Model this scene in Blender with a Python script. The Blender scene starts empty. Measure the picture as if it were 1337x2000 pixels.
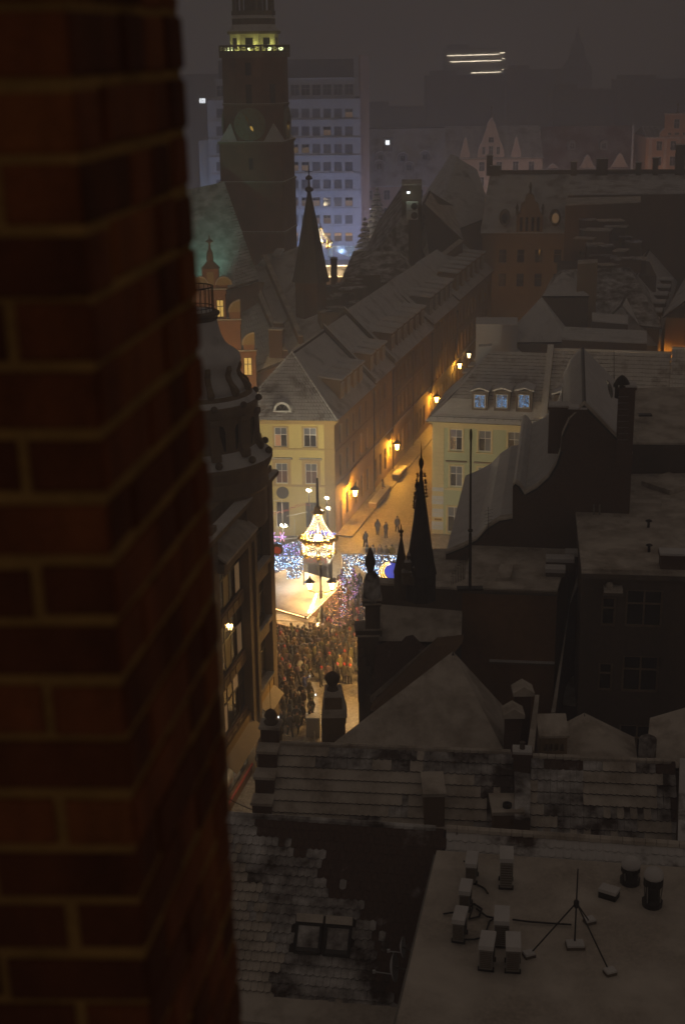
import bpy, math, random
from mathutils import Vector, Matrix, noise
rnd = random.Random(11)
SC = bpy.context.scene
COL = SC.collection
R = math.radians
# ------------------------------------------------------------------ camera
CAM_H, PITCH, ROLL, FPX = 46.0, R(18.0), R(-0.75), 2778.0
cd = bpy.data.cameras.new('camera'); cam = bpy.data.objects.new('camera', cd); COL.objects.link(cam)
cd.sensor_fit = 'VERTICAL'; cd.sensor_height = 36.0; cd.sensor_width = 24.0; cd.lens = 36.0 * FPX / 2000.0
cd.clip_start = 0.05; cd.clip_end = 3000
cd.dof.use_dof = True; cd.dof.focus_distance = 125.0; cd.dof.aperture_fstop = 3.1
CM = Matrix.Rotation(math.pi / 2 - PITCH, 3, 'X') @ Matrix.Rotation(ROLL, 3, 'Z')
cam.matrix_world = Matrix.Translation((0, 0, CAM_H)) @ CM.to_4x4()
SC.camera = cam
# ------------------------------------------------------------------ night sky (lamp-lit overcast)
w = bpy.data.worlds.new('World'); SC.world = w; w.use_nodes = True
nt = w.node_tree; nt.nodes.clear()
wo = nt.nodes.new('ShaderNodeOutputWorld'); bg = nt.nodes.new('ShaderNodeBackground')
sky = nt.nodes.new('ShaderNodeTexSky'); sky.sky_type = 'NISHITA'; sky.sun_disc = False
sky.sun_elevation = R(-6); sky.sun_rotation = R(200)
mixc = nt.nodes.new('ShaderNodeMix'); mixc.data_type = 'RGBA'; mixc.blend_type = 'ADD'
mixc.inputs[0].default_value = 0.02
mixc.inputs[6].default_value = (0.0615, 0.0475, 0.0365, 1)
nt.links.new(sky.outputs[0], mixc.inputs[7]); nt.links.new(mixc.outputs[2], bg.inputs[0])
bg.inputs[1].default_value = 1.0
nt.links.new(bg.outputs[0], wo.inputs[0])
SC.view_settings.view_transform = 'Standard'; SC.view_settings.look = 'None'
SC.view_settings.exposure = 0.0; SC.view_settings.gamma = 1.0
cy = SC.cycles
cy.use_denoising = True
cy.max_bounces = 5; cy.diffuse_bounces = 3; cy.glossy_bounces = 3; cy.transmission_bounces = 3
cy.volume_bounces = 1; cy.transparent_max_bounces = 8
cy.sample_clamp_indirect = 3.0; cy.sample_clamp_direct = 0.0
cy.caustics_reflective = False; cy.caustics_refractive = False
try: cy.denoiser = 'OPENIMAGEDENOISE'; cy.use_light_tree = True
except Exception: pass
# ------------------------------------------------------------------ photo-to-place helpers
O = Vector((0, 0, CAM_H))
def ray(px, py): return CM @ Vector(((px - 668.5) / FPX, (1000 - py) / FPX, -1.0))
def G(px, py, z=0.0):
    d = ray(px, py); return O + d * ((z - CAM_H) / d.z)
def V(px, py, Y):
    d = ray(px, py); return O + d * (Y / d.y)
def Zat(py, x, y):
    a = CM.transposed() @ Vector((x, y, -CAM_H)); b = CM.transposed() @ Vector((0, 0, 1)); k = (1000 - py) / FPX
    return (-k * a.z - a.y) / (b.y + k * b.z)
class Fr:
    """vertical plane of a facade from A to B (A to the viewer's left); d is depth inward"""
    def __init__(s, A, B):
        s.A = Vector((A[0], A[1])); s.B = Vector((B[0], B[1])); v = s.B - s.A
        s.L = v.length; s.u = v / s.L; s.n = Vector((-s.u.y, s.u.x)); s.ang = math.atan2(s.u.y, s.u.x)
    def P(s, a, d, z):
        q = s.A + s.u * a + s.n * d; return Vector((q.x, q.y, z))
    def M(s, a, d, z): return Matrix.Translation(s.P(a, d, z)) @ Matrix.Rotation(s.ang, 4, 'Z')
    def hit(s, px, py):
        d = ray(px, py); d2 = Vector((d.x, d.y)); t = s.A.dot(s.n) / d2.dot(s.n); p = O + d * t
        return (Vector((p.x, p.y)) - s.A).dot(s.u), p.z
    def loc(s, p):
        q = Vector((p[0], p[1])) - s.A; return q.dot(s.u), q.dot(s.n)
# ------------------------------------------------------------------ mesh builder
class MB:
    def __init__(s): s.v = []; s.f = []; s.m = []
    def add(s, vs, fs, mi=0):
        k = len(s.v); s.v += [tuple(p) for p in vs]
        for f in fs: s.f.append(tuple(i + k for i in f)); s.m.append(mi)
        return s
    def poly(s, pts, mi=0): return s.add(pts, [tuple(range(len(pts)))], mi)
    def hexa(s, b, t, mi=0):
        return s.add(list(b) + list(t), [(3, 2, 1, 0), (4, 5, 6, 7), (0, 1, 5, 4), (1, 2, 6, 5), (2, 3, 7, 6), (3, 0, 4, 7)], mi)
    def box(s, a0, d0, z0, a1, d1, z1, fr=None, mi=0):
        q = [(a0, d0), (a1, d0), (a1, d1), (a0, d1)]
        if fr: return s.hexa([fr.P(a, d, z0) for a, d in q], [fr.P(a, d, z1) for a, d in q], mi)
        return s.hexa([(a, d, z0) for a, d in q], [(a, d, z1) for a, d in q], mi)
    def cbox(s, c, sx, sy, sz, ang=0.0, mi=0):
        ca, sa = math.cos(ang), math.sin(ang); o = []
        for dz in (0, sz):
            for dx, dy in ((-.5, -.5), (.5, -.5), (.5, .5), (-.5, .5)):
                x, y = dx * sx, dy * sy; o.append((c[0] + x * ca - y * sa, c[1] + x * sa + y * ca, c[2] + dz))
        return s.hexa(o[:4], o[4:], mi)
    def prism(s, pts, z0, z1, mi=0, mt=None):
        n = len(pts); k = len(s.v)
        z0s = z0 if isinstance(z0, (list, tuple)) else [z0] * n; z1s = z1 if isinstance(z1, (list, tuple)) else [z1] * n
        s.v += [(p[0], p[1], z) for p, z in zip(pts, z0s)] + [(p[0], p[1], z) for p, z in zip(pts, z1s)]
        s.f.append(tuple(k + i for i in reversed(range(n)))); s.m.append(mi)
        s.f.append(tuple(k + n + i for i in range(n))); s.m.append(mi if mt is None else mt)
        for i in range(n):
            j = (i + 1) % n; s.f.append((k + i, k + j, k + n + j, k + n + i)); s.m.append(mi)
        return s
    def extr(s, pts, vec, mi=0, mcap=None):
        n = len(pts); vec = Vector(vec); k = len(s.v); p = [Vector(q) for q in pts]
        s.v += [tuple(q) for q in p] + [tuple(q + vec) for q in p]; mc = mi if mcap is None else mcap
        s.f.append(tuple(k + i for i in range(n))); s.m.append(mc)
        s.f.append(tuple(k + n + i for i in reversed(range(n)))); s.m.append(mc)
        for i in range(n):
            j = (i + 1) % n; s.f.append((k + j, k + i, k + n + i, k + n + j)); s.m.append(mi)
        return s
    def tube(s, p0, p1, r0, r1=None, n=6, mi=0):
        p0, p1 = Vector(p0), Vector(p1); r1 = r0 if r1 is None else r1; ax = (p1 - p0)
        if ax.length < 1e-6: return s
        ax.normalize(); a = ax.orthogonal().normalized(); b = ax.cross(a); k = len(s.v)
        for p, r in ((p0, r0), (p1, r1)):
            for i in range(n):
                t = 2 * math.pi * i / n; s.v.append(tuple(p + (a * math.cos(t) + b * math.sin(t)) * r))
        for i in range(n):
            j = (i + 1) % n; s.f.append((k + i, k + j, k + n + j, k + n + i)); s.m.append(mi)
        s.f.append(tuple(k + i for i in reversed(range(n)))); s.m.append(mi)
        s.f.append(tuple(k + n + i for i in range(n))); s.m.append(mi)
        return s
    def path(s, pts, r, n=5, mi=0):
        for a, b in zip(pts[:-1], pts[1:]): s.tube(a, b, r, r, n, mi)
        return s
    def lathe(s, c, prof, n=12, mi=0, a0=0.0, a1=2 * math.pi, mis=None, ph=0.0):
        k = len(s.v); full = abs(a1 - a0 - 2 * math.pi) < 1e-6; cols = n if full else n + 1
        for r, z in prof:
            for i in range(cols):
                t = ph + a0 + (a1 - a0) * i / n; s.v.append((c[0] + r * math.cos(t), c[1] + r * math.sin(t), c[2] + z))
        for j in range(len(prof) - 1):
            for i in range(n):
                i2 = (i + 1) % cols
                s.f.append((k + j * cols + i, k + j * cols + i2, k + (j + 1) * cols + i2, k + (j + 1) * cols + i)); s.m.append(mis[j] if mis else mi)
        if full:
            if prof[0][0] > 1e-4: s.f.append(tuple(k + i for i in reversed(range(cols)))); s.m.append(mi)
            if prof[-1][0] > 1e-4: s.f.append(tuple(k + (len(prof) - 1) * cols + i for i in range(cols))); s.m.append(mis[-1] if mis else mi)
        return s
    def octa(s, c, r, mi=0):
        x, y, z = c
        return s.add([(x + r, y, z), (x - r, y, z), (x, y + r, z), (x, y - r, z), (x, y, z + r), (x, y, z - r)],
                     [(0, 2, 4), (2, 1, 4), (1, 3, 4), (3, 0, 4), (2, 0, 5), (1, 2, 5), (3, 1, 5), (0, 3, 5)], mi)
    def ball(s, c, r, n=10, m=6, mi=0, sz=1.0):
        return s.lathe(c, [(max(r * math.sin(math.pi * j / m), 1e-3), -r * sz * math.cos(math.pi * j / m)) for j in range(m + 1)], n, mi)
    def mesh(s, name, mats, off=(0, 0, 0), smooth=False):
        me = bpy.data.meshes.new(name); ox, oy, oz = off
        me.from_pydata([(x - ox, y - oy, z - oz) for x, y, z in s.v], [], s.f)
        mats = mats if isinstance(mats, (list, tuple)) else [mats]
        for m in mats: me.materials.append(MAT[m] if isinstance(m, str) else m)
        if len(mats) > 1: me.polygons.foreach_set('material_index', [min(i, len(mats) - 1) for i in s.m])
        if smooth: me.polygons.foreach_set('use_smooth', [True] * len(s.f))
        me.update(); return me
LOC = {}
def tag(o, label=None, cat=None, group=None, kind=None):
    if label: o['label'] = label
    if cat: o['category'] = cat
    if group: o['group'] = group
    if kind: o['kind'] = kind
    return o
def thing(name, label, cat, loc, group=None, kind=None):
    o = bpy.data.objects.new(name, None); COL.objects.link(o); o.empty_display_size = 0.1
    o.location = Vector(loc); LOC[o.name] = Vector(loc); return tag(o, label, cat, group, kind)
def root(p):
    while p.parent: p = p.parent
    return p
def mk(name, b, mats, parent=None, smooth=False, **k):
    """a mesh built in world coordinates, as a part of parent (or a top-level object when loc is given)"""
    if parent is not None: off = LOC[root(parent).name]
    else: off = k.pop('loc', (0, 0, 0))
    me = b.mesh(name, mats, off, smooth); o = bpy.data.objects.new(name, me); COL.objects.link(o)
    if parent is not None: o.parent = parent
    else: o.location = Vector(off); LOC[o.name] = Vector(off)
    return tag(o, **k)
def place(name, me, parent, M=None):
    """shared mesh data placed with a world matrix M under a thing, or unmoved under a part"""
    o = bpy.data.objects.new(name, me); COL.objects.link(o); o.parent = parent
    if M is not None: o.matrix_basis = Matrix.Translation(-LOC[root(parent).name]) @ M
    return o
def lamp(name, loc, power, color, radius, parent, spot=None):
    l = bpy.data.lights.new(name, 'SPOT' if spot else 'POINT'); l.energy = power; l.color = color; l.shadow_soft_size = radius
    o = bpy.data.objects.new(name, l); COL.objects.link(o); o.parent = parent
    o.location = Vector(loc) - LOC[root(parent).name]
    if spot:
        o.rotation_euler = (Vector(spot[0]) - Vector(loc)).to_track_quat('-Z', 'Y').to_euler(); l.spot_size = R(spot[1]); l.spot_blend = 0.6
    return o
# ------------------------------------------------------------------ materials
MAT = {}
def nodes(name):
    m = bpy.data.materials.new(name); m.use_nodes = True; MAT[name] = m
    return m, m.node_tree, m.node_tree.nodes['Principled BSDF']
def pos(nt, scale=(1, 1, 1)):
    g = nt.nodes.new('ShaderNodeNewGeometry'); mp = nt.nodes.new('ShaderNodeMapping'); mp.inputs[3].default_value = scale
    nt.links.new(g.outputs['Position'], mp.inputs[0]); return mp.outputs[0]
def nz(nt, vec, scale, detail=4, rough=.55):
    n = nt.nodes.new('ShaderNodeTexNoise'); n.inputs['Scale'].default_value = scale; n.inputs['Detail'].default_value = detail
    n.inputs['Roughness'].default_value = rough; nt.links.new(vec, n.inputs['Vector']); return n.outputs[0]
def ramp(nt, fac, stops):
    r = nt.nodes.new('ShaderNodeValToRGB'); e = r.color_ramp.elements
    while len(e) < len(stops): e.new(0.5)
    for q, (p, c) in zip(e, stops): q.position = p; q.color = (*c, 1) if len(c) == 3 else c
    nt.links.new(fac, r.inputs[0]); return r.outputs[0]
def mixn(nt, fac, a, b, mode='MIX'):
    m = nt.nodes.new('ShaderNodeMix'); m.data_type = 'RGBA'; m.blend_type = mode
    for sock, v in ((m.inputs[0], fac), (m.inputs[6], a), (m.inputs[7], b)):
        if isinstance(v, (int, float)): sock.default_value = v
        elif isinstance(v, tuple): sock.default_value = (*v, 1) if len(v) == 3 else v
        else: nt.links.new(v, sock)
    return m.outputs[2]
def bump(nt, bs, h, strength=.3, dist=.05):
    b = nt.nodes.new('ShaderNodeBump'); b.inputs['Strength'].default_value = strength; b.inputs['Distance'].default_value = dist
    nt.links.new(h, b.inputs['Height']); nt.links.new(b.outputs[0], bs.inputs['Normal'])
def plain(name, col, rough=.7, metal=0.0, var=.25, scale=.8, bmp=.15):
    """even colour with dirt mottling and streaks"""
    m, nt, bs = nodes(name); p = pos(nt, (1, 1, .35)); n1 = nz(nt, p, scale, 5); n2 = nz(nt, pos(nt), scale * 9, 3)
    d = tuple(c * (1 - var) for c in col); l = tuple(min(1, c * (1 + var * .5)) for c in col)
    c = ramp(nt, n1, [(.3, d), (.7, l)]); c = mixn(nt, .25, c, ramp(nt, n2, [(.3, d), (.7, l)]))
    nt.links.new(c, bs.inputs['Base Color']); bs.inputs['Roughness'].default_value = rough; bs.inputs['Metallic'].default_value = metal
    bump(nt, bs, n2, bmp, .03); return m
def snowy(name, under, lo, hi, scale=.5, stretch=(1, 1, 1), snow=(.74, .74, .75)):
    """snow lying in drifts over a darker covering; lo/hi set how much shows through"""
    m, nt, bs = nodes(name); p = pos(nt, stretch); n1 = nz(nt, p, scale, 6, .62); n2 = nz(nt, pos(nt), 9, 4)
    f = ramp(nt, n1, [(lo, (0, 0, 0)), (hi, (1, 1, 1))])
    u = ramp(nt, n2, [(.3, tuple(c * .7 for c in under)), (.7, tuple(c * 1.3 for c in under))])
    s = ramp(nt, nz(nt, pos(nt), 1.1, 4), [(.3, tuple(c * .84 for c in snow)), (.7, snow)])
    nt.links.new(mixn(nt, f, u, s), bs.inputs['Base Color']); bs.inputs['Roughness'].default_value = .75
    bump(nt, bs, nz(nt, pos(nt), 1.7, 6, .6), .35, .12); return m
def emit(name, col, strength):
    m, nt, bs = nodes(name); bs.inputs['Base Color'].default_value = (*[c * .5 for c in col], 1)
    bs.inputs['Emission Color'].default_value = (*col, 1); bs.inputs['Emission Strength'].default_value = strength; return m
def brickmat(name, c1, c2, mortar, sx, frame_ang=0.0):
    m, nt, bs = nodes(name); g = nt.nodes.new('ShaderNodeNewGeometry'); sp = nt.nodes.new('ShaderNodeSeparateXYZ'); nt.links.new(g.outputs['Position'], sp.inputs[0])
    ad = nt.nodes.new('ShaderNodeMath'); ad.operation = 'ADD'; nt.links.new(sp.outputs[0], ad.inputs[0]); nt.links.new(sp.outputs[1], ad.inputs[1])
    cb = nt.nodes.new('ShaderNodeCombineXYZ'); nt.links.new(ad.outputs[0], cb.inputs[0]); nt.links.new(sp.outputs[2], cb.inputs[1])
    b = nt.nodes.new('ShaderNodeTexBrick'); b.inputs['Scale'].default_value = sx; b.inputs['Color1'].default_value = (*c1, 1); b.inputs['Color2'].default_value = (*c2, 1)
    b.inputs['Mortar'].default_value = (*mortar, 1); b.inputs['Mortar Size'].default_value = .02; nt.links.new(cb.outputs[0], b.inputs['Vector'])
    n = nz(nt, pos(nt), .6, 5); c = mixn(nt, .55, b.outputs[0], ramp(nt, n, [(.3, tuple(k * .45 for k in c1)), (.7, c2)]))
    nt.links.new(c, bs.inputs['Base Color']); bs.inputs['Roughness'].default_value = .85; bump(nt, bs, b.outputs[1], .3, .02); return m

snowy('snow', (.5, .5, .5), .05, .2, .4)
snowy('snow_slab', (.30, .25, .20), .30, .58, .7, snow=(.70, .65, .58))  # warm lamp tint mixed into the snow colour
snowy('snow_tile', (.07, .040, .028), .34, .47, .55, (1, 1, 1))
snowy('snow_tile_far', (.12, .075, .055), .26, .50, .30)
snowy('snow_metal', (.16, .16, .155), .24, .46, .35)
snowy('snow_thin', (.055, .035, .025), .40, .66, .8)
snowy('bare_tile', (.085, .046, .030), .60, .95, .9)
snowy('green_roof', (.16, .20, .17), .30, .62, .6)
plain('tile_edge', (.045, .027, .018), .85, var=.5, scale=3)
plain('yellow_plaster', (.70, .58, .22), .85, var=.14, scale=.5)
plain('yellow_trim', (.50, .35, .14), .85, var=.18)
plain('ochre_plaster', (.40, .29, .16), .9, var=.22, scale=.4)
plain('ochre_trim', (.34, .24, .13), .9, var=.22)
plain('brown_plaster', (.22, .145, .085), .95, var=.35, scale=.35)
plain('rust_plaster', (.30, .165, .075), .95, var=.45, scale=.3)
plain('green_plaster', (.46, .50, .32), .9, var=.14, scale=.5)
plain('cream_plaster', (.68, .57, .30), .9, var=.16, scale=.5)
plain('pink_plaster', (.60, .46, .39), .9, var=.2)
plain('orange_plaster', (.55, .30, .17), .9, var=.2)
plain('white_wall', (.60, .62, .66), .85, var=.15, scale=.2)
plain('grey_wall', (.25, .24, .23), .9, var=.3, scale=.3)
plain('dark_wall', (.125, .09, .062), .95, var=.45, scale=.35)
plain('stone', (.26, .195, .125), .9, var=.4, scale=.7, bmp=.35)
plain('stone_dark', (.165, .13, .095), .92, var=.45, scale=1.2, bmp=.4)
plain('white_paint', (.72, .72, .70), .5, var=.1)
plain('dark_paint', (.05, .042, .035), .55, var=.3)
plain('dark_metal', (.03, .028, .026), .45, .6, var=.3)
plain('grey_metal', (.30, .29, .27), .5, .5, var=.25)
plain('copper', (.16, .21, .17), .6, .3, var=.35, scale=1.5)
plain('slate', (.045, .043, .044), .7, var=.5, scale=2.5, bmp=.5)
plain('gold', (.75, .48, .08), .25, .9, var=.1)
plain('blue_foil', (.05, .07, .55), .3, .6, var=.15)
plain('skin', (.55, .34, .24), .6, var=.1)
plain('wood', (.22, .12, .055), .75, var=.35, scale=1.5)
plain('canvas', (.72, .62, .48), .85, var=.12)
plain('awning', (.34, .22, .15), .85, var=.15)
plain('red_board', (.45, .05, .03), .6, var=.15)
plain('blind', (.55, .47, .30), .8, var=.1)
plain('bark', (.09, .06, .04), .95, var=.4)
plain('trousers', (.035, .036, .042), .9, var=.3)
brickmat('town_brick', (.30, .13, .065), (.40, .19, .09), (.36, .29, .2), 3.4)
brickmat('tower_brick', (.20, .10, .06), (.27, .135, .08), (.2, .16, .11), 2.2)
brickmat('dark_brick', (.16, .085, .05), (.10, .055, .035), (.18, .13, .085), 3.0)
# window glass: dark rooms behind, glossy enough to mirror the market lights
m, nt, bs = nodes('glass'); bs.inputs['Base Color'].default_value = (.018, .017, .016, 1); bs.inputs['Roughness'].default_value = .06; bs.inputs['Specular IOR Level'].default_value = .8
m, nt, bs = nodes('glass_blue_sheen'); bs.inputs['Base Color'].default_value = (.13, .145, .18, 1); bs.inputs['Roughness'].default_value = .12; bs.inputs['Specular IOR Level'].default_value = .7  # slight bluish reflection put into the pane colour
m, nt, bs = nodes('shop_glass'); bs.inputs['Base Color'].default_value = (.035, .033, .03, 1); bs.inputs['Roughness'].default_value = .03; bs.inputs['Specular IOR Level'].default_value = 1.0
m, nt, bs = nodes('coat'); oi = nt.nodes.new('ShaderNodeObjectInfo'); nt.links.new(oi.outputs['Color'], bs.inputs['Base Color']); bs.inputs['Roughness'].default_value = .85
def glowglass(name, col, strength, thru=.8):
    """lantern glass: glows, and lets the lamp inside shine out"""
    m = bpy.data.materials.new(name); m.use_nodes = True; MAT[name] = m; nt = m.node_tree; nt.nodes.clear()
    o = nt.nodes.new('ShaderNodeOutputMaterial'); e = nt.nodes.new('ShaderNodeEmission'); t = nt.nodes.new('ShaderNodeBsdfTransparent'); x = nt.nodes.new('ShaderNodeMixShader')
    e.inputs[0].default_value = (*col, 1); e.inputs[1].default_value = strength; x.inputs[0].default_value = 1 - thru
    nt.links.new(t.outputs[0], x.inputs[1]); nt.links.new(e.outputs[0], x.inputs[2]); nt.links.new(x.outputs[0], o.inputs[0]); return m
emit('lit_yellow', (1.0, .66, .16), .62); emit('lit_warm', (1.0, .55, .18), .5); emit('lit_orange', (1.0, .45, .06), .9)
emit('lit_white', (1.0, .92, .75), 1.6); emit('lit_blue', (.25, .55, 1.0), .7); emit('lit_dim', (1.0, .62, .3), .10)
emit('bulb_warm', (1.0, .66, .28), 9); emit('bulb_white', (1.0, .84, .58), 8); emit('bulb_blue', (.16, .42, 1.0), 8); emit('bulb_ice', (.50, .75, 1.0), 8)
emit('bulb_violet', (.62, .35, 1.0), 6); emit('bulb_pink', (1.0, .35, .45), 4); emit('bulb_gold', (1.0, .55, .12), 6)
glowglass('sodium', (1.0, .50, .07), 160); glowglass('lantern_glow', (1.0, .62, .22), 120); emit('gallery_glow', (.85, .95, .45), 6); emit('flood_teal', (.35, 1.0, .75), 6)
emit('strip_light', (1.0, .86, .62), 9); emit('phone', (.8, .9, 1.0), 4); emit('star_light', (.9, .95, 1.0), 3)
# trodden snow over setts
m, nt, bs = nodes('trodden'); p = pos(nt)
vo = nt.nodes.new('ShaderNodeTexVoronoi'); vo.feature = 'DISTANCE_TO_EDGE'; vo.inputs['Scale'].default_value = 3.2; nt.links.new(p, vo.inputs['Vector'])
a = ramp(nt, nz(nt, p, .22, 6, .65), [(.34, (.13, .10, .075)), (.62, (.46, .42, .37))]); b2 = ramp(nt, nz(nt, p, 2.4, 5, .7), [(.35, (.10, .08, .06)), (.66, (.52, .48, .43))])
c = mixn(nt, .55, a, b2); c = mixn(nt, ramp(nt, vo.outputs[0], [(.02, (.55, .55, .55)), (.12, (0, 0, 0))]), c, (.06, .05, .04))
nt.links.new(c, bs.inputs['Base Color']); bs.inputs['Roughness'].default_value = .5; bump(nt, bs, nz(nt, p, 3, 6, .7), .6, .1)
# ------------------------------------------------------------------ facade pieces
WCACHE = {}
def win_mesh(w, h, bars=(1, 1), fw=.07, frame='white_paint', glass='glass', d=.09):
    """frame and one mesh for each pane; local x along, y inward, z up from the sill"""
    key = (round(w, 2), round(h, 2), bars, frame, glass if isinstance(glass, str) else tuple(glass))
    if key in WCACHE: return WCACHE[key]
    b = MB(); x0, x1 = -w / 2, w / 2
    b.box(x0, 0, 0, x1, d, fw).box(x0, 0, h - fw, x1, d, h).box(x0, 0, fw, x0 + fw, d, h - fw).box(x1 - fw, 0, fw, x1, d, h - fw)
    nx, ny = bars; zt = h * (.62 if ny else 0)
    xs = [x0 + fw] + [x0 + w * (i + 1) / (nx + 1) for i in range(nx)] + [x1 - fw]
    zs = [fw, zt, h - fw] if ny else [fw, h - fw]
    hb = fw * .42
    for x in xs[1:-1]: b.box(x - hb, .012, fw, x + hb, d - .012, h - fw)
    for z in zs[1:-1]: b.box(x0 + fw, .006, z - hb, x1 - fw, d - .006, z + hb)
    panes = []
    gl = glass if isinstance(glass, (list, tuple)) else [glass]
    k = 0
    for i in range(len(xs) - 1):
        for j in range(len(zs) - 1):
            q = MB(); q.box(xs[i] + .004, .05, zs[j] + .004, xs[i + 1] - .004, .062, zs[j + 1] - .004); panes.append(q.mesh('pane', gl[k % len(gl)])); k += 1
    WCACHE[key] = (b.mesh('window', frame), panes); return WCACHE[key]
def window(par, fr, s, z, w, h, d=.10, panes=True, name='window', label=None, **k):
    wm = win_mesh(w, h, **k); o = place(name, wm[0], par, fr.M(s, d, z))
    if label: o['label'] = label
    for p in wm[1]: place('pane', p, o)
    return o
def facade(b, fr, s0, s1, z0, z1, holes, thick=.3, mi=0, d0=0.0):
    """a wall panel with rectangular openings (s, z, w, h) and their reveals; s is the centre"""
    hs = [(s - w / 2, s + w / 2, z, z + h) for s, z, w, h in holes]
    xs = sorted({round(q, 4) for q in [s0, s1] + [e for h in hs for e in h[:2]] if s0 - 1e-6 <= q <= s1 + 1e-6})
    zs = sorted({round(q, 4) for q in [z0, z1] + [e for h in hs for e in h[2:]] if z0 - 1e-6 <= q <= z1 + 1e-6})
    def hole(x, z): return any(h[0] - 1e-4 < x < h[1] + 1e-4 and h[2] - 1e-4 < z < h[3] + 1e-4 for h in hs)
    for i in range(len(xs) - 1):
        j = 0
        while j < len(zs) - 1:
            xm = (xs[i] + xs[i + 1]) / 2
            if hole(xm, (zs[j] + zs[j + 1]) / 2): j += 1; continue
            k = j
            while k + 1 < len(zs) - 1 and not hole(xm, (zs[k + 1] + zs[k + 2]) / 2): k += 1
            P = fr.P; b.poly([P(xs[i], d0, zs[j]), P(xs[i + 1], d0, zs[j]), P(xs[i + 1], d0, zs[k + 1]), P(xs[i], d0, zs[k + 1])], mi); j = k + 1
    for x0, x1, a, c in hs:
        P = fr.P; t = d0 + thick
        b.poly([P(x0, d0, a), P(x0, d0, c), P(x0, t, c), P(x0, t, a)], mi); b.poly([P(x1, d0, c), P(x1, d0, a), P(x1, t, a), P(x1, t, c)], mi)
        b.poly([P(x0, d0, c), P(x1, d0, c), P(x1, t, c), P(x0, t, c)], mi); b.poly([P(x1, d0, a), P(x0, d0, a), P(x0, t, a), P(x1, t, a)], mi)
        b.poly([P(x0, t, a), P(x1, t, a), P(x1, t, c), P(x0, t, c)], mi)
    return b
def slab(b, pts, t=.22, mi=0, me=1):
    """a roof plane with thickness; pts counter-clockwise seen from above"""
    p = [Vector(q) for q in pts]; n = (p[1] - p[0]).cross(p[2] - p[0]).normalized()
    k = len(b.v); m = len(p); b.v += [tuple(q) for q in p] + [tuple(q - n * t) for q in p]
    b.f.append(tuple(k + i for i in range(m))); b.m.append(mi); b.f.append(tuple(k + m + i for i in reversed(range(m)))); b.m.append(me)
    for i in range(m):
        j = (i + 1) % m; b.f.append((k + j, k + i, k + m + i, k + m + j)); b.m.append(me)
    return b
def courses(b, e0, e1, r1, r0, rows, cols, lip=.05, mi=0, me=1, wob=.35, seed=0):
    """tile courses on the plane eave e0-e1, ridge r0-r1: every tile a tilted, round-nosed piece with a lip"""
    e0, e1, r0, r1 = map(Vector, (e0, e1, r0, r1)); n = (e1 - e0).cross(r0 - e0).normalized(); q = random.Random(seed)
    for j in range(rows):
        t0, t1 = j / rows, (j + 1.08) / rows; A0, B0 = e0.lerp(r0, t0), e1.lerp(r1, t0); A1, B1 = e0.lerp(r0, min(t1, 1)), e1.lerp(r1, min(t1, 1))
        L = (B0 - A0).length; nc = max(1, int(cols * L / max((e1 - e0).length, .01) + .5)); dn = (A0 - A1).normalized() * .04
        for i in range(nc):
            u0, u1 = i / nc, (i + 1) / nc; um = (u0 + u1) / 2; l = lip * (1 + wob * q.uniform(-.8, 1.2)); g = dn * q.uniform(.0, 1.6)
            a, m_, c = A0.lerp(B0, u0) + n * l * .55, A0.lerp(B0, um) + n * l * 1.15 + dn + g, A0.lerp(B0, u1) + n * l * .55
            d, e = A1.lerp(B1, u0) + n * .012, A1.lerp(B1, u1) + n * .012
            k = len(b.v); b.v += [tuple(x) for x in (a, m_, c, e, d, a - n * l * .6, m_ - n * l * 1.1, c - n * l * .6)]
            b.f += [(k, k + 1, k + 2, k + 3, k + 4), (k + 5, k + 6, k + 1, k), (k + 6, k + 7, k + 2, k + 1)]; b.m += [mi, me, me]
    return b
# ================================================================== SETTING
b = MB(); b.poly([(-600, -40, -.02), (600, -40, -.02), (600, 880, -.02), (-600, 880, -.02)])
mk('ground', b, 'trodden', kind='structure')
HD = R(15.5); US = Vector((math.sin(HD), math.cos(HD)))
C0 = G(655, 1048); c2 = Vector((C0.x, C0.y))
SIDE = Fr(c2, c2 + US * 104)
FA = math.atan2(-.82, 7.68); UF = Vector((math.cos(FA), math.sin(FA)))
FRONT = Fr(c2 - UF * 9.6, c2)
GC = G(843, 1042); g2 = Vector((GC.x, GC.y)); GA = R(-13)
UG = Vector((math.cos(GA), math.sin(GA))); GREEN = Fr(g2, g2 + UG * 11.2)
# pavements along the street
def pavement(name, fr, s0, s1, wdt, label=None):
    b = MB(); b.box(s0, -wdt, 0, s1, -.01, .12, fr); return mk(name, b, 'trodden', loc=fr.P(s0, 0, 0), kind='structure')
pavement('pavement', SIDE, .2, 100, 1.7)
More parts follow.
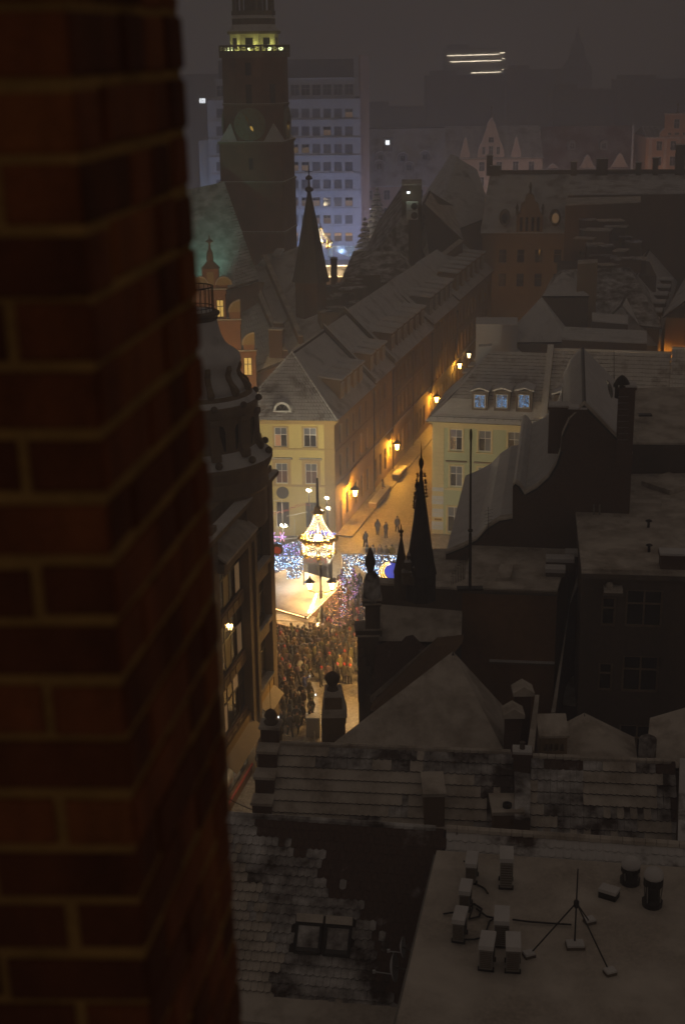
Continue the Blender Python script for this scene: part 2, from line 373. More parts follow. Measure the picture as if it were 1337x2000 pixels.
# ------------------------------------------------------------------ brick pillar at arm's length
def brick_pillar():
    YA, YB = 2.02, 2.62
    at, ab, ft, fb = V(128, 0, YA), V(292, 1960, YA), V(346, 0, YB), V(470, 2000, YB)   # arris and far edge, top and bottom
    def arris(z): return at.lerp(ab, (z - at.z) / (ab.z - at.z)).xy
    def edge(z): return ft.lerp(fb, (z - ft.z) / (fb.z - ft.z)).xy
    uf = Vector((-math.cos(R(-2)), -math.sin(R(-2))))
    t = thing('brick_pillar', 'dark weathered brick pillar of the tower in blurred close-up', 'pillar', (at.x, at.y, 43.9))
    z0, nrow, ch = 43.90, 27, .0985
    core = MB(); pts = []
    for z in (z0 - .1, z0 + nrow * ch + .1):
        o, f = arris(z) + Vector((-.003, .003)), edge(z) + Vector((-.002, 0)); pts.append([(p.x, p.y, z) for p in (o, f, f + uf * .9, o + uf * .9)])
    core.hexa(pts[0], pts[1]); mk('mortar', core, 'mortar', t)
    for r in range(nrow):
        z = z0 + r * ch; jit = random.Random(900 + r); o = arris(z + .05); us = edge(z + .05) - o; SL = us.length; us = us / SL; hgt = ch - .018 + jit.uniform(-.004, .005)
        def brick(a0, a1, side):
            bb = MB(); p = .003 * jit.uniform(-1, 1.4); c = .006; dz = jit.uniform(-.004, .004)
            if side:  # along the receding face, outward is to the right
                n = Vector((us.y, -us.x)); A, B = o + us * a0, o + us * a1
            else:
                n = Vector((0, -1)); A, B = o + uf * a1, o + uf * a0
            ring = []
            sl = arris(z + hgt) - arris(z); dirv = (B - A).normalized()
            for dd, ins in ((-.10, 0), (p, 0), (p + .004, c)):
                a, e = A + dirv * ins + n * dd - sl / 2, B - dirv * ins + n * dd - sl / 2; a2, e2 = a + sl, e + sl
                ring.append([(a.x, a.y, z + ins + dz), (e.x, e.y, z + ins + dz), (e2.x, e2.y, z + hgt - ins + dz), (a2.x, a2.y, z + hgt - ins + dz)])
            bb.v = ring[0] + ring[1] + ring[2]
            for lv in (0, 4):
                for i in range(4):
                    j = (i + 1) % 4; bb.f.append((lv + i, lv + j, lv + 4 + j, lv + 4 + i)); bb.m.append(0)
            bb.f.append((8, 9, 10, 11)); bb.m.append(0)
            mk('brick', bb, ['brick_a', 'brick_b', 'brick_c', 'brick_d'][jit.choice((0, 0, 1, 1, 2, 3))], t)
        e = 0.0; L = .125 if r % 2 else .245      # the corner brick shows its long or short end in turn
        while e < .9:
            brick(e + .002, e + L - .016 + jit.uniform(-.004, .003), False); e += L; L = .245 + jit.uniform(-.018, .018)
        seq = [.125, .25, .125, .125, .25] if r % 2 == 0 else [.25, .125, .125, .25]; e = .004
        for L in seq:
            a1 = min(e + L - .014, SL)
            if a1 - e > .04: brick(e, a1, True)
            e += L
for nm, c1 in (('brick_a', (.25, .080, .028)), ('brick_b', (.165, .054, .020)), ('brick_c', (.31, .105, .033)), ('brick_d', (.15, .05, .02))):
    plain(nm, c1, .9, var=.5, scale=9, bmp=.5)
plain('mortar', (.42, .25, .085), .95, var=.45, scale=7, bmp=.6)  # orange lamp light from below is mixed into the mortar colour
brick_pillar()
# ------------------------------------------------------------------ yellow corner house
def dormer_shed(par, fr, s, d0, z0, w, h, run, wall='ochre_plaster', glass='glass', rise=.25):
    """flat-roofed dormer standing out of a roof slope: cheeks, front with a window, snow-laden lid"""
    b = MB(); b.box(s - w / 2, d0, z0, s + w / 2, d0 + run, z0 + h, fr); o = mk('dormer', b, wall, par)
    r = MB(); P = fr.P; q = [(s - w / 2 - .18, d0 - .22, z0 + h), (s + w / 2 + .18, d0 - .22, z0 + h), (s + w / 2 + .18, d0 + run + .1, z0 + h + rise), (s - w / 2 - .18, d0 + run + .1, z0 + h + rise)]
    r.hexa([P(a, d, z) for a, d, z in q], [P(a, d, z + .16) for a, d, z in q]); r2 = mk('dormer_roof', r, 'snow', o)
    wm = win_mesh(w * .62, h * .72, (1, 0), glass=glass); ww = place('window', wm[0], o); ww.matrix_basis = Matrix.Translation(-LOC[root(par).name]) @ fr.M(s, d0 - .05, z0 + h * .12)
    return o
def chimney(par, P, sx, sy, h, ang=0.0, wall='dark_brick', cap='snow', pots=0, name='chimney'):
    b = MB(); b.cbox(P, sx, sy, h, ang); b.cbox((P[0], P[1], P[2] + h), sx + .16, sy + .16, .14, ang); o = mk(name, b, wall, par)
    c = MB(); c.cbox((P[0], P[1], P[2] + h + .14), sx + .1, sy + .1, .12, ang); mk('snow_cap', c, cap, o)
    for i in range(pots):
        q = MB(); k = (i - (pots - 1) / 2) * .42; x = P[0] + k * math.cos(ang); y = P[1] + k * math.sin(ang)
        q.lathe((x, y, P[2] + h + .12), [(.13, 0), (.11, .4), (.14, .42), (.14, .46), (.02, .47)], 8); mk('chimney_pot', q, 'stone_dark', o)
    return o
HE = 11.85
emit('warm_glint', (1.0, .5, .25), .12); plain('red_reflection', (.13, .05, .035), .15, var=.3)  # panes' warm and reddish reflections, put into their glow and colour
def yellow_house():
    t = thing('corner_house', 'yellow plastered corner house with hipped tile roof and half-round attic window', 'house', C0)
    W = FRONT.L; Ls = 15.2; hw = 5.3
    top = [(W + s, 9.17, 1.26, 1.95) for s in (-5.23, -2.36, -8.1)]
    mid = [(W + s, 5.40, 1.18, 2.1) for s in (-5.22, -2.31, -8.1)]
    gr = [(W + s, .9, 1.25, 2.6) for s in (-5.2, -2.3, -8.1)]
    b = MB(); facade(b, FRONT, 0, W, 0, HE, top + mid + gr, .22); mk('front_wall', b, 'yellow_plaster', t)
    for k, (s, z, w_, h) in enumerate(top): window(t, FRONT, s, z, w_, h, .07, frame='white_paint', glass=('warm_glint', 'glass_blue_sheen', 'glass', 'glass_blue_sheen') if k == 0 else ('glass', 'glass_blue_sheen', 'glass', 'glass_blue_sheen'))
    for s, z, w_, h in mid: window(t, FRONT, s, z, w_, h, .07, glass=('red_reflection', 'glass_blue_sheen'))
    for s, z, w_, h in gr: window(t, FRONT, s, z, w_, h, .07, frame='dark_paint')
    for s, z, w_, h in top:
        tr = MB(); tr.box(s - w_ / 2 - .17, -.05, z - .12, s - w_ / 2, .02, z + h + .12, FRONT).box(s + w_ / 2, -.05, z - .12, s + w_ / 2 + .17, .02, z + h + .12, FRONT).box(s - w_ / 2, -.05, z + h, s + w_ / 2, .02, z + h + .12, FRONT).box(s - w_ / 2 - .1, -.14, z - .14, s + w_ / 2 + .1, .02, z, FRONT)
        mk('window_surround', tr, 'yellow_trim', t)
    for s, z, w_, h in mid:
        q = MB(); q.box(s - w_ / 2 - .32, -.05, z - .05, s - w_ / 2, .02, z + h + .4, FRONT).box(s + w_ / 2, -.05, z - .05, s + w_ / 2 + .32, .02, z + h + .4, FRONT).box(s - w_ / 2, -.05, z + h, s + w_ / 2, .02, z + h + .4, FRONT); mk('window_surround', q, 'yellow_trim', t)
        q = MB(); q.box(s - w_ / 2 - .5, -.26, z + h + .4, s + w_ / 2 + .5, .02, z + h + .53, FRONT); o = mk('window_hood', q, 'ochre_trim', t)
        q = MB(); q.box(s - w_ / 2 - .48, -.24, z + h + .53, s + w_ / 2 + .48, -.01, z + h + .58, FRONT); mk('snow_cap', q, 'snow', o)
    for z, dd, h in ((8.88, .10, .14), (5.14, .12, .18)):
        q = MB(); q.box(-.1, -dd, z, W + .08, .02, z + h, FRONT); mk('string_course', q, 'yellow_trim', t)
    q = MB(); q.box(W - .98, -.045, .0, W + .03, .02, 5.13, FRONT).box(W - .98, -.045, 5.33, W + .03, .02, HE - .3, FRONT); mk('corner_pilaster', q, 'yellow_trim', t)
    q = MB(); q.box(-.2, -.42, HE - .12, W + .42, .02, HE + .1, FRONT).box(-.2, -.22, HE - .34, W + .2, .02, HE - .12, FRONT); o = mk('cornice', q, 'yellow_trim', t)
    q = MB(); q.box(-.2, -.40, HE + .1, W + .40, -.05, HE + .19, FRONT); mk('snow_cap', q, 'snow', o)
    q = MB(); fx, fz = FRONT.hit(552, 962); q.lathe((0, 0, 0), [(.62, -.04), (.62, .04), (.5, .06), (.01, .06)], 16); o = place('round_plaque', q.mesh('round_plaque', 'dark_paint'), t, FRONT.M(fx, -.06, fz) @ Matrix.Rotation(math.pi / 2, 4, 'X'))
    # street side
    xs = [2.3 + 2.55 * i for i in range(5)]
    hol = [(x, 9.0, 1.05, 1.9) for x in xs] + [(x, 5.6, 1.1, 2.3) for x in xs] + [(x, .95, 1.15, 2.4) for x in (4.6, 8.2, 10.6, 13.0)]
    b = MB(); facade(b, SIDE, 0, Ls, 0, HE, hol + [(1.95, .0, 1.15, 3.1)], .24); mk('street_wall', b, 'ochre_plaster', t)
    for s, z, w_, h in hol: window(t, SIDE, s, z, w_, h, .08, frame='dark_paint' if z < 4 else 'ochre_trim')
    q = MB(); q.box(1.42, .08, 0, 2.48, .16, 3.05, SIDE); o = mk('door', q, 'wood', t)
    q = MB(); q.box(.0, -.14, 5.0, Ls, .01, 5.25, SIDE).box(.42, -.4, HE - .14, Ls, .01, HE + .1, SIDE).box(0, -.08, 8.55, Ls, .01, 8.7, SIDE); mk('cornice', q, 'ochre_trim', t)
    # body behind the facades and hipped roof
    P = SIDE.P; back = Ls; L0 = FRONT.P(0, 0, 0)
    b = MB(); b.prism([(L0.x + .3, L0.y + .3), (C0.x - .35, C0.y + .3), tuple(P(Ls, .3, 0).xy), tuple(P(Ls, 2 * hw, 0).xy)], 0, HE - .02); mk('wall', b, 'ochre_plaster', t)
    apx = P(3.9, hw, 0); zr = Zat(689, apx.x, apx.y); A = Vector((apx.x, apx.y, zr)); RB = P(Ls, hw, zr + .1)
    e0 = FRONT.P(-.3, -.42, HE + .10); e1 = FRONT.P(W + .36, -.42, HE + .10); e2 = P(Ls, -.42, HE + .1); e3 = P(Ls, 2 * hw + .4, HE + .1)
    r = MB(); slab(r, [e0, e1, A]); slab(r, [e1, e2, RB, A]); slab(r, [e2 + (e3 - e2), e0, A, RB])
    courses(r, e0, e1, A, A, 19, 34, .10, 2, 3, seed=3)
    o = mk('roof', r, ['snow_metal', 'tile_edge', 'snow_tile_hip', 'tile_edge'], t)
    r = MB()
    for a, c in ((e0, A), (e1, A), (A, RB)):
        n = int((c - a).length / .42); a2, c2_ = a + Vector((0, 0, .12)), c + Vector((0, 0, .12))
        for i in range(n): r.tube(a2.lerp(c2_, i / n), a2.lerp(c2_, (i + .8) / n), .11, .085, 6)
    mk('ridge_tiles', r, 'snow', o, kind='stuff')
    # half-round attic window
    s0, z0 = FRONT.hit(551, 800); ctr = FRONT.P(s0, .05, 0); zc = Zat(802, ctr.x, ctr.y)
    q = MB(); ring = []
    for rr in (.86, .66):
        ring.append([(rr * math.cos(math.pi * i / 12), rr * math.sin(math.pi * i / 12)) for i in range(13)])
    for i in range(12):
        o4 = [ring[0][i], ring[0][i + 1], ring[1][i + 1], ring[1][i]]
        q.hexa([(x, -.12, z) for x, z in o4], [(x, 2.0 if k < 2 else .3, z) for k, (x, z) in enumerate(o4)])
    q.box(-.9, -.16, -.12, .9, .3, 0)
    o = place('attic_window', q.mesh('attic_window', 'white_paint'), t, FRONT.M(s0, .05, zc))
    for i in range(3):
        q = MB(); a0, a1 = math.pi * i / 3 + .05, math.pi * (i + 1) / 3 - .05; q.extr([(.0 + .06 * math.cos((a0 + a1) / 2), 0, .06)] + [(.64 * math.cos(a0 + (a1 - a0) * k / 4), 0, .64 * math.sin(a0 + (a1 - a0) * k / 4) + .02) for k in range(5)], (0, .05, 0)); place('pane', q.mesh('pane', 'glass'), o)
    q = MB(); q.lathe((0, 0, 0), [(.9, -.16), (1.0, .4), (.95, 1.9)], 12, 0, 0, math.pi); place('snow_hood', q.mesh('snow_hood', 'snow'), o).matrix_basis = Matrix.Rotation(math.pi / 2, 4, 'X') @ Matrix.Scale(-1, 4, (0, 0, 1))
    for i, s in enumerate((5.2, 7.6, 10.2, 12.6)): dormer_shed(t, SIDE, s, .55, HE + .8, 1.5, 2.2, 2.9)
    return zr
snowy('snow_tile_hip', (.10, .06, .045), .30, .50, .6)
ZR = yellow_house()
# ------------------------------------------------------------------ the long row behind it
def row_house(s0, s1, he, hw, zr, label, wall, trim, rows, step, dorm, dw=1.5, dh=1.5, first=1.3, winw=1.05, name='row_house', par0=True):
    t = thing(name, label, 'house', SIDE.P(s0, 0, 0)); P = SIDE.P
    n = max(1, int((s1 - s0 - first) / step)); xs = [s0 + first + step * i for i in range(n)]
    hol = [(x, z, winw, h) for z, h in rows for x in xs if x + winw / 2 < s1 - .2]
    b = MB(); facade(b, SIDE, s0 + .002, s1, 0, he, hol, .24); mk('street_wall', b, wall, t)
    for s, z, w_, h in hol: window(t, SIDE, s, z, w_, h, .08, bars=(1, 1) if s0 < 40 else (0, 1), frame='ochre_trim')
    b = MB(); b.prism([tuple(P(s0 + .01, .3, 0).xy), tuple(P(s1 - .01, .3, 0).xy), tuple(P(s1 - .01, 2 * hw, 0).xy), tuple(P(s0 + .01, 2 * hw, 0).xy)], 0, he - .02); mk('wall', b, wall, t)
    q = MB(); q.box(s0, -.38, he - .16, s1, .01, he + .08, SIDE).box(s0, -.14, 4.75, s1, .01, 5.0, SIDE).box(s0, -.08, 8.45, s1, .01, 8.6, SIDE); o = mk('cornice', q, trim, t)
    q = MB(); q.box(s0, -.14, 5.0, s1, -.02, 5.06, SIDE); mk('snow_cap', q, 'snow', o)
    e0, e1 = P(s0, -.45, he + .09), P(s1, -.45, he + .09); r0, r1 = P(s0, hw, zr), P(s1, hw, zr); f0, f1 = P(s0, 2 * hw + .3, he + .1), P(s1, 2 * hw + .3, he + .1)
    r = MB(); slab(r, [e0, e1, r1, r0]); slab(r, [f1, f0, r0, r1]); mk('roof', r, ['snow_metal', 'tile_edge'], t)
    if par0:   # fire wall standing above the roof
        q = MB(); up = Vector((0, 0, .5))
        q.hexa([P(s0 - .0, -.3, he + .1), P(s0 + .35, -.3, he + .1), P(s0 + .35, hw, zr), P(s0, hw, zr)], [P(s0, -.3, he + .1) + up, P(s0 + .35, -.3, he + .1) + up, P(s0 + .35, hw, zr) + up, P(s0, hw, zr) + up]); o = mk('fire_wall', q, 'stone_dark', t)
        up2 = Vector((0, 0, .56)); q = MB(); q.hexa([P(s0, -.3, he + .1) + up, P(s0 + .35, -.3, he + .1) + up, P(s0 + .35, hw, zr) + up, P(s0, hw, zr) + up], [P(s0, -.3, he + .1) + up2, P(s0 + .35, -.3, he + .1) + up2, P(s0 + .35, hw, zr) + up2, P(s0, hw, zr) + up2]); mk('snow_cap', q, 'snow', o)
    for s in dorm: dormer_shed(t, SIDE, s, .55, he + .8, dw, dh + .6, 2.7, wall)
    return t
row_house(15.2, 24.2, 12.1, 5.3, ZR + .3, 'narrow ochre row house beside the yellow corner house', 'ochre_plaster', 'ochre_trim', [(9.1, 1.9), (5.5, 2.3), (.9, 2.5)], 2.2, [17.3, 20.0, 22.6])
row_house(24.2, 45.4, 12.4, 5.5, ZR + .6, 'brown row house in the middle of the lane with a run of attic dormers', 'brown_plaster', 'ochre_trim', [(9.2, 2.1), (5.5, 2.5), (.9, 2.6)], 2.0, [27.0, 30.2, 33.4, 36.6, 39.8, 43.0], 2.0, 1.7)
th = row_house(45.4, 62.4, 12.9, 5.6, ZR + .6, 'grey row house with tall pilasters between its windows, far down the lane', 'grey_wall', 'stone', [(9.2, 2.6), (5.4, 2.9), (.9, 2.8)], 1.9, [48.0, 51.4, 54.8, 58.2, 61.0], 2.0, 1.8, par0=False)
for i in range(9):
    q = MB(); s = 45.4 + .35 + 1.9 * i; q.box(s - .16, -.16, 5.02, s + .16, .0, 12.6, SIDE); mk('pilaster', q, 'stone', th)
row_house(62.4, 91.0, 13.2, 5.8, ZR + .6, 'dark row house at the far end of the lane', 'ochre_plaster', 'ochre_trim', [(9.4, 2.2), (5.5, 2.5), (.9, 2.6)], 2.6, [66, 70, 74, 78, 82, 86], 2.2, 1.9, par0=False)
for s_ in (15.2, 24.2, 45.4, 62.4, 34.5):
    tt = thing('downpipe', ['rainwater pipe at the joint of the corner house and the narrow ochre house', 'rainwater pipe between the narrow ochre and the brown row house', 'rainwater pipe beside the first tall pilaster', 'rainwater pipe at the far end of the pilastered house', 'rainwater pipe in the middle of the brown row house'][(15.2, 24.2, 45.4, 62.4, 34.5).index(s_)], 'pipe', SIDE.P(s_, -.16, 0)); q = MB(); q.tube(SIDE.P(s_, -.17, 0), SIDE.P(s_, -.17, 11.9), .07, .07, 7); mk('pipe', q, 'dark_metal', tt); q = MB(); q.lathe(SIDE.P(s_, -.17, 11.5), [(.07, 0), (.16, .2), (.16, .4), (.07, .42)], 8); mk('hopper', q, 'dark_metal', tt)
# vents and chimneys on those roofs
for i, (px, py) in enumerate(((836, 519), (846, 511), (857, 499), (866, 490))):
    p = V(px, py, 208 + 3.2 * i); tt = thing('roof_vent', ['nearest of four dark vent pipes in a line on the far row roof', 'second nearest of four dark vent pipes on the far row roof', 'third of four dark vent pipes on the far row roof', 'farthest of four dark vent pipes on the far row roof'][i], 'vent', (p.x, p.y, p.z - 1.6), 'vents in a line on the far row roof')
    q = MB(); q.tube((p.x, p.y, p.z - 2.2), p, .22, .2, 8); q.lathe(p, [(.32, 0), (.32, .12), (.02, .4)], 8); mk('pipe', q, 'dark_metal', tt)
# snow-topped stone ledges at the foot of the street wall
for (a, b_, lab) in ((9.5, 16.0, 'long snow-topped stone ledge below the first wall lantern'), (20.2, 24.0, 'short snow-topped stone ledge below the second wall lantern')):
    tt = thing('stone_ledge', lab, 'ledge', SIDE.P(a, -1.6, 0)); q = MB(); q.box(a, -1.8, 0.1, b_, -1.0, .6, SIDE); mk('stone_block', q, 'stone', tt)
    q = MB(); q.box(a - .03, -1.83, .6, b_ + .03, -.97, .7, SIDE); mk('snow_cap', q, 'snow', tt)
# ================================================================== GREEN HOUSE AND ITS NEIGHBOURS (right of the lane)
def hitd(fr, px, py, d):
    f2 = Fr(fr.P(0, d, 0).xy, fr.P(fr.L, d, 0).xy); return f2.hit(px, py)
m, nt, bs = nodes('blue_glints'); vo = nt.nodes.new('ShaderNodeTexVoronoi'); vo.inputs['Scale'].default_value = 9; nt.links.new(pos(nt), vo.inputs['Vector'])  # glowing blue dots painted in place of the light curtain's reflection
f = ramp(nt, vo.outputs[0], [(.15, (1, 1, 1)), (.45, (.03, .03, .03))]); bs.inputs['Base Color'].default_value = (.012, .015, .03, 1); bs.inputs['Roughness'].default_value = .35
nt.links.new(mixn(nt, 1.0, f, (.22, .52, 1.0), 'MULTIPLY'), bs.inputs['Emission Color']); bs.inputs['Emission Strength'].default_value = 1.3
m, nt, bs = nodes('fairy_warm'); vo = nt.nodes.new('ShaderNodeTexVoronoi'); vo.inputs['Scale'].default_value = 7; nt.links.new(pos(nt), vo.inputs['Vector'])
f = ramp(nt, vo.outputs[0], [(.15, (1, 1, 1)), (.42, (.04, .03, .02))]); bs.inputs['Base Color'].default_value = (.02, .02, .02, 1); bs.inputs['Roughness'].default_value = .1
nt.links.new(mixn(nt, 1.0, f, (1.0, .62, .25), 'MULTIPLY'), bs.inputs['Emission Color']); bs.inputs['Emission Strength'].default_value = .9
GE = 11.52
def surround(par, fr, s, z, w_, h, mat, a=.16, hood=False):
    q = MB(); q.box(s - w_ / 2 - a, -.05, z - .1, s - w_ / 2, .02, z + h + a, fr).box(s + w_ / 2, -.05, z - .1, s + w_ / 2 + a, .02, z + h + a, fr).box(s - w_ / 2, -.05, z + h, s + w_ / 2, .02, z + h + a, fr)
    o = mk('window_surround', q, mat, par)
    q = MB(); q.box(s - w_ / 2 - a - .05, -.16, z - .2, s + w_ / 2 + a + .05, .02, z - .1, fr); si = mk('sill', q, mat, o)
    if hood:
        q = MB(); q.box(s - w_ / 2 - .42, -.24, z + h + .42, s + w_ / 2 + .42, .02, z + h + .56, fr); mk('hood', q, 'stone', o)
    return o
def green_house():
    t = thing('corner_house', 'pale green and cream corner house with three dormers glinting blue', 'house', GC); P = GREEN.P; W = 10.35
    hol = [(s, 8.72, 1.22, 2.1) for s in (2.30, 5.1, 7.95)] + [(s, 5.02, 1.22, 2.1) for s in (2.36, 5.1, 7.95)] + [(s, .3, 1.3, 2.6) for s in (2.2, 5.1, 7.95)]
    b = MB(); facade(b, GREEN, 1.12, W, 0, GE, hol, .22); mk('front_wall', b, 'green_plaster', t)
    for i in range(26):   # rusticated corner strip, course by course
        z = i * GE / 26; q = MB(); q.box(-.02, -.06, z + .02, 1.12, .3, z + GE / 26 - .02, GREEN); mk('quoin', q, 'white_wall' if z < 4.7 and i % 3 else 'cream_plaster', t)
    q = MB(); q.box(.02, -.02, 0, 1.1, .2, GE - .02, GREEN); mk('quoin_joint', q, 'cream_plaster', t)
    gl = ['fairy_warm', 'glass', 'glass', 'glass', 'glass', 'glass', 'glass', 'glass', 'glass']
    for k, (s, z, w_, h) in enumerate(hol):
        window(t, GREEN, s, z, w_, h, .07, glass=('glass', 'glass_blue_sheen', 'glass_blue_sheen', 'glass_blue_sheen') if k else ('fairy_warm', 'glass_blue_sheen', 'glass', 'glass_blue_sheen'))
        surround(t, GREEN, s, z, w_, h, 'cream_plaster', .17, hood=3 <= k < 6)
    for z, h, dd in ((4.66, .16, .12), (10.98, .5, .1)):
        q = MB(); q.box(1.13, -dd, z, W, .01, z + h, GREEN); mk('string_course', q, 'cream_plaster', t)
    sx, sz = GREEN.hit(855, 1014); q = MB(); q.box(sx - .35, -.1, sz - .1, sx + .35, -.07, sz + .1, GREEN); mk('wall_plate', q, 'gold', t)
    q = MB(); q.box(-.55, -.5, GE, W + .02, .02, GE + .18, GREEN); o = mk('cornice', q, 'cream_plaster', t)
    b = MB(); q0 = [(.05, .3), (W, .3), (W, 12), (.05, 12)]; b.prism([tuple(P(a, d, 0).xy) for a, d in q0], 0, GE - .02); mk('wall', b, 'cream_plaster', t)
    # bell-cast roof in tile courses
    rs, rz = hitd(GREEN, 957, 686, 6.0); ks, kz = 2.3, 0
    e0, e1 = P(-.6, -.6, GE + .18), P(W, -.6, GE + .18); m0, m1 = P(1.6, 1.4, GE + 2.1), P(W, 1.4, GE + 2.1); r0, r1 = P(rs, 6.0, rz), P(W, 6.0, rz)
    r = MB(); slab(r, [e0, e1, m1, m0]); slab(r, [m0, m1, r1, r0]); slab(r, [P(-.6, 12, GE + .18), e0, m0, r0]); slab(r, [P(W, 12, GE + .2), P(-.6, 12, GE + .2), r0, r1])
    courses(r, e0, e1, m1, m0, 7, 46, .03, 2, 1, seed=5); courses(r, m0, m1, r1, r0, 14, 40, .09, 3, 1, seed=6)
    o = mk('roof', r, ['snow_tile_far', 'tile_edge', 'snow', 'snow_tile_green'], t)
    for i in range(14):
        q = MB(); p = P(-.3 + i * .8, -.35, GE + .35); q.tube(p, p + Vector((0, 0, .3)), .025, .025, 4); mk('snow_guard_post', q, 'dark_metal', o)
    q = MB(); q.tube(P(-.4, -.35, GE + .62), P(W, -.35, GE + .62), .03, .03, 5); mk('snow_guard_rail', q, 'dark_metal', o)
    for px, gg in ((936, 'blue_glints'), (979, 'blue_glints'), (1022, 'blue_glints')):
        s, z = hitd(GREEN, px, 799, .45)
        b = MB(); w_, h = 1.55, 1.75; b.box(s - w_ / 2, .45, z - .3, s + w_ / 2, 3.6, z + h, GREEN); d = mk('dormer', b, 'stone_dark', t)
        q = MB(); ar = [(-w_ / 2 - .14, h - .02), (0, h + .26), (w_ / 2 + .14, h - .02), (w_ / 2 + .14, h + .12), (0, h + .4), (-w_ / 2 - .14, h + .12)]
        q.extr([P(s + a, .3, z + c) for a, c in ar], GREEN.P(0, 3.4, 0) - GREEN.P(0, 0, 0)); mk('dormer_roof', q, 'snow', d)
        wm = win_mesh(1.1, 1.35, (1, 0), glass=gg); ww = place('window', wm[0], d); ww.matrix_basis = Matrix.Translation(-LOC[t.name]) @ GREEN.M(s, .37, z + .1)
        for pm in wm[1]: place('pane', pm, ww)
    # fire wall towards the next house
    f = MB(); up = Vector((0, 0, .75)); q1 = [P(W, -.3, GE + .1), P(W + .6, -.3, GE + .1), P(W + .6, 6, rz), P(W, 6, rz)]; f.hexa(q1, [p + up for p in q1]); o = mk('fire_wall', f, 'cream_plaster', t)
    f = MB(); q2 = [p + up for p in q1]; f.hexa(q2, [p + Vector((0, 0, .12)) for p in q2]); mk('snow_cap', f, 'snow', o)
    return rz
snowy('snow_tile_green', (.12, .075, .06), .24, .46, .5)
RZG = green_house()
def long_house(s0, s1, dz, label, dormer_px=None, seed=8):
    t = thing('row_house', label, 'house', GREEN.P(s0, 0, 0)); P = GREEN.P; he = GE - .3; rz = RZG + dz
    hol = [(s0 + 1.6 + 2.8 * i, z, 1.2, 2.0) for i in range(max(1, int((s1 - s0 - 1) / 2.8))) for z in (8.5, 4.9, .9)]
    b = MB(); facade(b, GREEN, s0, s1, 0, he, hol, .22); mk('front_wall', b, 'cream_plaster', t)
    for h in hol: window(t, GREEN, *h, d=.07)
    b = MB(); b.prism([tuple(P(a, d, 0).xy) for a, d in ((s0, .3), (s1, .3), (s1, 12), (s0, 12))], 0, he - .02); mk('wall', b, 'cream_plaster', t)
    e0, e1, r1, r0 = P(s0, -.6, he), P(s1, -.6, he), P(s1, 6, rz), P(s0, 6, rz)
    r = MB(); slab(r, [e0, e1, r1, r0]); slab(r, [P(s1, 12.5, he), P(s0, 12.5, he), r0, r1]); courses(r, e0, e1, r1, r0, 20, int((s1 - s0) * 3.6), .10, 2, 1, seed=seed); o = mk('roof', r, ['snow_tile_far', 'tile_edge', 'snow_tile_green'], t)
    q = MB(); q.tube(P(s0, 6, rz + .06), P(s1, 6, rz + .06), .14, .14, 6); mk('ridge', q, 'snow', o)
    if dormer_px:
        s, z = hitd(GREEN, dormer_px, 802, .75); w_, h = 2.4, 1.5
        b = MB(); b.box(s - w_ / 2, .75, z - .4, s + w_ / 2, 4, z + h, GREEN); d = mk('dormer', b, 'dark_wall', t)
        q = MB(); ar = [(-w_ / 2 - .2, h), (0, h + .5), (w_ / 2 + .2, h), (w_ / 2 + .2, h + .14), (0, h + .66), (-w_ / 2 - .2, h + .14)]; q.extr([P(s + a, .6, z + c) for a, c in ar], P(0, 3.4, 0) - P(0, 0, 0)); mk('dormer_roof', q, 'snow', d)
        wm = win_mesh(.9, .8, (1, 0), glass='lit_orange'); ww = place('window', wm[0], d); ww.matrix_basis = Matrix.Translation(-LOC[t.name]) @ GREEN.M(s + .35, .66, z + .1)
        for pm in wm[1]: place('pane', pm, ww)
    return t
s3 = hitd(GREEN, 1310, 690, 6.0)[0]
long_house(10.96, s3, .35, 'long cream house with snow-lined tile courses right of the green house', 1105)
long_house(s3 + .02, s3 + 9, .85, 'house with a taller snowy tile roof cut by the picture edge', seed=9)
t = thing('television_antenna', 'thin television antenna mast on the snow-lined tile roof', 'antenna', V(1198, 760, 133)); a0 = V(1198, 765, 133); a1 = V(1198, 686, 133)
q = MB(); q.tube(a0, a1, .05, .035, 5); mk('mast', q, 'dark_metal', t)
for k in range(5):
    q = MB(); c = a0.lerp(a1, .62 + .07 * k); q.tube(c + Vector((-1.9 + k * .25, 0, .05 * k)), c + Vector((.3, 0, 0)), .025, .025, 4) if k == 1 else q.tube(c + Vector((-.35, 0, 0)), c + Vector((.35, 0, 0)), .02, .02, 4); mk('rod', q, 'dark_metal', t)
# right bank of the lane, behind the green house: only its dormers rise into view
RS = Fr(g2 + US * 13, g2 + US * 60)
t = thing('row_house', 'house behind the green one whose stepped dormer roofs line the lane', 'house', RS.P(0, 0, 0)); P = RS.P
b = MB(); b.prism([tuple(P(a, d, 0).xy) for a, d in ((0, -.1), (34, -.1), (34, -9), (0, -9))], 0, 10.6); mk('wall', b, 'ochre_plaster', t)
r = MB(); slab(r, [P(34, .3, 10.6), P(0, .3, 10.6), P(0, -4.5, 14.6), P(34, -4.5, 14.6)]); slab(r, [P(0, -9, 10.6), P(34, -9, 10.6), P(34, -4.5, 14.6), P(0, -4.5, 14.6)]); mk('roof', r, ['snow_metal', 'tile_edge'], t)
for i in range(6):
    b = MB(); s = 4.0 + i * 3.4; b.box(s, -3.6, 11, s + 1.7, .1, 12.6, RS); d = mk('dormer', b, 'dark_wall', t); b = MB(); b.box(s - .15, -3.7, 12.6, s + 1.85, .3, 12.8, RS); mk('dormer_roof', b, 'snow', d)
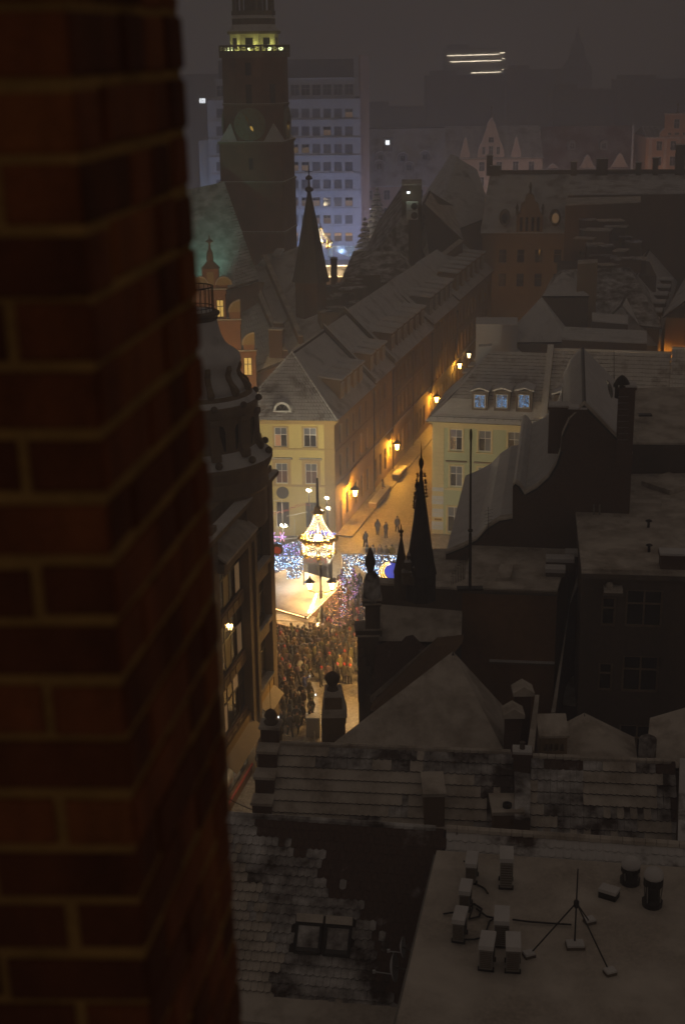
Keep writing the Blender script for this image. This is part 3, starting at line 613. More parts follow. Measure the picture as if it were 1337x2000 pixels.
# ================================================================== DEPARTMENT STORE (left of the square)
SA = G(445, 1590); SB = G(541, 1425)
STORE = Fr(SA.xy, SB.xy)
def store():
    t = thing('department_store', 'ornate stone department store with domed corner and glazed bays', 'store', SA); P = STORE.P; L = STORE.L
    top = 19.6
    sc = lambda px, py: STORE.hit(px, py)[0]
    n0 = -16.0
    # positions along the front, measured on the shop storey
    p1a, p1b = L - 6.55, L - 4.55            # broad pier between glazed bay and corner bay
    c0 = L - .95                             # corner pier
    b = MB(); b.prism([tuple(P(a, d, 0).xy) for a, d in ((n0, .9), (L - .05, .9), (L - .05, 14), (n0, 14))], 0, top - .1); mk('wall', b, 'stone', t)
    def pier(a0, a1, d, nm='pier'):
        q = MB(); q.box(a0, -d, 0, a1, .9, top, STORE); o = mk(nm, q, 'stone', t)
        for k in range(int(top / .62)):
            q = MB(); z = k * .62; q.box(a0 - .012, -d - .014, z + .03, a1 + .012, -d + .1, z + .59, STORE); mk('ashlar', q, 'stone', o)
        return o
    pier(p1a, p1a + .55, .30); pier(p1a + .55, p1b - .5, .12); pier(p1b - .5, p1b, .28); pier(c0, L, .16)
    pier(p1a - 7.2, p1a - 6.2, .3)
    # corner bay: three storeys of tall windows over a shopfront
    for k, z in enumerate((4.95, 9.2, 13.5)):
        s0, s1 = p1b + .25, c0 - .1; mid = (s0 + s1) / 2
        q = MB(); q.box(p1b, .02, z + 3.1, c0, .9, z + 4.3, STORE); mk('spandrel', q, 'stone', t)
        q = MB(); q.box(p1b + .05, -.25, z - .25, c0 - .02, .9, z, STORE); o = mk('sill', q, 'stone', t)
        q = MB(); q.box(p1b + .08, -.23, z, c0 - .05, .3, z + .05, STORE); mk('snow_cap', q, 'snow', o)
        window(t, STORE, mid, z, s1 - s0, 3.1, .35, bars=(2, 1), frame='dark_paint', glass=('blind', 'shop_glass', 'shop_glass') if k != 1 else 'shop_glass', fw=.09)
    q = MB(); q.box(p1b, .02, 17.6, c0, .9, top, STORE); mk('spandrel', q, 'stone', t)
    # glazed bay: broad steel-framed windows, metal spandrels between
    g0, g1 = p1a - 6.2, p1a
    for k, (z, h) in enumerate(((5.0, 3.2), (9.0, 3.4), (13.2, 3.3))):
        gl = ('lit_dim', 'shop_glass', 'shop_glass', 'shop_glass', 'blind', 'shop_glass', 'shop_glass', 'shop_glass')
        window(t, STORE, (g0 + g1) / 2, z, g1 - g0 - .1, h, .25, bars=(4, 1), frame='dark_paint', fw=.11, glass=gl if k else ('shop_glass', 'shop_glass', 'lit_dim', 'shop_glass', 'shop_glass'))
        q = MB(); q.box(g0, .1, z - .82, g1, .9, z, STORE); o = mk('spandrel', q, 'awning', t)
        for j in range(5):
            a0 = g0 + (g1 - g0) * j / 5; q = MB(); q.box(a0 + .12, .04, z - .7, a0 + (g1 - g0) / 5 - .12, .1, z - .12, STORE); mk('panel', q, 'ochre_trim', o)
    q = MB(); q.box(g0, .1, 16.5, g1, .9, 17.6, STORE); mk('spandrel', q, 'stone', t)
    # sloping ledge over the glazed bay
    q = MB(); q.hexa([P(g0 - .2, -.9, 17.2), P(g1 + .3, -.9, 17.2), P(g1 + .3, .9, 18.4), P(g0 - .2, .9, 18.4)], [P(g0 - .2, -.9, 17.35), P(g1 + .3, -.9, 17.35), P(g1 + .3, .9, 18.6), P(g0 - .2, .9, 18.6)]); mk('ledge', q, 'snow_slab', t)
    q = MB(); q.box(g0 - .2, -.75, 16.6, g1 + .3, .1, 17.2, STORE); mk('ledge_fascia', q, 'stone', t)
    # shop storey: glass, dividing bars, counters, awnings
    window(t, STORE, (g0 + g1) / 2, .75, g1 - g0 - .1, 3.0, .2, bars=(3, 1), frame='dark_paint', glass='shop_lit', fw=.10)
    q = MB(); q.box(g0, -.05, .0, g1, .3, .62, STORE); mk('stall_riser', q, 'wood', t)
    q = MB(); q.box(g0, -.12, .62, g1, -.02, .78, STORE); mk('red_sill', q, 'red_board', t)
    window(t, STORE, (p1b + c0) / 2, .4, c0 - p1b - .2, 3.3, .2, bars=(2, 1), frame='dark_paint', glass=('shop_lit', 'shop_glass', 'shop_lit'), fw=.09)
    q = MB(); q.box(p1b, .0, 0, c0, .3, .4, STORE); mk('stall_riser', q, 'stone_dark', t)
    for a0, a1, z, run, dr in ((g0, g1 + .25, 4.0, .95, .72), (p1b + .15, c0 + .1, 3.9, .8, .62)):
        q = MB(); q.hexa([P(a0, -run, z - dr), P(a1, -run, z - dr), P(a1, -.1, z), P(a0, -.1, z)], [P(a0, -run, z - dr + .05), P(a1, -run, z - dr + .05), P(a1, -.1, z + .05), P(a0, -.1, z + .05)]); mk('awning', q, 'canvas', t)
        q = MB(); q.box(a0, -.12, z + .05, a1, .1, z + .62, STORE); mk('fascia', q, 'yellow_trim', t)
    for a, pw in ((g0 + 2.2, 22), (g1 - 1.2, 22), ((p1b + c0) / 2, 18)): lamp('assumed_shop_light', P(a, -.55, 2.55), pw, (1.0, .80, .55), .25, t)  # unseen lamps assumed under the awnings to light the shop front
    # main cornice
    q = MB(); q.box(n0, -.55, 18.9, L + .3, .3, 19.15, STORE).box(n0, -.3, 18.6, L + .12, .3, 18.9, STORE); o = mk('cornice', q, 'stone', t)
    q = MB(); q.box(n0, -.52, 19.15, L + .28, .3, 19.24, STORE); mk('snow_cap', q, 'snow', o)
    # domed corner turret
    ax = V(385, 800, 88.2); cx, cyy = ax.x, ax.y
    zz = lambda py: Zat(py, cx, cyy)
    q = MB(); q.lathe((cx, cyy, 0), [(4.3, 17), (4.3, 19.3), (4.45, 19.5), (4.4, 20.4), (4.6, 20.9), (4.72, 21.2), (4.72, 21.45), (4.4, 21.6), (4.0, 21.85), (3.78, 22.2), (3.72, 24.4), (3.85, 24.6), (3.9, 24.9), (3.9, 25.1), (3.65, 25.4), (3.4, 25.7)], 28, 0); o = mk('turret_drum', q, 'stone', t, smooth=False)
    q = MB(); q.lathe((cx, cyy, 0), [(4.7, 21.46), (4.42, 21.64), (4.02, 21.9), (3.8, 22.25)], 28); mk('snow_ring', q, 'snow', o)
    q = MB(); q.lathe((cx, cyy, 0), [(3.88, 25.12), (3.62, 25.46), (3.1, 25.8)], 28); mk('snow_ring', q, 'snow', o)
    dome = [(3.25, 25.6), (3.05, 26.2), (2.72, 26.7), (2.68, 26.95), (2.82, 27.3), (2.92, 27.6), (2.84, 27.9), (2.62, 28.12), (2.25, 28.35), (1.95, 28.65), (1.74, 29.1), (1.6, 29.6), (1.5, 30.1)]
    q = MB(); q.lathe((cx, cyy, 0), dome, 28); d = mk('dome', q, 'snow_metal', t, smooth=True)
    q = MB(); q.lathe((cx, cyy, 0), [(1.45, 30.05), (1.55, 30.2), (1.55, 30.32), (1.68, 30.45), (1.68, 30.58), (1.5, 30.66)], 24); mk('dome_crown', q, 'stone_dark', t)
    q = MB(); q.lathe((cx, cyy, 0), [(1.3, 30.6), (1.25, 30.66), (.05, 30.76)], 20); mk('snow_cap', q, 'snow', t)
    for k in range(24):
        a = 2 * math.pi * k / 24; q = MB(); p = Vector((cx + 1.32 * math.cos(a), cyy + 1.32 * math.sin(a), 30.62)); q.tube(p, p + Vector((0, 0, 1.5)), .03, .03, 4); mk('baluster', q, 'dark_metal', t)
    q = MB(); rr = [(cx + 1.32 * math.cos(2 * math.pi * k / 24), cyy + 1.32 * math.sin(2 * math.pi * k / 24)) for k in range(25)]
    q.path([Vector((x, y, 32.15)) for x, y in rr], .045).path([Vector((x, y, 30.9)) for x, y in rr], .03); mk('railing', q, 'dark_metal', t)
    # scrolled buttresses and carved heads round the drum and dome
    for k in range(7):
        a = R(-100 + k * 31); ca, sa = math.cos(a), math.sin(a)
        prof = [(2.9, 25.6), (3.45, 25.65), (3.55, 25.9), (3.4, 26.2), (3.05, 26.45), (2.85, 26.9), (2.98, 27.25), (2.9, 27.5), (2.6, 27.5), (2.5, 26.6)]
        q = MB(); w2 = .16; tx, ty = -sa * w2, ca * w2
        q.extr([(cx + r_ * ca - tx, cyy + r_ * sa - ty, z) for r_, z in prof], (2 * tx, 2 * ty, 0)); o = mk('scroll', q, 'stone', t)
        q = MB(); q.tube((cx + 3.35 * ca - tx * 1.3, cyy + 3.35 * sa - ty * 1.3, 25.95), (cx + 3.35 * ca + tx * 1.3, cyy + 3.35 * sa + ty * 1.3, 25.95), .17, .17, 10); mk('volute', q, 'stone', o)
        prof = [(3.6, 21.9), (4.2, 21.9), (4.2, 22.3), (3.98, 22.6), (3.92, 24.0), (4.05, 24.2), (4.02, 24.5), (3.6, 24.5)]
        q = MB(); w2 = .3; tx, ty = -sa * w2, ca * w2; q.extr([(cx + r_ * ca - tx, cyy + r_ * sa - ty, z) for r_, z in prof], (2 * tx, 2 * ty, 0)); mk('pilaster', q, 'stone', t)
        q = MB(); q.ball((cx + 4.55 * ca, cyy + 4.55 * sa, 21.75), .24, 10, 6); mk('carved_head', q, 'stone_dark', t, smooth=True); q = MB(); q.ball((cx + 4.0 * ca, cyy + 4.0 * sa, 25.2), .22, 10, 6); mk('carved_head', q, 'stone_dark', t, smooth=True)
    for k in range(8):   # round-headed openings between
        a = R(-88 + k * 24); ca, sa = math.cos(a), math.sin(a); tx, ty = -sa, ca; q = MB()
        arch = [(-.42, 22.4), (.42, 22.4), (.42, 23.6), (.3, 23.95), (0, 24.1), (-.3, 23.95), (-.42, 23.6)]
        q.extr([(cx + 3.6 * ca + tx * x, cyy + 3.6 * sa + ty * x, z) for x, z in arch], (.14 * ca, .14 * sa, 0)); mk('turret_window', q, 'glass', t)
    return t
m, nt, bs = nodes('shop_lit'); p = pos(nt); bs.inputs['Base Color'].default_value = (.03, .03, .028, 1); bs.inputs['Roughness'].default_value = .04
f = ramp(nt, nz(nt, p, 1.1, 3), [(.42, (.0, .0, .0)), (.62, (.32, .22, .12)), (.8, (.9, .75, .5))]); nt.links.new(f, bs.inputs['Emission Color']); bs.inputs['Emission Strength'].default_value = .22
store()
# ================================================================== TOWN HALL
TA = R(-9.5); tu = Vector((math.cos(TA), math.sin(TA))); tn = Vector((-tu.y, tu.x))
def town_hall():
    c = V(503, 300, 200); cx, cyy = c.x, c.y; Z = lambda py: Zat(py, cx, cyy - 4)
    t = thing('town_hall', 'brick town hall with tall clock tower, stepped gable and steep roofs', 'town hall', (cx, cyy, 0))
    hw = 4.25; sq = lambda k: [(cx + tu.x * a * k + tn.x * d * k, cyy + tu.y * a * k + tn.y * d * k) for a, d in ((-hw, -hw), (hw, -hw), (hw, hw), (-hw, hw))]
    z1, z2, z3 = Z(355), Z(277), Z(203); zg = Z(103)
    b = MB(); b.prism(sq(1.02), 0, z1); tw = mk('tower_base', b, 'tower_brick', t)
    b = MB(); b.prism(sq(1.0), z1, z2); mk('tower_shaft', b, 'tower_brick', t)
    for z, k, h in ((z1, 1.05, .22), (z2, 1.05, .3), (Z(452), 1.05, .25)):
        b = MB(); b.prism(sq(k), z - h, z); o = mk('string_course', b, 'stone', t); b = MB(); b.prism(sq(k - .003), z, z + .07); mk('snow_cap', b, 'snow', o)
    oc = lambda rr: [(cx + rr * math.cos(TA + R(22.5 + 45 * i)), cyy + rr * math.sin(TA + R(22.5 + 45 * i))) for i in range(8)]
    rc = 4.45; b = MB(); b.prism(oc(rc), z2, zg); mk('tower_octagon', b, 'tower_brick', t)
    for i in range(4):   # sloping stone shoulders where square turns to octagon
        s = sq(1.0); p = s[i]; pr = s[i - 1]; nx = s[(i + 1) % 4]; f = .29
        a = (p[0] + (pr[0] - p[0]) * f, p[1] + (pr[1] - p[1]) * f); e = (p[0] + (nx[0] - p[0]) * f, p[1] + (nx[1] - p[1]) * f); q = MB()
        top = ((a[0] + e[0]) / 2 * .98 + cx * .02, (a[1] + e[1]) / 2 * .98 + cyy * .02)
        q.add([(*p, z2), (*a, z2), (*e, z2), (*top, z2 + 2.4)], [(0, 1, 3), (2, 0, 3), (1, 2, 3), (0, 2, 1)]); mk('shoulder', q, 'snow', t)
    for z, r_, h in ((z3, rc + .14, .25), (zg, rc + .35, .6)):
        b = MB(); b.prism(oc(r_), z - h, z); o = mk('string_course', b, 'stone', t); b = MB(); b.prism(oc(r_ - .02), z, z + .05); mk('snow_cap', b, 'snow', o)
    # clocks
    zc = Z(243); apo = rc * math.cos(R(22.5))
    for k, a in enumerate((-90, 0, 180)):
        ang = TA + R(a); n = Vector((math.cos(ang), math.sin(ang), 0)); ctr = Vector((cx, cyy, zc)) + n * (apo + .02)
        M = Matrix.Translation(ctr) @ Matrix.Rotation(ang + math.pi / 2, 4, 'Z') @ Matrix.Rotation(math.pi / 2, 4, 'X')
        q = MB(); q.lathe((0, 0, 0), [(2.15, .0), (2.15, .22), (2.0, .24), (1.95, .14), (1.35, .14), (1.3, .18), (1.26, .12), (.02, .12)], 32); o = place('clock_face', q.mesh('clock_face', 'clock'), t, M)
        for h in range(12):
            q = MB(); aa = math.pi * 2 * h / 12; q.cbox((1.65 * math.cos(aa), 1.65 * math.sin(aa), .14), .42, .09, .03, aa); place('hour_mark', q.mesh('hour_mark', 'gold'), o)
        for ln, wd, aa in ((1.05, .16, R(-62)), (1.55, .11, R(115))):
            q = MB(); q.add([(-.3 * math.cos(aa), -.3 * math.sin(aa), .17), (wd * -math.sin(aa) + .6 * ln * math.cos(aa), wd * math.cos(aa) + .6 * ln * math.sin(aa), .17), (ln * math.cos(aa), ln * math.sin(aa), .17), (wd * math.sin(aa) + .6 * ln * math.cos(aa), -wd * math.cos(aa) + .6 * ln * math.sin(aa), .17)], [(0, 3, 2, 1)]); place('clock_hand', q.mesh('clock_hand', 'gold_bright' if ln < 1.2 else 'gold'), o)
        q = MB(); q.ball((0, 0, .2), .28, 10, 6); place('clock_moon', q.mesh('clock_moon', 'stone'), o)
    # slit windows
    for a, zz, w_, h in ((-90, Z(320), .55, 1.5), (-90, Z(185), .8, 2.6), (-45, Z(185), .8, 2.6), (-90, Z(135), .8, 1.6)):
        ang = TA + R(a); n = Vector((math.cos(ang), math.sin(ang), 0)); off = hw + .0 if zz < z2 else apo; p = Vector((cx, cyy, zz)) + n * (off + .01); q = MB(); q.box(-w_ / 2, -.05, -h / 2, w_ / 2, .3, h / 2)
        place('slit_window', q.mesh('slit_window', 'glass'), t, Matrix.Translation(p) @ Matrix.Rotation(ang + math.pi / 2, 4, 'Z'))
    # gallery with pierced parapet, lit from within
    zp = Z(88)
    for i in range(8):
        A, B_ = oc(rc + .3)[i - 1], oc(rc + .3)[i]; fr = Fr(A, B_) if True else None; L = fr.L; hs = [(L * (j + .5) / 4, zg + .35, L / 4 * .62, zp - zg - .7) for j in range(4)]
        b = MB(); facade(b, fr, 0, L, zg, zp, [], .2)
        b = MB()
        for j in range(5): b.box(L * j / 4 - .09, -.02, zg + .05, L * j / 4 + .09, .14, zp - .15, fr)
        b.box(0, -.04, zp - .22, L, .16, zp, fr).box(0, -.04, zg + .02, L, .16, zg + .25, fr)
        for j in range(4):
            m0 = L * (j + .5) / 4; b.tube(fr.P(m0 - .4, .06, zg + .3), fr.P(m0 + .4, .06, zp - .25), .06, .06, 4).tube(fr.P(m0 + .4, .06, zg + .3), fr.P(m0 - .4, .06, zp - .25), .06, .06, 4)
        o = mk('parapet', b, 'stone_dark', t)
        b = MB(); b.box(0, -.04, zp, L, .16, zp + .06, fr); mk('snow_cap', b, 'snow', o)
    za, zb, zc2, zd, ze = Z(66), Z(60), Z(47), Z(40), Z(27)
    b = MB(); b.prism(oc(3.25), zg, za); mk('lantern_lower', b, 'cream_plaster', t)
    for i in range(8):
        ang = TA + R(45 * i); n = Vector((math.cos(ang), math.sin(ang), 0)); p = Vector((cx, cyy, zg + .5)) + n * (3.25 * math.cos(R(22.5)) + .01); q = MB(); q.box(-.5, -.04, 0, .5, .2, za - zg - 1.0); place('lantern_window', q.mesh('lantern_window', 'glass'), t, Matrix.Translation(p) @ Matrix.Rotation(ang + math.pi / 2, 4, 'Z'))
        gp = Vector((cx, cyy, zg + .3)) + n * 3.75; q = MB(); q.cbox(gp, .4, .3, .35, ang); mk('floodlight', q, 'gallery_glow', t)
    for i in (4, 5, 6, 7):
        ang = TA + R(45 * i + 10); gp = Vector((cx + 3.85 * math.cos(ang), cyy + 3.85 * math.sin(ang), zg + .9)); lamp('gallery_light', gp, 36, (.86, 1.0, .42), .15, t)
    b = MB(); b.prism(oc(3.6), za, za + .35); mk('lantern_cornice', b, 'stone', t)
    b = MB(); b.lathe((cx, cyy, 0), [(3.6, za + .35), (3.0, zc2 - .4), (2.95, zc2)], 8, ph=TA + R(22.5)); mk('lantern_roof', b, 'snow_metal', t)
    b = MB(); b.prism(oc(2.9), zc2, zd + .3); mk('lantern_upper', b, 'stone_dark', t)
    b = MB(); b.lathe((cx, cyy, 0), [(3.15, zd + .3), (2.85, ze - .3), (2.8, ze)], 8, ph=TA + R(22.5)); mk('lantern_roof', b, 'snow_metal', t)
    for i in range(8):
        x, y = oc(2.6)[i]; q = MB(); q.tube((x, y, ze), (x, y, ze + 3.6), .22, .2, 8); mk('lantern_column', q, 'stone_dark', t)
    b = MB(); b.prism(oc(2.95), ze - .1, ze + .45); mk('balcony', b, 'stone_dark', t)
    b = MB(); b.lathe((cx, cyy, ze), [(1.2, 0), (1.2, 3.6)], 8); mk('lantern_core', b, 'stone_dark', t)
    b = MB(); b.lathe((cx, cyy, ze), [(3.0, 3.6), (3.0, 3.9), (2.7, 4.6), (1.9, 5.6), (1.2, 6.2), (1.0, 7.5), (1.2, 7.7), (.9, 9), (.3, 10), (.08, 14)], 8, ph=TA + R(22.5)); mk('helmet', b, 'copper', t)
    # main roof, teal under an assumed floodlight
    R1 = V(438, 355, 193); R0 = V(270, 391, 193); E1 = V(505, 545, 178); E0 = V(270, 620, 172)
    r = MB(); slab(r, [E0, E1, R1, R0], .3); courses(r, E0, E1, R1, R0, 34, 60, .09, 2, 1, wob=.6, seed=21)
    bk = Vector((0, 26, -16)); slab(r, [R1 + bk, R0 + bk, R0, R1], .3); slab(r, [E1, R1 + bk, R1], .3); mk('main_roof', r, ['green_roof', 'tile_edge', 'green_roof'], t)
    b = MB(); b.hexa([(E0.x, E0.y + .5, 0), (E1.x, E1.y + .5, 0), (E1.x + 3, 216, 0), (E0.x, 216, 0)], [(E0.x, E0.y + .5, E0.z - .4), (E1.x, E1.y + .5, E1.z - .4), (E1.x + 3, 216, 12), (E0.x, 216, 12)]); mk('nave_wall', b, 'tower_brick', t)
    fl = V(392, 585, 168.5); fx = MB(); fx.cbox(fl, .5, .4, .4); mk('floodlight', fx, 'flood_teal', t); tgt = V(345, 445, 187)  # fixture and lamp assumed from the teal light on the roof
    lamp('assumed_roof_floodlight', fl + Vector((0, -.6, .4)), 5200, (.38, 1.0, .74), .4, t, spot=(tgt, 62))
    # aisle roofs with raised verges
    def aisle(a, b_, c_, d, y0, y1, mat='snow_tile_far', n=0, ver=True):
        A, B_, C, D = V(*a, y0), V(*b_, y0), V(*c_, y1), V(*d, y1); r = MB(); slab(r, [A, B_, C, D], .3)
        if n: courses(r, A, B_, C, D, n, 22, .05, 2, 1, wob=.6, seed=n)
        o = mk('aisle_roof', r, [mat, 'tile_edge', mat], t)
        if ver:
            q = MB(); up = Vector((0, 0, .9)); lf = Vector((-.55, 0, 0)); q.hexa([B_ + lf, B_, C, C + lf], [B_ + lf + up, B_ + up, C + up, C + lf + up]); mk('verge', q, 'dark_brick', t)
            q = MB(); u2 = up + Vector((0, 0, .1)); q.hexa([B_ + lf + up, B_ + up, C + up, C + lf + up], [B_ + lf + u2, B_ + u2, C + u2, C + lf + u2]); mk('snow_cap', q, 'snow_slab', t)
        b = MB(); b.hexa([(p.x, p.y, 0) for p in (A, B_, C, D)], [p - Vector((0, 0, .4)) for p in (A, B_, C, D)]); mk('aisle_wall', b, 'dark_brick', t)
    aisle((462, 742), (562, 700), (483, 522), (440, 530), 167, 186, n=22)
    aisle((563, 690), (592, 672), (521, 512), (492, 520), 168, 188, n=0)
    aisle((594, 668), (640, 650), (590, 478), (524, 505), 170, 189, n=0, ver=False)
    for pts in (((505, 520), (522, 500), .8), ((530, 503), (540, 490), .6)):
        p = V(*pts[0], 186); q = V(*pts[1], 189); g = MB(); g.hexa([p, p + Vector((1, 0, 0)), q + Vector((1, 0, 0)), q], [v + Vector((0, 0, .35)) for v in (p, p + Vector((1, 0, 0)), q + Vector((1, 0, 0)), q)]); mk('skylight', g, 'green_roof', t)
    for px, py, Y, sx, h in ((540, 665, 168, 1.6, 3.2), (545, 640, 172, 1.1, 2.5)):
        p = V(px, py, Y); chimney(t, (p.x, p.y, p.z - 2), sx, 1.2, h, TA)
    # slender corner turret with spire
    c = V(607, 560, 176); sx, sy = c.x, c.y; zz = lambda py: Zat(py, sx, sy)
    q = MB(); q.prism([(sx + 2.05 * math.cos(R(22.5 + 45 * i)), sy + 2.05 * math.sin(R(22.5 + 45 * i))) for i in range(8)], 0, zz(548)); mk('turret', q, 'dark_brick', t)
    q = MB(); q.lathe((sx, sy, 0), [(2.5, zz(548)), (2.3, zz(540)), (1.55, zz(480)), (.72, zz(415)), (.25, zz(378)), (.2, zz(375))], 8, ph=R(22.5)); o = mk('spire', q, 'slate', t)
    q = MB(); q.lathe((sx, sy, 0), [(.2, zz(376)), (.5, zz(372)), (.5, zz(368)), (.15, zz(364)), (.1, zz(352)), (.42, zz(350)), (.4, zz(346)), (.08, zz(342)), (.06, zz(325)), (.01, zz(322))], 8); q.tube((sx - .45, sy, zz(335)), (sx + .45, sy, zz(335)), .05, .05, 4); mk('finial', q, 'dark_metal', o)
    # brick gable towards the square
    GY = Fr((-60, 165), (40, 165)); H = lambda px, py: GY.hit(px, py)
    zt = lambda py: H(450, py)[1]; sx_ = lambda px: H(px, 650)[0]
    lev = [(sx_(300), sx_(497.5), 4, zt(686)), (sx_(300), sx_(469.5), zt(686), zt(625)), (sx_(300), sx_(442.5), zt(625), zt(565))]
    W3 = [(430, 603, 15, 34), (457, 667, 17, 40), (484, 716, 17, 36), (436, 667, 8, 40), (466, 716, 8, 36)]
    wins = []
    for px, py, w_, h in W3:
        s, z = H(px, py); wins.append((s, z - h / 2 / 16.2, w_ / 16.6, h / 16.2))
    for k, (a, e, z0, z1_) in enumerate(lev):
        hs = [x for x in wins if x[1] >= z0 - .01 and x[1] + x[3] <= z1_ + .01 and x[0] + x[2] / 2 < e]
        b = MB(); facade(b, GY, a, e, z0, z1_, hs, .25); b.poly([GY.P(e, 0, z0), GY.P(e, 1.2, z0), GY.P(e, 1.2, z1_), GY.P(e, 0, z1_)]); b.poly([GY.P(a, 0, z1_), GY.P(e, 0, z1_), GY.P(e, 1.2, z1_), GY.P(a, 1.2, z1_)]); b.poly([GY.P(a, 1.2, z0), GY.P(e, 1.2, z0), GY.P(e, 1.2, z1_), GY.P(a, 1.2, z1_)]); mk('gable_wall', b, 'town_brick', t)
        b = MB(); b.box(a, -.2, z1_, e + .2, 1.3, z1_ + .12, GY); mk('snow_cap', b, 'snow', t)
        b = MB(); b.box(a, -.15, z1_ - .5, e + .12, .0, z1_ - .1, GY); mk('gable_band', b, 'town_brick', t)
    for s, z, w_, h in wins: window(t, GY, s, z, w_, h, .1, frame='wood', glass='lit_yellow', fw=.1)
    def half_round(px, py, r_, quarter=False):
        s, z = H(px, py); q = MB(); n = 10; arc = [(r_ * math.cos(math.pi * i / n), r_ * math.sin(math.pi * i / n)) for i in range(n + 1)]
        if quarter: arc = [(x, y) for x, y in arc if x <= .01] + [(0, 0)]
        q.extr([GY.P(s + x, -.1, z + y) for x, y in arc], (0, .6, 0)); o = mk('pediment', q, 'lit_plaster', t)
        q = MB(); o2 = [(x * 1.16, y * 1.16) for x, y in arc if not (quarter and y == 0 and x == 0)]; i2 = [(x, y) for x, y in arc if not (quarter and y == 0 and x == 0)]
        for i in range(len(o2) - 1): q.hexa([GY.P(s + x, -.2, z + y) for x, y in (i2[i], o2[i], o2[i + 1], i2[i + 1])], [GY.P(s + x, .6, z + y) for x, y in (i2[i], o2[i], o2[i + 1], i2[i + 1])])
        mk('pediment_hood', q, 'snow_slab', o)
    for px, py, r_, qd in ((391, 556, .85, 0), (437, 556, .85, 0), (469.5, 609, 1.25, 1), (497, 673, 1.3, 1)): half_round(px, py, r_, qd)
    for px, y0, y1 in ((391, 565, 556), (437, 565, 556), (463, 625, 609), (490, 686, 673)):
        s, z0 = H(px, y0); _, z1_ = H(px, y1); q = MB(); q.box(s - .85, -.05, z0, s + .4, .7, z1_, GY); mk('merlon', q, 'town_brick', t)
    s, z0 = H(412, 565); _, z1_ = H(412, 525); q = MB(); q.box(s - .95, -.05, z0, s + .95, .8, z1_, GY); mk('gable_turret', q, 'town_brick', t)
    q = MB(); q.box(s - .4, -.12, z0 + .5, s + .4, .0, z1_ - .3, GY); mk('niche', q, 'lit_plaster', t)
    q = MB(); q.add([GY.P(s - 1.1, -.2, z1_), GY.P(s + 1.1, -.2, z1_), GY.P(s + 1.1, 1, z1_), GY.P(s - 1.1, 1, z1_), GY.P(s, .4, z1_ + 1.2)], [(0, 1, 4), (1, 2, 4), (2, 3, 4), (3, 0, 4), (3, 2, 1, 0)]); q.lathe(GY.P(s, .4, z1_ + .9), [(.4, 0), (.35, .9), (.12, 1.4), (.1, 2.0), (.5, 2.2), (.1, 2.5), (.02, 3)], 8); mk('gable_finial', q, 'stone', t)
    # assumed, unseen spotlights that light the gable from the square in front
    return t
plain('clock', (.27, .28, .20), .6, var=.3); plain('lit_plaster', (.40, .31, .15), .85, var=.12); emit('gold_bright', (1.0, .6, .12), .5)
town_hall()
t = thing('assumed_gable_floodlight', 'assumed floodlight on a post lighting the brick gable of the town hall', 'floodlight', (-14, 152, 0))  # post and lamp assumed, added to light the gable brick
q = MB(); q.tube((-14, 152, 0), (-14, 152, 7), .08, .06, 6); mk('post', q, 'dark_metal', t); q = MB(); q.cbox((-14, 152, 7), .4, .3, .3); mk('lamp_head', q, 'lantern_glow', t); lamp('assumed_flood', (-14, 152.6, 7.6), 2600, (1.0, .60, .20), .3, t)
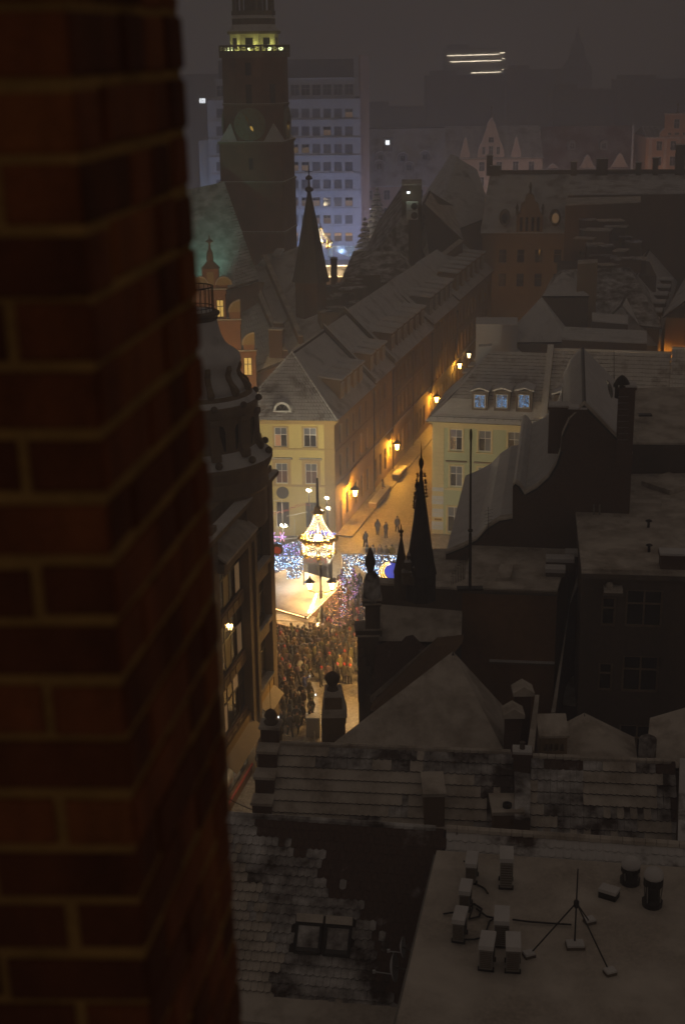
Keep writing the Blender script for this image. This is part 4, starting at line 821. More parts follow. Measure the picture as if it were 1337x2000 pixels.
# ================================================================== FAR SIDE OF THE MARKET SQUARE
snowy('red_roof', (.17, .055, .05), .42, .70, .12); plain('needles', (.035, .05, .03), .9, var=.4)
def bank():
    A, B_ = V(408, 300, 330), V(704, 300, 330); fr = Fr(A.xy, B_.xy); H = lambda px, py: fr.hit(px, py)
    t = thing('office_block', 'pale ten-storey modernist office block behind the clock tower', 'building', (A.x, A.y, 0)); zt = H(640, 193)[1]; L = fr.L
    cols = [430] + [575 + 21.2 * i for i in range(6)]; ww, wh = 1.75, 2.0
    rows = [221, 256, 290.5, 325, 359.5, 394, 428.5, 463]
    hol = []
    for py in rows:
        for px in cols:
            s, z = H(px, py); hol.append((s, z - wh / 2, ww, wh))
    b = MB(); facade(b, fr, 0, L, 0, zt, hol, .35); mk('front_wall', b, 'white_wall', t)
    q = random.Random(5)
    for k, (s, z, w_, h) in enumerate(hol):
        row = k // 7; g = 'glass'
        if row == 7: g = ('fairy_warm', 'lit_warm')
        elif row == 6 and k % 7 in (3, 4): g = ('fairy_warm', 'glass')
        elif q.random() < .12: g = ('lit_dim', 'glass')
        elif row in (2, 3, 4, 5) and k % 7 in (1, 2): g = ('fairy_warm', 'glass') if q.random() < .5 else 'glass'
        window(t, fr, s, z, w_, h, .2, frame='grey_wall', glass='glass_blue_sheen' if g == 'glass' else g, fw=.1)
    for py in rows:   # slab edges, snow on each
        s, z = H(600, py + 13); q2 = MB(); q2.box(0, -.22, z - .35, L, .0, z, fr); o = mk('slab_edge', q2, 'white_wall', t); q2 = MB(); q2.box(0, -.2, z, L, -.01, z + .05, fr); mk('snow_cap', q2, 'snow', o)
    b = MB(); b.prism([tuple(fr.P(a, d, 0).xy) for a, d in ((.0, .5), (L, .5), (L, 16), (0, 16))], 0, zt - .02); mk('wall', b, 'white_wall', t)
    s0, s1 = H(420, 175)[0], H(692, 175)[0]; z2 = H(640, 156)[1]
    hs = [(H(px, 178)[0], zt + .7, 2.0, 2.4) for px in cols]
    b = MB(); facade(b, fr, s0, s1, zt, z2, hs, .3, d0=2.0); b.prism([tuple(fr.P(a, d, 0).xy) for a, d in ((s0, 2.5), (s1, 2.5), (s1, 15), (s0, 15))], zt, z2); mk('penthouse', b, 'white_wall', t)
    for s, z, w_, h in hs: window(t, fr, s, z, w_, h, 2.2, frame='white_paint')
    q2 = MB(); q2.box(s0 - .3, 1.6, z2, s1 + .3, 15, z2 + .4, fr); mk('penthouse_roof', q2, 'white_wall', t)
    z3 = H(640, 116)[1]; q2 = MB(); q2.box(s0 + .5, 5, z2 + .4, s1 - .1, 16, z3, fr); mk('plant_room', q2, 'grey_wall', t)
    a0, a1 = H(691, 200)[0], H(721, 200)[0]; q2 = MB(); q2.box(max(a0, L + .02), 3, 0, a1, 17, H(700, 108)[1], fr); mk('stair_tower', q2, 'pink_plaster', t)
    s0 = H(388, 300)[0]; q2 = MB(); q2.box(s0, 1, 0, -.02, 14, H(400, 275)[1], fr); mk('low_wing', q2, 'white_wall', t)
bank()
# a lit window in a block lost in the haze left of the tower
t = thing('distant_block', 'faint distant block with a single lit stair window', 'building', V(395, 300, 470)); p = V(395, 197, 470)
b = MB(); b.prism([(p.x - 8, 471), (p.x + 9, 471), (p.x + 9, 485), (p.x - 8, 485)], 0, p.z + 8); mk('wall', b, 'grey_wall', t)
for k in range(3):
    q = MB(); q.box(p.x - .95 + k * .66, 470.8, p.z - .7, p.x - .95 + k * .66 + .5, 470.95, p.z + .7); mk('pane', q, 'star_light', t)
def mansard_house():
    A, B_ = V(706, 360, 350), V(872, 360, 350); fr = Fr(A.xy, B_.xy); H = lambda px, py: fr.hit(px, py); L = fr.L
    t = thing('mansard_house', 'pink house under a steep snowy roof dotted with eyebrow dormers', 'house', (A.x, A.y, 0)); he = H(780, 362)[1]; wall = 'pink_plaster'
    hol = [(H(px, 380)[0], he - 3.4, 1.5, 2.3) for px in (721, 755, 788, 820, 850)] + [(H(px, 380)[0], he - 7.6, 1.5, 2.3) for px in (721, 755, 788, 820, 850)]
    b = MB(); facade(b, fr, 0, L, 0, he, hol, .25); mk('front_wall', b, wall, t)
    for h in hol: window(t, fr, *h, d=.1)
    b = MB(); b.prism([tuple(fr.P(a, d, 0).xy) for a, d in ((0, .4), (L, .4), (L, 18), (0, 18))], 0, he); mk('wall', b, wall, t)
    zr = Zat(249, fr.P(L / 2, 9, 0).x, 359); r = MB(); P = fr.P; e0, e1, r1, r0 = P(-.3, -.5, he), P(L + .3, -.5, he), P(L, 9, zr), P(0, 9, zr); slab(r, [e0, e1, r1, r0], .3); slab(r, [P(L, 18, he), P(0, 18, he), r0, r1], .3); mk('roof', r, ['snow_tile_far', 'tile_edge'], t)
    q = MB(); q.box(-.3, -.6, he - .3, L + .3, 0, he, fr); mk('cornice', q, 'white_wall', t)
    for px, py in ((725, 344), (756, 343), (784, 344), (814, 344), (740, 321), (798, 324), (742, 305), (786, 306), (829, 303)):
        # on the slope: march d until the pixel row is met
        for i in range(60):
            d = .5 + i * .14; s, z = hitd(fr, px, py + 9, d)
            if z >= he + (zr - he) * (d + .5) / 9.5: break
        pass
        q = MB(); w_ = 1.15; arc = [(-w_, -.2), (w_, -.2), (w_, 1.1), (w_ * .7, 1.75), (0, 2.05), (-w_ * .7, 1.75), (-w_, 1.1)]; q.extr([P(s + a, d - .6, z + c) for a, c in arc], (0, 2.4, 0)); o = mk('dormer', q, 'grey_wall', t)
        q = MB(); arc2 = [(-w_ * 1.15, 1.05), (-w_ * .72, 1.78), (0, 2.08), (w_ * .72, 1.78), (w_ * 1.15, 1.05), (w_ * 1.2, 1.3), (w_ * .8, 2.0), (0, 2.35), (-w_ * .8, 2.0), (-w_ * 1.2, 1.3)]; q.extr([P(s + a, d - .75, z + c) for a, c in arc2], (0, 2.6, 0)); mk('dormer_roof', q, 'snow', o)
        wm = win_mesh(1.2, 1.4, (1, 0)); ww = place('window', wm[0], o); ww.matrix_basis = Matrix.Translation(-LOC[t.name]) @ fr.M(s, d - .68, z)
        for pm in wm[1]: place('pane', pm, ww)
    p = V(756, 278, 353); q = MB(); q.cbox((p.x, p.y, p.z - 2), 2.2, 2, 3.2); o = mk('roof_hatch', q, 'grey_wall', t); q = MB(); q.cbox((p.x, p.y - 1.1, p.z - .5), .9, .1, 1.0); mk('lit_pane', q, 'star_light', o)
mansard_house()
def square_house(px0, px1, Y, yeave, yridge, wall, label, cols, rows, trim='stone', roof='snow_tile_far', name='gabled_house', ang=0.0):
    A, B_ = V(px0, 330, Y), V(px1, 330, Y); fr = Fr(A.xy, B_.xy); H = lambda px, py: fr.hit(px, py); L = fr.L; he = H((px0 + px1) / 2, yeave)[1]
    t = thing(name, label, 'house', (A.x, A.y, 0)); P = fr.P
    hol = [(H(px, 330)[0], z, 1.5, 2.4) for px in cols for z in (he - 3.3, he - 7.2)] if cols else []
    b = MB(); facade(b, fr, 0, L, 0, he, hol, .3); mk('front_wall', b, wall, t)
    for h in hol: window(t, fr, *h, d=.1)
    b = MB(); b.prism([tuple(P(a, d, 0).xy) for a, d in ((0, .4), (L, .4), (L, 16), (0, 16))], 0, he); mk('wall', b, wall, t)
    m_ = P(L / 2, 7, 0); zr = Zat(yridge, m_.x, m_.y); e0, e1, r1, r0 = P(-.1, -.5, he), P(L + .1, -.5, he), P(L, 7, zr), P(0, 7, zr)
    r = MB(); slab(r, [e0, e1, r1, r0], .3); slab(r, [P(L, 16, he), P(0, 16, he), r0, r1], .3); courses(r, e0, e1, r1, r0, 26, 14, .1, 0, 1, seed=px0); mk('roof', r, [roof, 'tile_edge'], t)
    q = MB(); q.box(-.2, -.6, he - .35, L + .2, 0, he + .02, fr); o = mk('cornice', q, trim, t); q = MB(); q.box(-.2, -.58, he + .02, L + .2, -.02, he + .12, fr); mk('snow_cap', q, 'snow', o)
    return t, fr, he, zr, H
t, fr, he, zr, H = square_house(868, 1058, 385, 309, 246, 'pink_plaster', 'pale gabled house with a curved middle gable on the far side of the square', [940, 974, 1006, 1037], 2)
def gable(t, fr, H, he, px, w, h, wall, roof='snow', big=True, d=-.3, lab='gable'):
    s = H(px, 330)[0]; k = [(-1, 0), (-.98, .18), (-.86, .32), (-.7, .42), (-.56, .58), (-.42, .74), (-.34, .8), (-.32, .9), (-.2, .96), (0, 1.08)]
    pr = [(s + a * w / 2, he + c * h) for a, c in k] + [(s - a * w / 2, he + c * h) for a, c in reversed(k[:-1])]
    q = MB(); q.extr([fr.P(a, d, z) for a, z in pr], (0, 1.0, 0)); o = mk(lab, q, wall, t)
    q = MB()
    for (a0, z0), (a1, z1) in zip(pr[:-1], pr[1:]): q.hexa([fr.P(a0, d - .15, z0), fr.P(a1, d - .15, z1), fr.P(a1, d + 1.1, z1), fr.P(a0, d + 1.1, z0)], [fr.P(a0, d - .15, z0 + .25), fr.P(a1, d - .15, z1 + .25), fr.P(a1, d + 1.1, z1 + .25), fr.P(a0, d + 1.1, z0 + .25)])
    mk('coping', q, roof, o)
    if big:
        for a, z, w_, hh in ((0, he + h * .1, 1.2, 2.2), (-1.9, he + h * .1, .9, 2.0), (1.9, he + h * .1, .9, 2.0), (0, he + h * .42, 1.5, 1.4)):
            wm = win_mesh(w_, hh); ww = place('window', wm[0], o); ww.matrix_basis = Matrix.Translation(-LOC[t.name]) @ fr.M(s + a, d - .12, z)
            for pm in wm[1]: place('pane', pm, ww)
        q = MB(); q.lathe(fr.P(s, d + .5, he + h * 1.08), [(.5, 0), (.6, .4), (.15, .9), (.1, 2.2), (.3, 2.5), (.02, 3)], 8); mk('finial', q, 'stone', o)
    return o
gable(t, fr, H, he, 957, 7.0, 9.5, 'pink_plaster'); gable(t, fr, H, he, 907, 2.6, 5, 'pink_plaster', big=False); gable(t, fr, H, he, 1006, 2.6, 5, 'pink_plaster', big=False)
t, fr, he, zr, H = square_house(1060, 1242, 387, 330, 246, 'pink_plaster', 'house with a broad red-brown snowy roof beside the pale gabled house', [], 2, roof='red_roof')
for px, w_, h in ((1145, 4.6, 4.2), (1208, 5.2, 4.4), (1078, 5, 2.2)): gable(t, fr, H, he - 1, px, w_, h, 'pink_plaster', big=False)
for px in (1114, 1176):
    s, z = hitd(fr, px, 292, 2.5); q = MB(); arc = [(-1, 0), (1, 0), (1, 1.8), (.6, 2.3), (0, 2.5), (-.6, 2.3), (-1, 1.8)]; q.extr([fr.P(s + a, 1.0, z + c) for a, c in arc], (0, 4, 0)); o = mk('dormer', q, 'grey_wall', t); wm = win_mesh(1.2, 1.6); ww = place('window', wm[0], o); ww.matrix_basis = Matrix.Translation(-LOC[t.name]) @ fr.M(s, .9, z + .2)
    for pm in wm[1]: place('pane', pm, ww)
p = V(1236, 250, 384); tt = thing('flag_pole', 'white pole standing between the red-roofed and the orange house', 'pole', (p.x, p.y, 0)); q = MB(); q.lathe((p.x, p.y, 0), [(.35, 0), (.3, p.z), (.45, p.z + .3), (.05, p.z + 1.2)], 8); mk('shaft', q, 'white_wall', tt)
t, fr, he, zr, H = square_house(1258, 1400, 380, 268, 246, 'orange_plaster', 'orange baroque house with tall pilasters at the far right of the square', [1284, 1311, 1338, 1365], 2, trim='pink_plaster')
for px in (1268, 1297, 1324, 1351): s = H(px, 300)[0]; q = MB(); q.box(s - .4, -.25, 0, s + .4, 0, he - .4, fr); mk('pilaster', q, 'pink_plaster', t)
gable(t, fr, H, he, 1316, 9, 5.2, 'orange_plaster'); s = H(1316, 300)[0]; q = MB(); q.box(s - 3, -.6, he + 1.2, s + 3, .4, he + 5.6, fr); o = mk('attic_block', q, 'orange_plaster', t); q = MB(); q.box(s - 3.2, -.8, he + 5.6, s + 3.2, .5, he + 6, fr); mk('coping', q, 'pink_plaster', o)
wm = win_mesh(1.5, 2.4); ww = place('window', wm[0], o); ww.matrix_basis = Matrix.Translation(-LOC[t.name]) @ fr.M(s, -.72, he + 2.2)
for pm in wm[1]: place('pane', pm, ww)

# blocks and steeple dissolving in the haze
SKY = [('distant_block', 'long distant block with three rows of strip lights', 868, 988, 96, 560, 16), ('distant_block', 'dark flat-topped block below the strip-lit building', 832, 985, 150, 470, 14), ('distant_block', 'hazy block right of the strip-lit building', 990, 1100, 138, 520, 14),
       ('distant_block', 'hazy stepped block behind the red-roofed house', 1080, 1200, 178, 450, 14), ('distant_block', 'hazy block behind the orange house', 1205, 1400, 158, 480, 14), ('distant_block', 'hazy block above the mansard roof', 712, 830, 212, 430, 14)]
for nm, lab, a, e, py, Y, dp in SKY:
    Y *= 1.28
    p, p2 = V(a, py, Y), V(e, py, Y); t = thing(nm, lab, 'building', (p.x, Y, 0)); b = MB(); b.prism([(p.x, Y), (p2.x, Y), (p2.x, Y + dp), (p.x, Y + dp)], 0, p.z); b.prism([(p.x + 2, Y + 3), (p.x + (p2.x - p.x) * .4, Y + 3), (p.x + (p2.x - p.x) * .4, Y + dp), (p.x + 2, Y + dp)], p.z, p.z + 2.2); mk('wall', b, 'grey_wall', t)
    b = MB(); b.prism([(p.x - .3, Y - .3), (p2.x + .3, Y - .3), (p2.x + .3, Y + dp), (p.x - .3, Y + dp)], p.z + .01, p.z + .4); mk('roof_edge', b, 'grey_wall', t)
    if 'strip lights' in lab:
        for x0, y0, x1, y1 in ((873, 109.5, 973, 106.5), (879, 121.5, 977.5, 118.5), (920, 143, 977.5, 141), (975.5, 104, 985, 103.5), (980, 115, 985, 115), (980, 136.5, 985, 136.5)):
            q0, q1 = V(x0, y0, Y - .5), V(x1, y1, Y - .5); q = MB(); q.hexa([q0, q1, q1 + Vector((0, .3, 0)), q0 + Vector((0, .3, 0))], [v + Vector((0, 0, .26)) for v in (q0, q1, q1 + Vector((0, .3, 0)), q0 + Vector((0, .3, 0)))]); mk('light_strip', q, 'strip_light', t)
p = V(1130, 48, 760); t = thing('church_steeple', 'faint church steeple fading into the night haze', 'steeple', (p.x, 760, 0)); b = MB(); zb = V(1130, 130, 760).z; b.prism([(p.x - 7, 757), (p.x + 7, 757), (p.x + 7, 771), (p.x - 7, 771)], 0, zb); mk('tower', b, 'grey_wall', t); b = MB(); b.lathe((p.x, 763, 0), [(7, zb), (4, zb + 5), (3.5, zb + 10), (2, zb + 12), (.05, p.z)], 8); mk('spire', b, 'grey_wall', t)
for px, py, Y in ((418, 126, 500), (764, 170, 440), (1096, 105, 500), (1110, 82, 520), (1209, 75, 540), (901, 89, 558), (829, 148, 430)):
    pass
# snow-laden fir on the square
def fir(px, py0, Y, h, w_, label, seed):
    p = V(px, py0, Y); t = thing('fir_tree', label, 'tree', (p.x, Y, 0)); q = random.Random(seed); top = p.z
    b = MB(); b.tube((p.x, Y, 0), (p.x, Y, top - .5), .35, .04, 7); mk('trunk', b, 'bark', t)
    cr, sn = MB(), MB(); tiers = int(h / .95)
    for i in range(tiers):
        f = (i + .6) / tiers; z = top - h * f; rr = w_ / 2 * f ** .85; n = int(7 + 12 * f)
        for k in range(n):
            a = 2 * math.pi * (k + q.uniform(-.3, .3)) / n + i; L = rr * q.uniform(.75, 1.12); dr = .35 * L * q.uniform(.7, 1.3); ca, sa = math.cos(a), math.sin(a); wd = .22 * L + .35
            base = Vector((p.x, Y, z + .5)); mid = base + Vector((ca * L * .6, sa * L * .6, -dr * .4)); tip = base + Vector((ca * L, sa * L, -dr)); side = Vector((-sa, ca, 0)) * wd
            cr.add([base, mid + side * .8 + Vector((0, 0, -.25)), tip, mid - side * .8 + Vector((0, 0, -.25)), mid + Vector((0, 0, -.5))], [(0, 1, 4), (1, 2, 4), (2, 3, 4), (3, 0, 4)])
            sn.add([base + Vector((0, 0, .1)), mid + side * .75, tip + Vector((0, 0, .06)), mid - side * .75, mid + Vector((0, 0, .3))], [(0, 4, 1), (1, 4, 2), (2, 4, 3), (3, 4, 0)])
    mk('crown', cr, 'needles', t); mk('snow_cover', sn, 'snow', t)

fir(736, 366, 300, 17, 11, 'tall snow-laden fir tree in front of the mansard house', 3); fir(712, 425, 285, 10, 7, 'smaller snow-laden fir tree beside the office block', 4)
# ================================================================== ROOFS BETWEEN LANE AND SQUARE (right of the lane, far)
def mass(name, label, pts, wall, top='snow_slab', cat='building', z0=0.0, snow=.14, group=None, lip=0.0):
    """a block whose top outline is given as (px, py, z): walls down to the ground, snow on top"""
    P = [G(a, c, z) for a, c, z in pts]; n = len(P); cx = sum(p.x for p in P) / n; cyy = sum(p.y for p in P) / n
    t = thing(name, label, cat, (cx, cyy, z0), group); b = MB(); b.prism([(p.x, p.y) for p in P], z0, [p.z for p in P]); mk('wall', b, wall, t)
    ex = lambda p: (cx + (p.x - cx) * (1 + lip), cyy + (p.y - cyy) * (1 + lip))
    b = MB(); b.prism([ex(p) for p in P], [p.z + .004 for p in P], [p.z + snow for p in P]); mk('roof_snow', b, top, t); return t, P
A = G(962, 690, 0); u8 = Vector((math.cos(R(-6)), math.sin(R(-6)))); EF = Fr(A.xy, A.xy + u8 * 34)
def end_house():
    t = thing('end_house', 'dark house closing the lane with an ornate dormer gable and oval roof windows', 'house', A); P = EF.P; he = EF.hit(1030, 455)[1]; L = 34.0
    ss = [EF.hit(px, 600)[0] for px in (945 + 26, 1010, 1050, 1090)]
    xs = [EF.hit(px, 497)[0] for px in (981, 1016, 1051)] ; xs += [xs[-1] + 2.9 * (i + 1) for i in range(6)]
    hol = [(s, z, 1.2, 2.1) for s in xs for z in (he - 4.6, he - 8.3, .9)]
    b = MB(); facade(b, EF, -2, L, 0, he, hol, .25); mk('front_wall', b, 'ochre_plaster', t)
    for k, h in enumerate(hol): window(t, EF, *h, d=.08, bars=(0, 1), frame='ochre_trim', glass='lit_half' if k == 6 else 'glass')
    b = MB(); b.prism([tuple(P(a, d, 0).xy) for a, d in ((-2, .3), (L, .3), (L, 22), (-2, 22))], 0, he - .02); mk('wall', b, 'ochre_plaster', t)
    q = MB(); q.box(-2.3, -.5, he - .3, L, .0, he, EF); o = mk('cornice', q, 'ochre_trim', t); q = MB(); q.box(-2.3, -.48, he, L, -.02, he + .1, EF); mk('snow_cap', q, 'snow', o)
    m_ = P(14, 12, 0); zr = Zat(338, m_.x, m_.y); r = MB(); slab(r, [P(-2.3, -.3, he + .05), P(L, -.3, he + .05), P(L, 12, zr), P(-1.0, 12, zr)], .3); slab(r, [P(L, 24, he), P(-2.3, 24, he), P(-1, 12, zr), P(L, 12, zr)], .3); slab(r, [P(-2.3, 24, he), P(-2.3, -.3, he + .05), P(-1, 12, zr)], .3); mk('roof', r, ['snow_tile_far', 'tile_edge'], t)
    q = MB(); q.box(-1, 11.6, zr - .1, L, 12.4, zr + .5, EF); mk('ridge_wall', q, 'stone_dark', t)
    for px, w_, h in ((955, 1.0, 2.6), (966, 1.6, 1.0), (1119, .9, 1.6), (1174, 1.7, 2.1), (1245, .8, 1.5), (1278, .8, 2.2), (1325, 1.4, 4.2)):
        s, z = hitd(EF, px, 338, 12); p = P(s, 12, z - .4); chimney(t, p, w_, 1.1, h + .4, EF.ang, wall='stone_dark')
    # ornate gable over the eave
    s, z = EF.hit(1033, 453); k = [(-2.0, 0), (-2.0, 2.6), (-1.5, 3.0), (-1.3, 4.2), (-.75, 4.6), (-.6, 5.4), (0, 5.9), (.6, 5.4), (.75, 4.6), (1.3, 4.2), (1.5, 3.0), (2.0, 2.6), (2.0, 0)]
    q = MB(); q.extr([P(s + a, -.15, he + c) for a, c in k], P(0, 3.5, 0) - P(0, 0, 0)); o = mk('dormer_gable', q, 'ochre_trim', t)
    for a in (-1.3, -.45, .45, 1.3): q = MB(); q.box(s + a - .2, -.25, he + .3, s + a + .2, -.16, he + 2.4, EF); mk('gable_pane', q, 'glass', o)
    for a, z_ in ((-1.95, 2.7), (1.95, 2.7), (0, 5.9)): q = MB(); q.lathe(P(s + a, .2, he + z_), [(.2, 0), (.16, .8), (.28, 1.0), (.02, 1.8)], 6); mk('finial', q, 'stone_dark', o)
    for px in (985, 1083):
        s, z = hitd(EF, px, 437, .9); q = MB(); q.lathe((0, 0, 0), [(.85, -.2), (.85, 1.6), (.6, 1.8)], 12); q.v = [(x, y * 1.45, z_) for x, y, z_ in q.v]; o = place('oval_dormer', q.mesh('oval_dormer', 'stone_dark'), t, EF.M(s, 2.2, z + .9) @ Matrix.Rotation(math.pi / 2, 4, 'X'))
        q = MB(); q.lathe((0, 0, 1.55), [(.55, .0), (.55, .28), (.01, .29)], 10); q.v = [(x, y * 1.45, z_) for x, y, z_ in q.v]; place('pane', q.mesh('pane', 'glass' if px < 1000 else 'lit_dim'), o)
    q = MB(); q.tube(P(EF.hit(1107, 500)[0], -.1, 0), P(EF.hit(1107, 500)[0], -.1, he), .12, .12, 6); mk('downpipe', q, 'grey_metal', t)
    return he
m, nt, bs = nodes('lit_half'); bs.inputs['Base Color'].default_value = (.02, .02, .02, 1); f = ramp(nt, nz(nt, pos(nt, (1, 1, .2)), 1.4, 1), [(.5, (0, 0, 0)), (.6, (1, .42, .05))]); nt.links.new(f, bs.inputs['Emission Color']); bs.inputs['Emission Strength'].default_value = .45
end_house()
def gz(px, py, Y): v = V(px, py, Y); return (px, py, v.z)
mass('wing_house', 'ochre wing with a flat snowy parapet right of the ornate gable', [gz(1108, 382, 216), gz(1420, 378, 214), gz(1420, 352, 226), gz(1112, 354, 226)], 'brown_plaster', 'snow_tile_far')
mass('wing_house', 'brown wall block in front of the flat-parapet wing', [gz(1103, 402, 208), gz(1250, 396, 207), gz(1250, 385, 214), gz(1106, 388, 214)], 'brown_plaster', 'snow_slab')
# cluttered yard of small roofs
cl = thing('yard_roofs', 'jumble of small snow-topped sheds and vents filling a courtyard', 'roofs', V(1185, 500, 196)); qr = random.Random(17)
for i in range(15):
    px = qr.uniform(1135, 1240); py = 428 + (i / 15) * 95 + qr.uniform(-5, 5); p = V(px, py, 204 - i * .95); w_ = qr.uniform(1.4, 3.6); h = qr.uniform(1.6, 3.4); d = qr.uniform(1.4, 2.8); rot_ = R(qr.uniform(-25, 18))
    b = MB(); b.cbox((p.x, p.y, p.z - h), w_, d, h, rot_); o = mk('shed', b, qr.choice(['dark_wall', 'stone_dark', 'dark_brick', 'brown_plaster']), cl); b = MB(); b.cbox((p.x, p.y, p.z), w_ + .1, d + .1, .14, rot_); mk('snow_cap', b, 'snow_thin' if i % 2 else 'snow_slab', o)
b = MB(); p = V(1185, 540, 196); b.cbox((p.x, p.y + 2, 0), 13, 14, V(1185, 528, 196).z, R(-8)); mk('base_block', b, 'dark_wall', cl)
def hip(name, label, eaves, ridge, wall, roof='snow_slab', tile=0, z0=0.0, walldrop=.3, cat='house'):
    """eaves: 4 corners (px,py,Y) near-left, near-right, far-right, far-left; ridge: 1 or 2 points (px,py,Y)"""
    E = [V(*e) for e in eaves]; Rr = [V(*r_) for r_ in ridge]; Ra, Rb = Rr[0], Rr[-1]; c = sum(E, Vector()) / 4
    t = thing(name, label, cat, (c.x, c.y, z0)); r = MB(); slab(r, [E[0], E[1]] + ([Rb, Ra] if len(Rr) > 1 else [Ra])); slab(r, [E[1], E[2], Rb]); slab(r, [E[2], E[3]] + ([Ra, Rb] if len(Rr) > 1 else [Ra])); slab(r, [E[3], E[0], Ra])
    if tile: courses(r, E[0], E[1], Rb, Ra, tile, tile * 3, .05, 2, 1, seed=tile)
    mk('roof', r, [roof, 'tile_edge', 'snow_tile'], t); b = MB(); ins = [c + (e - c) * .96 for e in E]; b.prism([(e.x, e.y) for e in ins], z0, [e.z - walldrop for e in ins]); mk('wall', b, wall, t); return t
hip('hip_house', 'house with a dark bare hipped roof among the courtyards', [(1040, 612, 170), (1292, 640, 166), (1262, 560, 188), (1075, 545, 188)], [(1092, 527, 180), (1228, 522, 180)], 'brown_plaster', 'snow_thin')
hip('pyramid_house', 'small house under a snowy pyramid roof behind the green house', [(985, 668, 155), (1110, 668, 154), (1105, 640, 164), (1000, 640, 164)], [(1057, 580, 160)], 'brown_plaster', 'snow_metal')
hip('gable_house', 'house with a small snow-covered gable and square attic window', [(1058, 578, 168), (1150, 578, 167), (1140, 560, 176), (1070, 560, 176)], [(1098, 530, 172)], 'brown_plaster', 'snow_metal')
t, P_ = mass('chimney_block', 'broad plastered chimney block rising between the courtyard roofs', [gz(1127, 516, 168), gz(1166, 514, 168), gz(1166, 508, 170), gz(1127, 510, 170)], 'ochre_plaster')
mass('white_annex', 'white-walled annex with a flat snowy top behind the green house', [gz(929, 636, 152), gz(1010, 636, 151), gz(1010, 622, 158), gz(929, 622, 158)], 'white_wall', 'snow')
mass('white_chimney', 'white plastered chimney stack at the ridge of the green house', [gz(934, 680, 146), gz(960, 678, 146), gz(960, 673, 147.5), gz(934, 675, 147.5)], 'white_wall', 'snow', z0=8)
mass('flat_annex', 'low flat-roofed annex right of the pyramid roof', [gz(1096, 664, 152), gz(1262, 672, 151), gz(1262, 648, 160), gz(1100, 640, 160)], 'brown_plaster', 'snow_metal')
mass('flat_annex', 'small flat annex with a dark front below the hipped roof', [gz(1155, 628, 160), gz(1225, 634, 160), gz(1225, 618, 166), gz(1155, 612, 166)], 'dark_wall', 'snow_metal')
for k, py in enumerate((524, 536, 548, 561, 574, 592)):
    px = 1316 - k * 3; v = V(px, py, 186 - k * 3); 
# right-hand lane, lit orange
RW0, RW1 = V(1296, 672, 172), V(1352, 560, 214); RF = Fr((RW1.x, RW1.y), (RW0.x, RW0.y))
t = thing('lane_house', 'house wall glowing orange in the side lane at the right edge', 'house', (RW0.x, RW0.y, 0))
n2 = Vector((RW0.y - RW1.y, RW1.x - RW0.x)).normalized()
b = MB(); d2 = (RW1.xy - RW0.xy).normalized(); o2 = Vector((d2.y, -d2.x))
b.prism([tuple(RW0.xy), tuple((RW0.xy + o2 * 9)), tuple((RW1.xy + o2 * 9)), tuple(RW1.xy)], 0, 14.5); mk('wall', b, 'ochre_plaster', t)
r = MB(); b0, b1 = RW0.xy, RW1.xy; E0_, E1_ = Vector((*(b0 - o2 * .4), 14.5)), Vector((*(b1 - o2 * .4), 14.5)); r0_, r1_ = Vector((*(b0 + o2 * 5), 19)), Vector((*(b1 + o2 * 5), 19)); slab(r, [E0_, r0_, r1_, E1_]); mk('roof', r, ['snow_metal', 'tile_edge'], t)
lf = Fr(b0, b1)
for i in range(6):
    s = 3 + i * 5.6
    for z in (10.2, 6.2, 1.5): w_ = window(t, Fr(b1, b0), lf.L - s, z, 1.2, 2.2, -.12 + .02, bars=(0, 1), frame='ochre_trim')
t2 = thing('lane_house', 'snowy-roofed house with stepped dormers left of the glowing lane', 'house', V(1255, 640, 168)); q0, q1 = V(1287, 610, 166), V(1325, 500, 214); dd = (q1.xy - q0.xy).normalized(); oo = Vector((-dd.y, dd.x))
b = MB(); b.prism([tuple(q0.xy), tuple(q1.xy), tuple(q1.xy + oo * 9), tuple(q0.xy + oo * 9)], 0, 12.2); mk('wall', b, 'ochre_plaster', t2)
r = MB(); e0, e1 = Vector((*q0.xy, 12.2)), Vector((*q1.xy, 12.2)); r0, r1 = Vector((*(q0.xy + oo * 4.5), 17)), Vector((*(q1.xy + oo * 4.5), 17)); slab(r, [e0, e1, r1, r0]); slab(r, [Vector((*(q1.xy + oo * 9), 12.2)), Vector((*(q0.xy + oo * 9), 12.2)), r0, r1]); slab(r, [Vector((*(q0.xy + oo * 9), 12.2)), e0, r0]); mk('roof', r, ['snow_metal', 'tile_edge'], t2)
for i in range(6):
    c = q0.xy.lerp(q1.xy, .1 + i * .13) + oo * 1.7; b = MB(); b.cbox((c.x, c.y, 12.8), 2.6, 2.0, 1.6, math.atan2(dd.y, dd.x) + math.pi / 2); d = mk('dormer', b, 'dark_wall', t2); b = MB(); b.cbox((c.x, c.y, 14.4), 3.0, 2.4, .2, math.atan2(dd.y, dd.x) + math.pi / 2); mk('dormer_roof', b, 'snow', d)
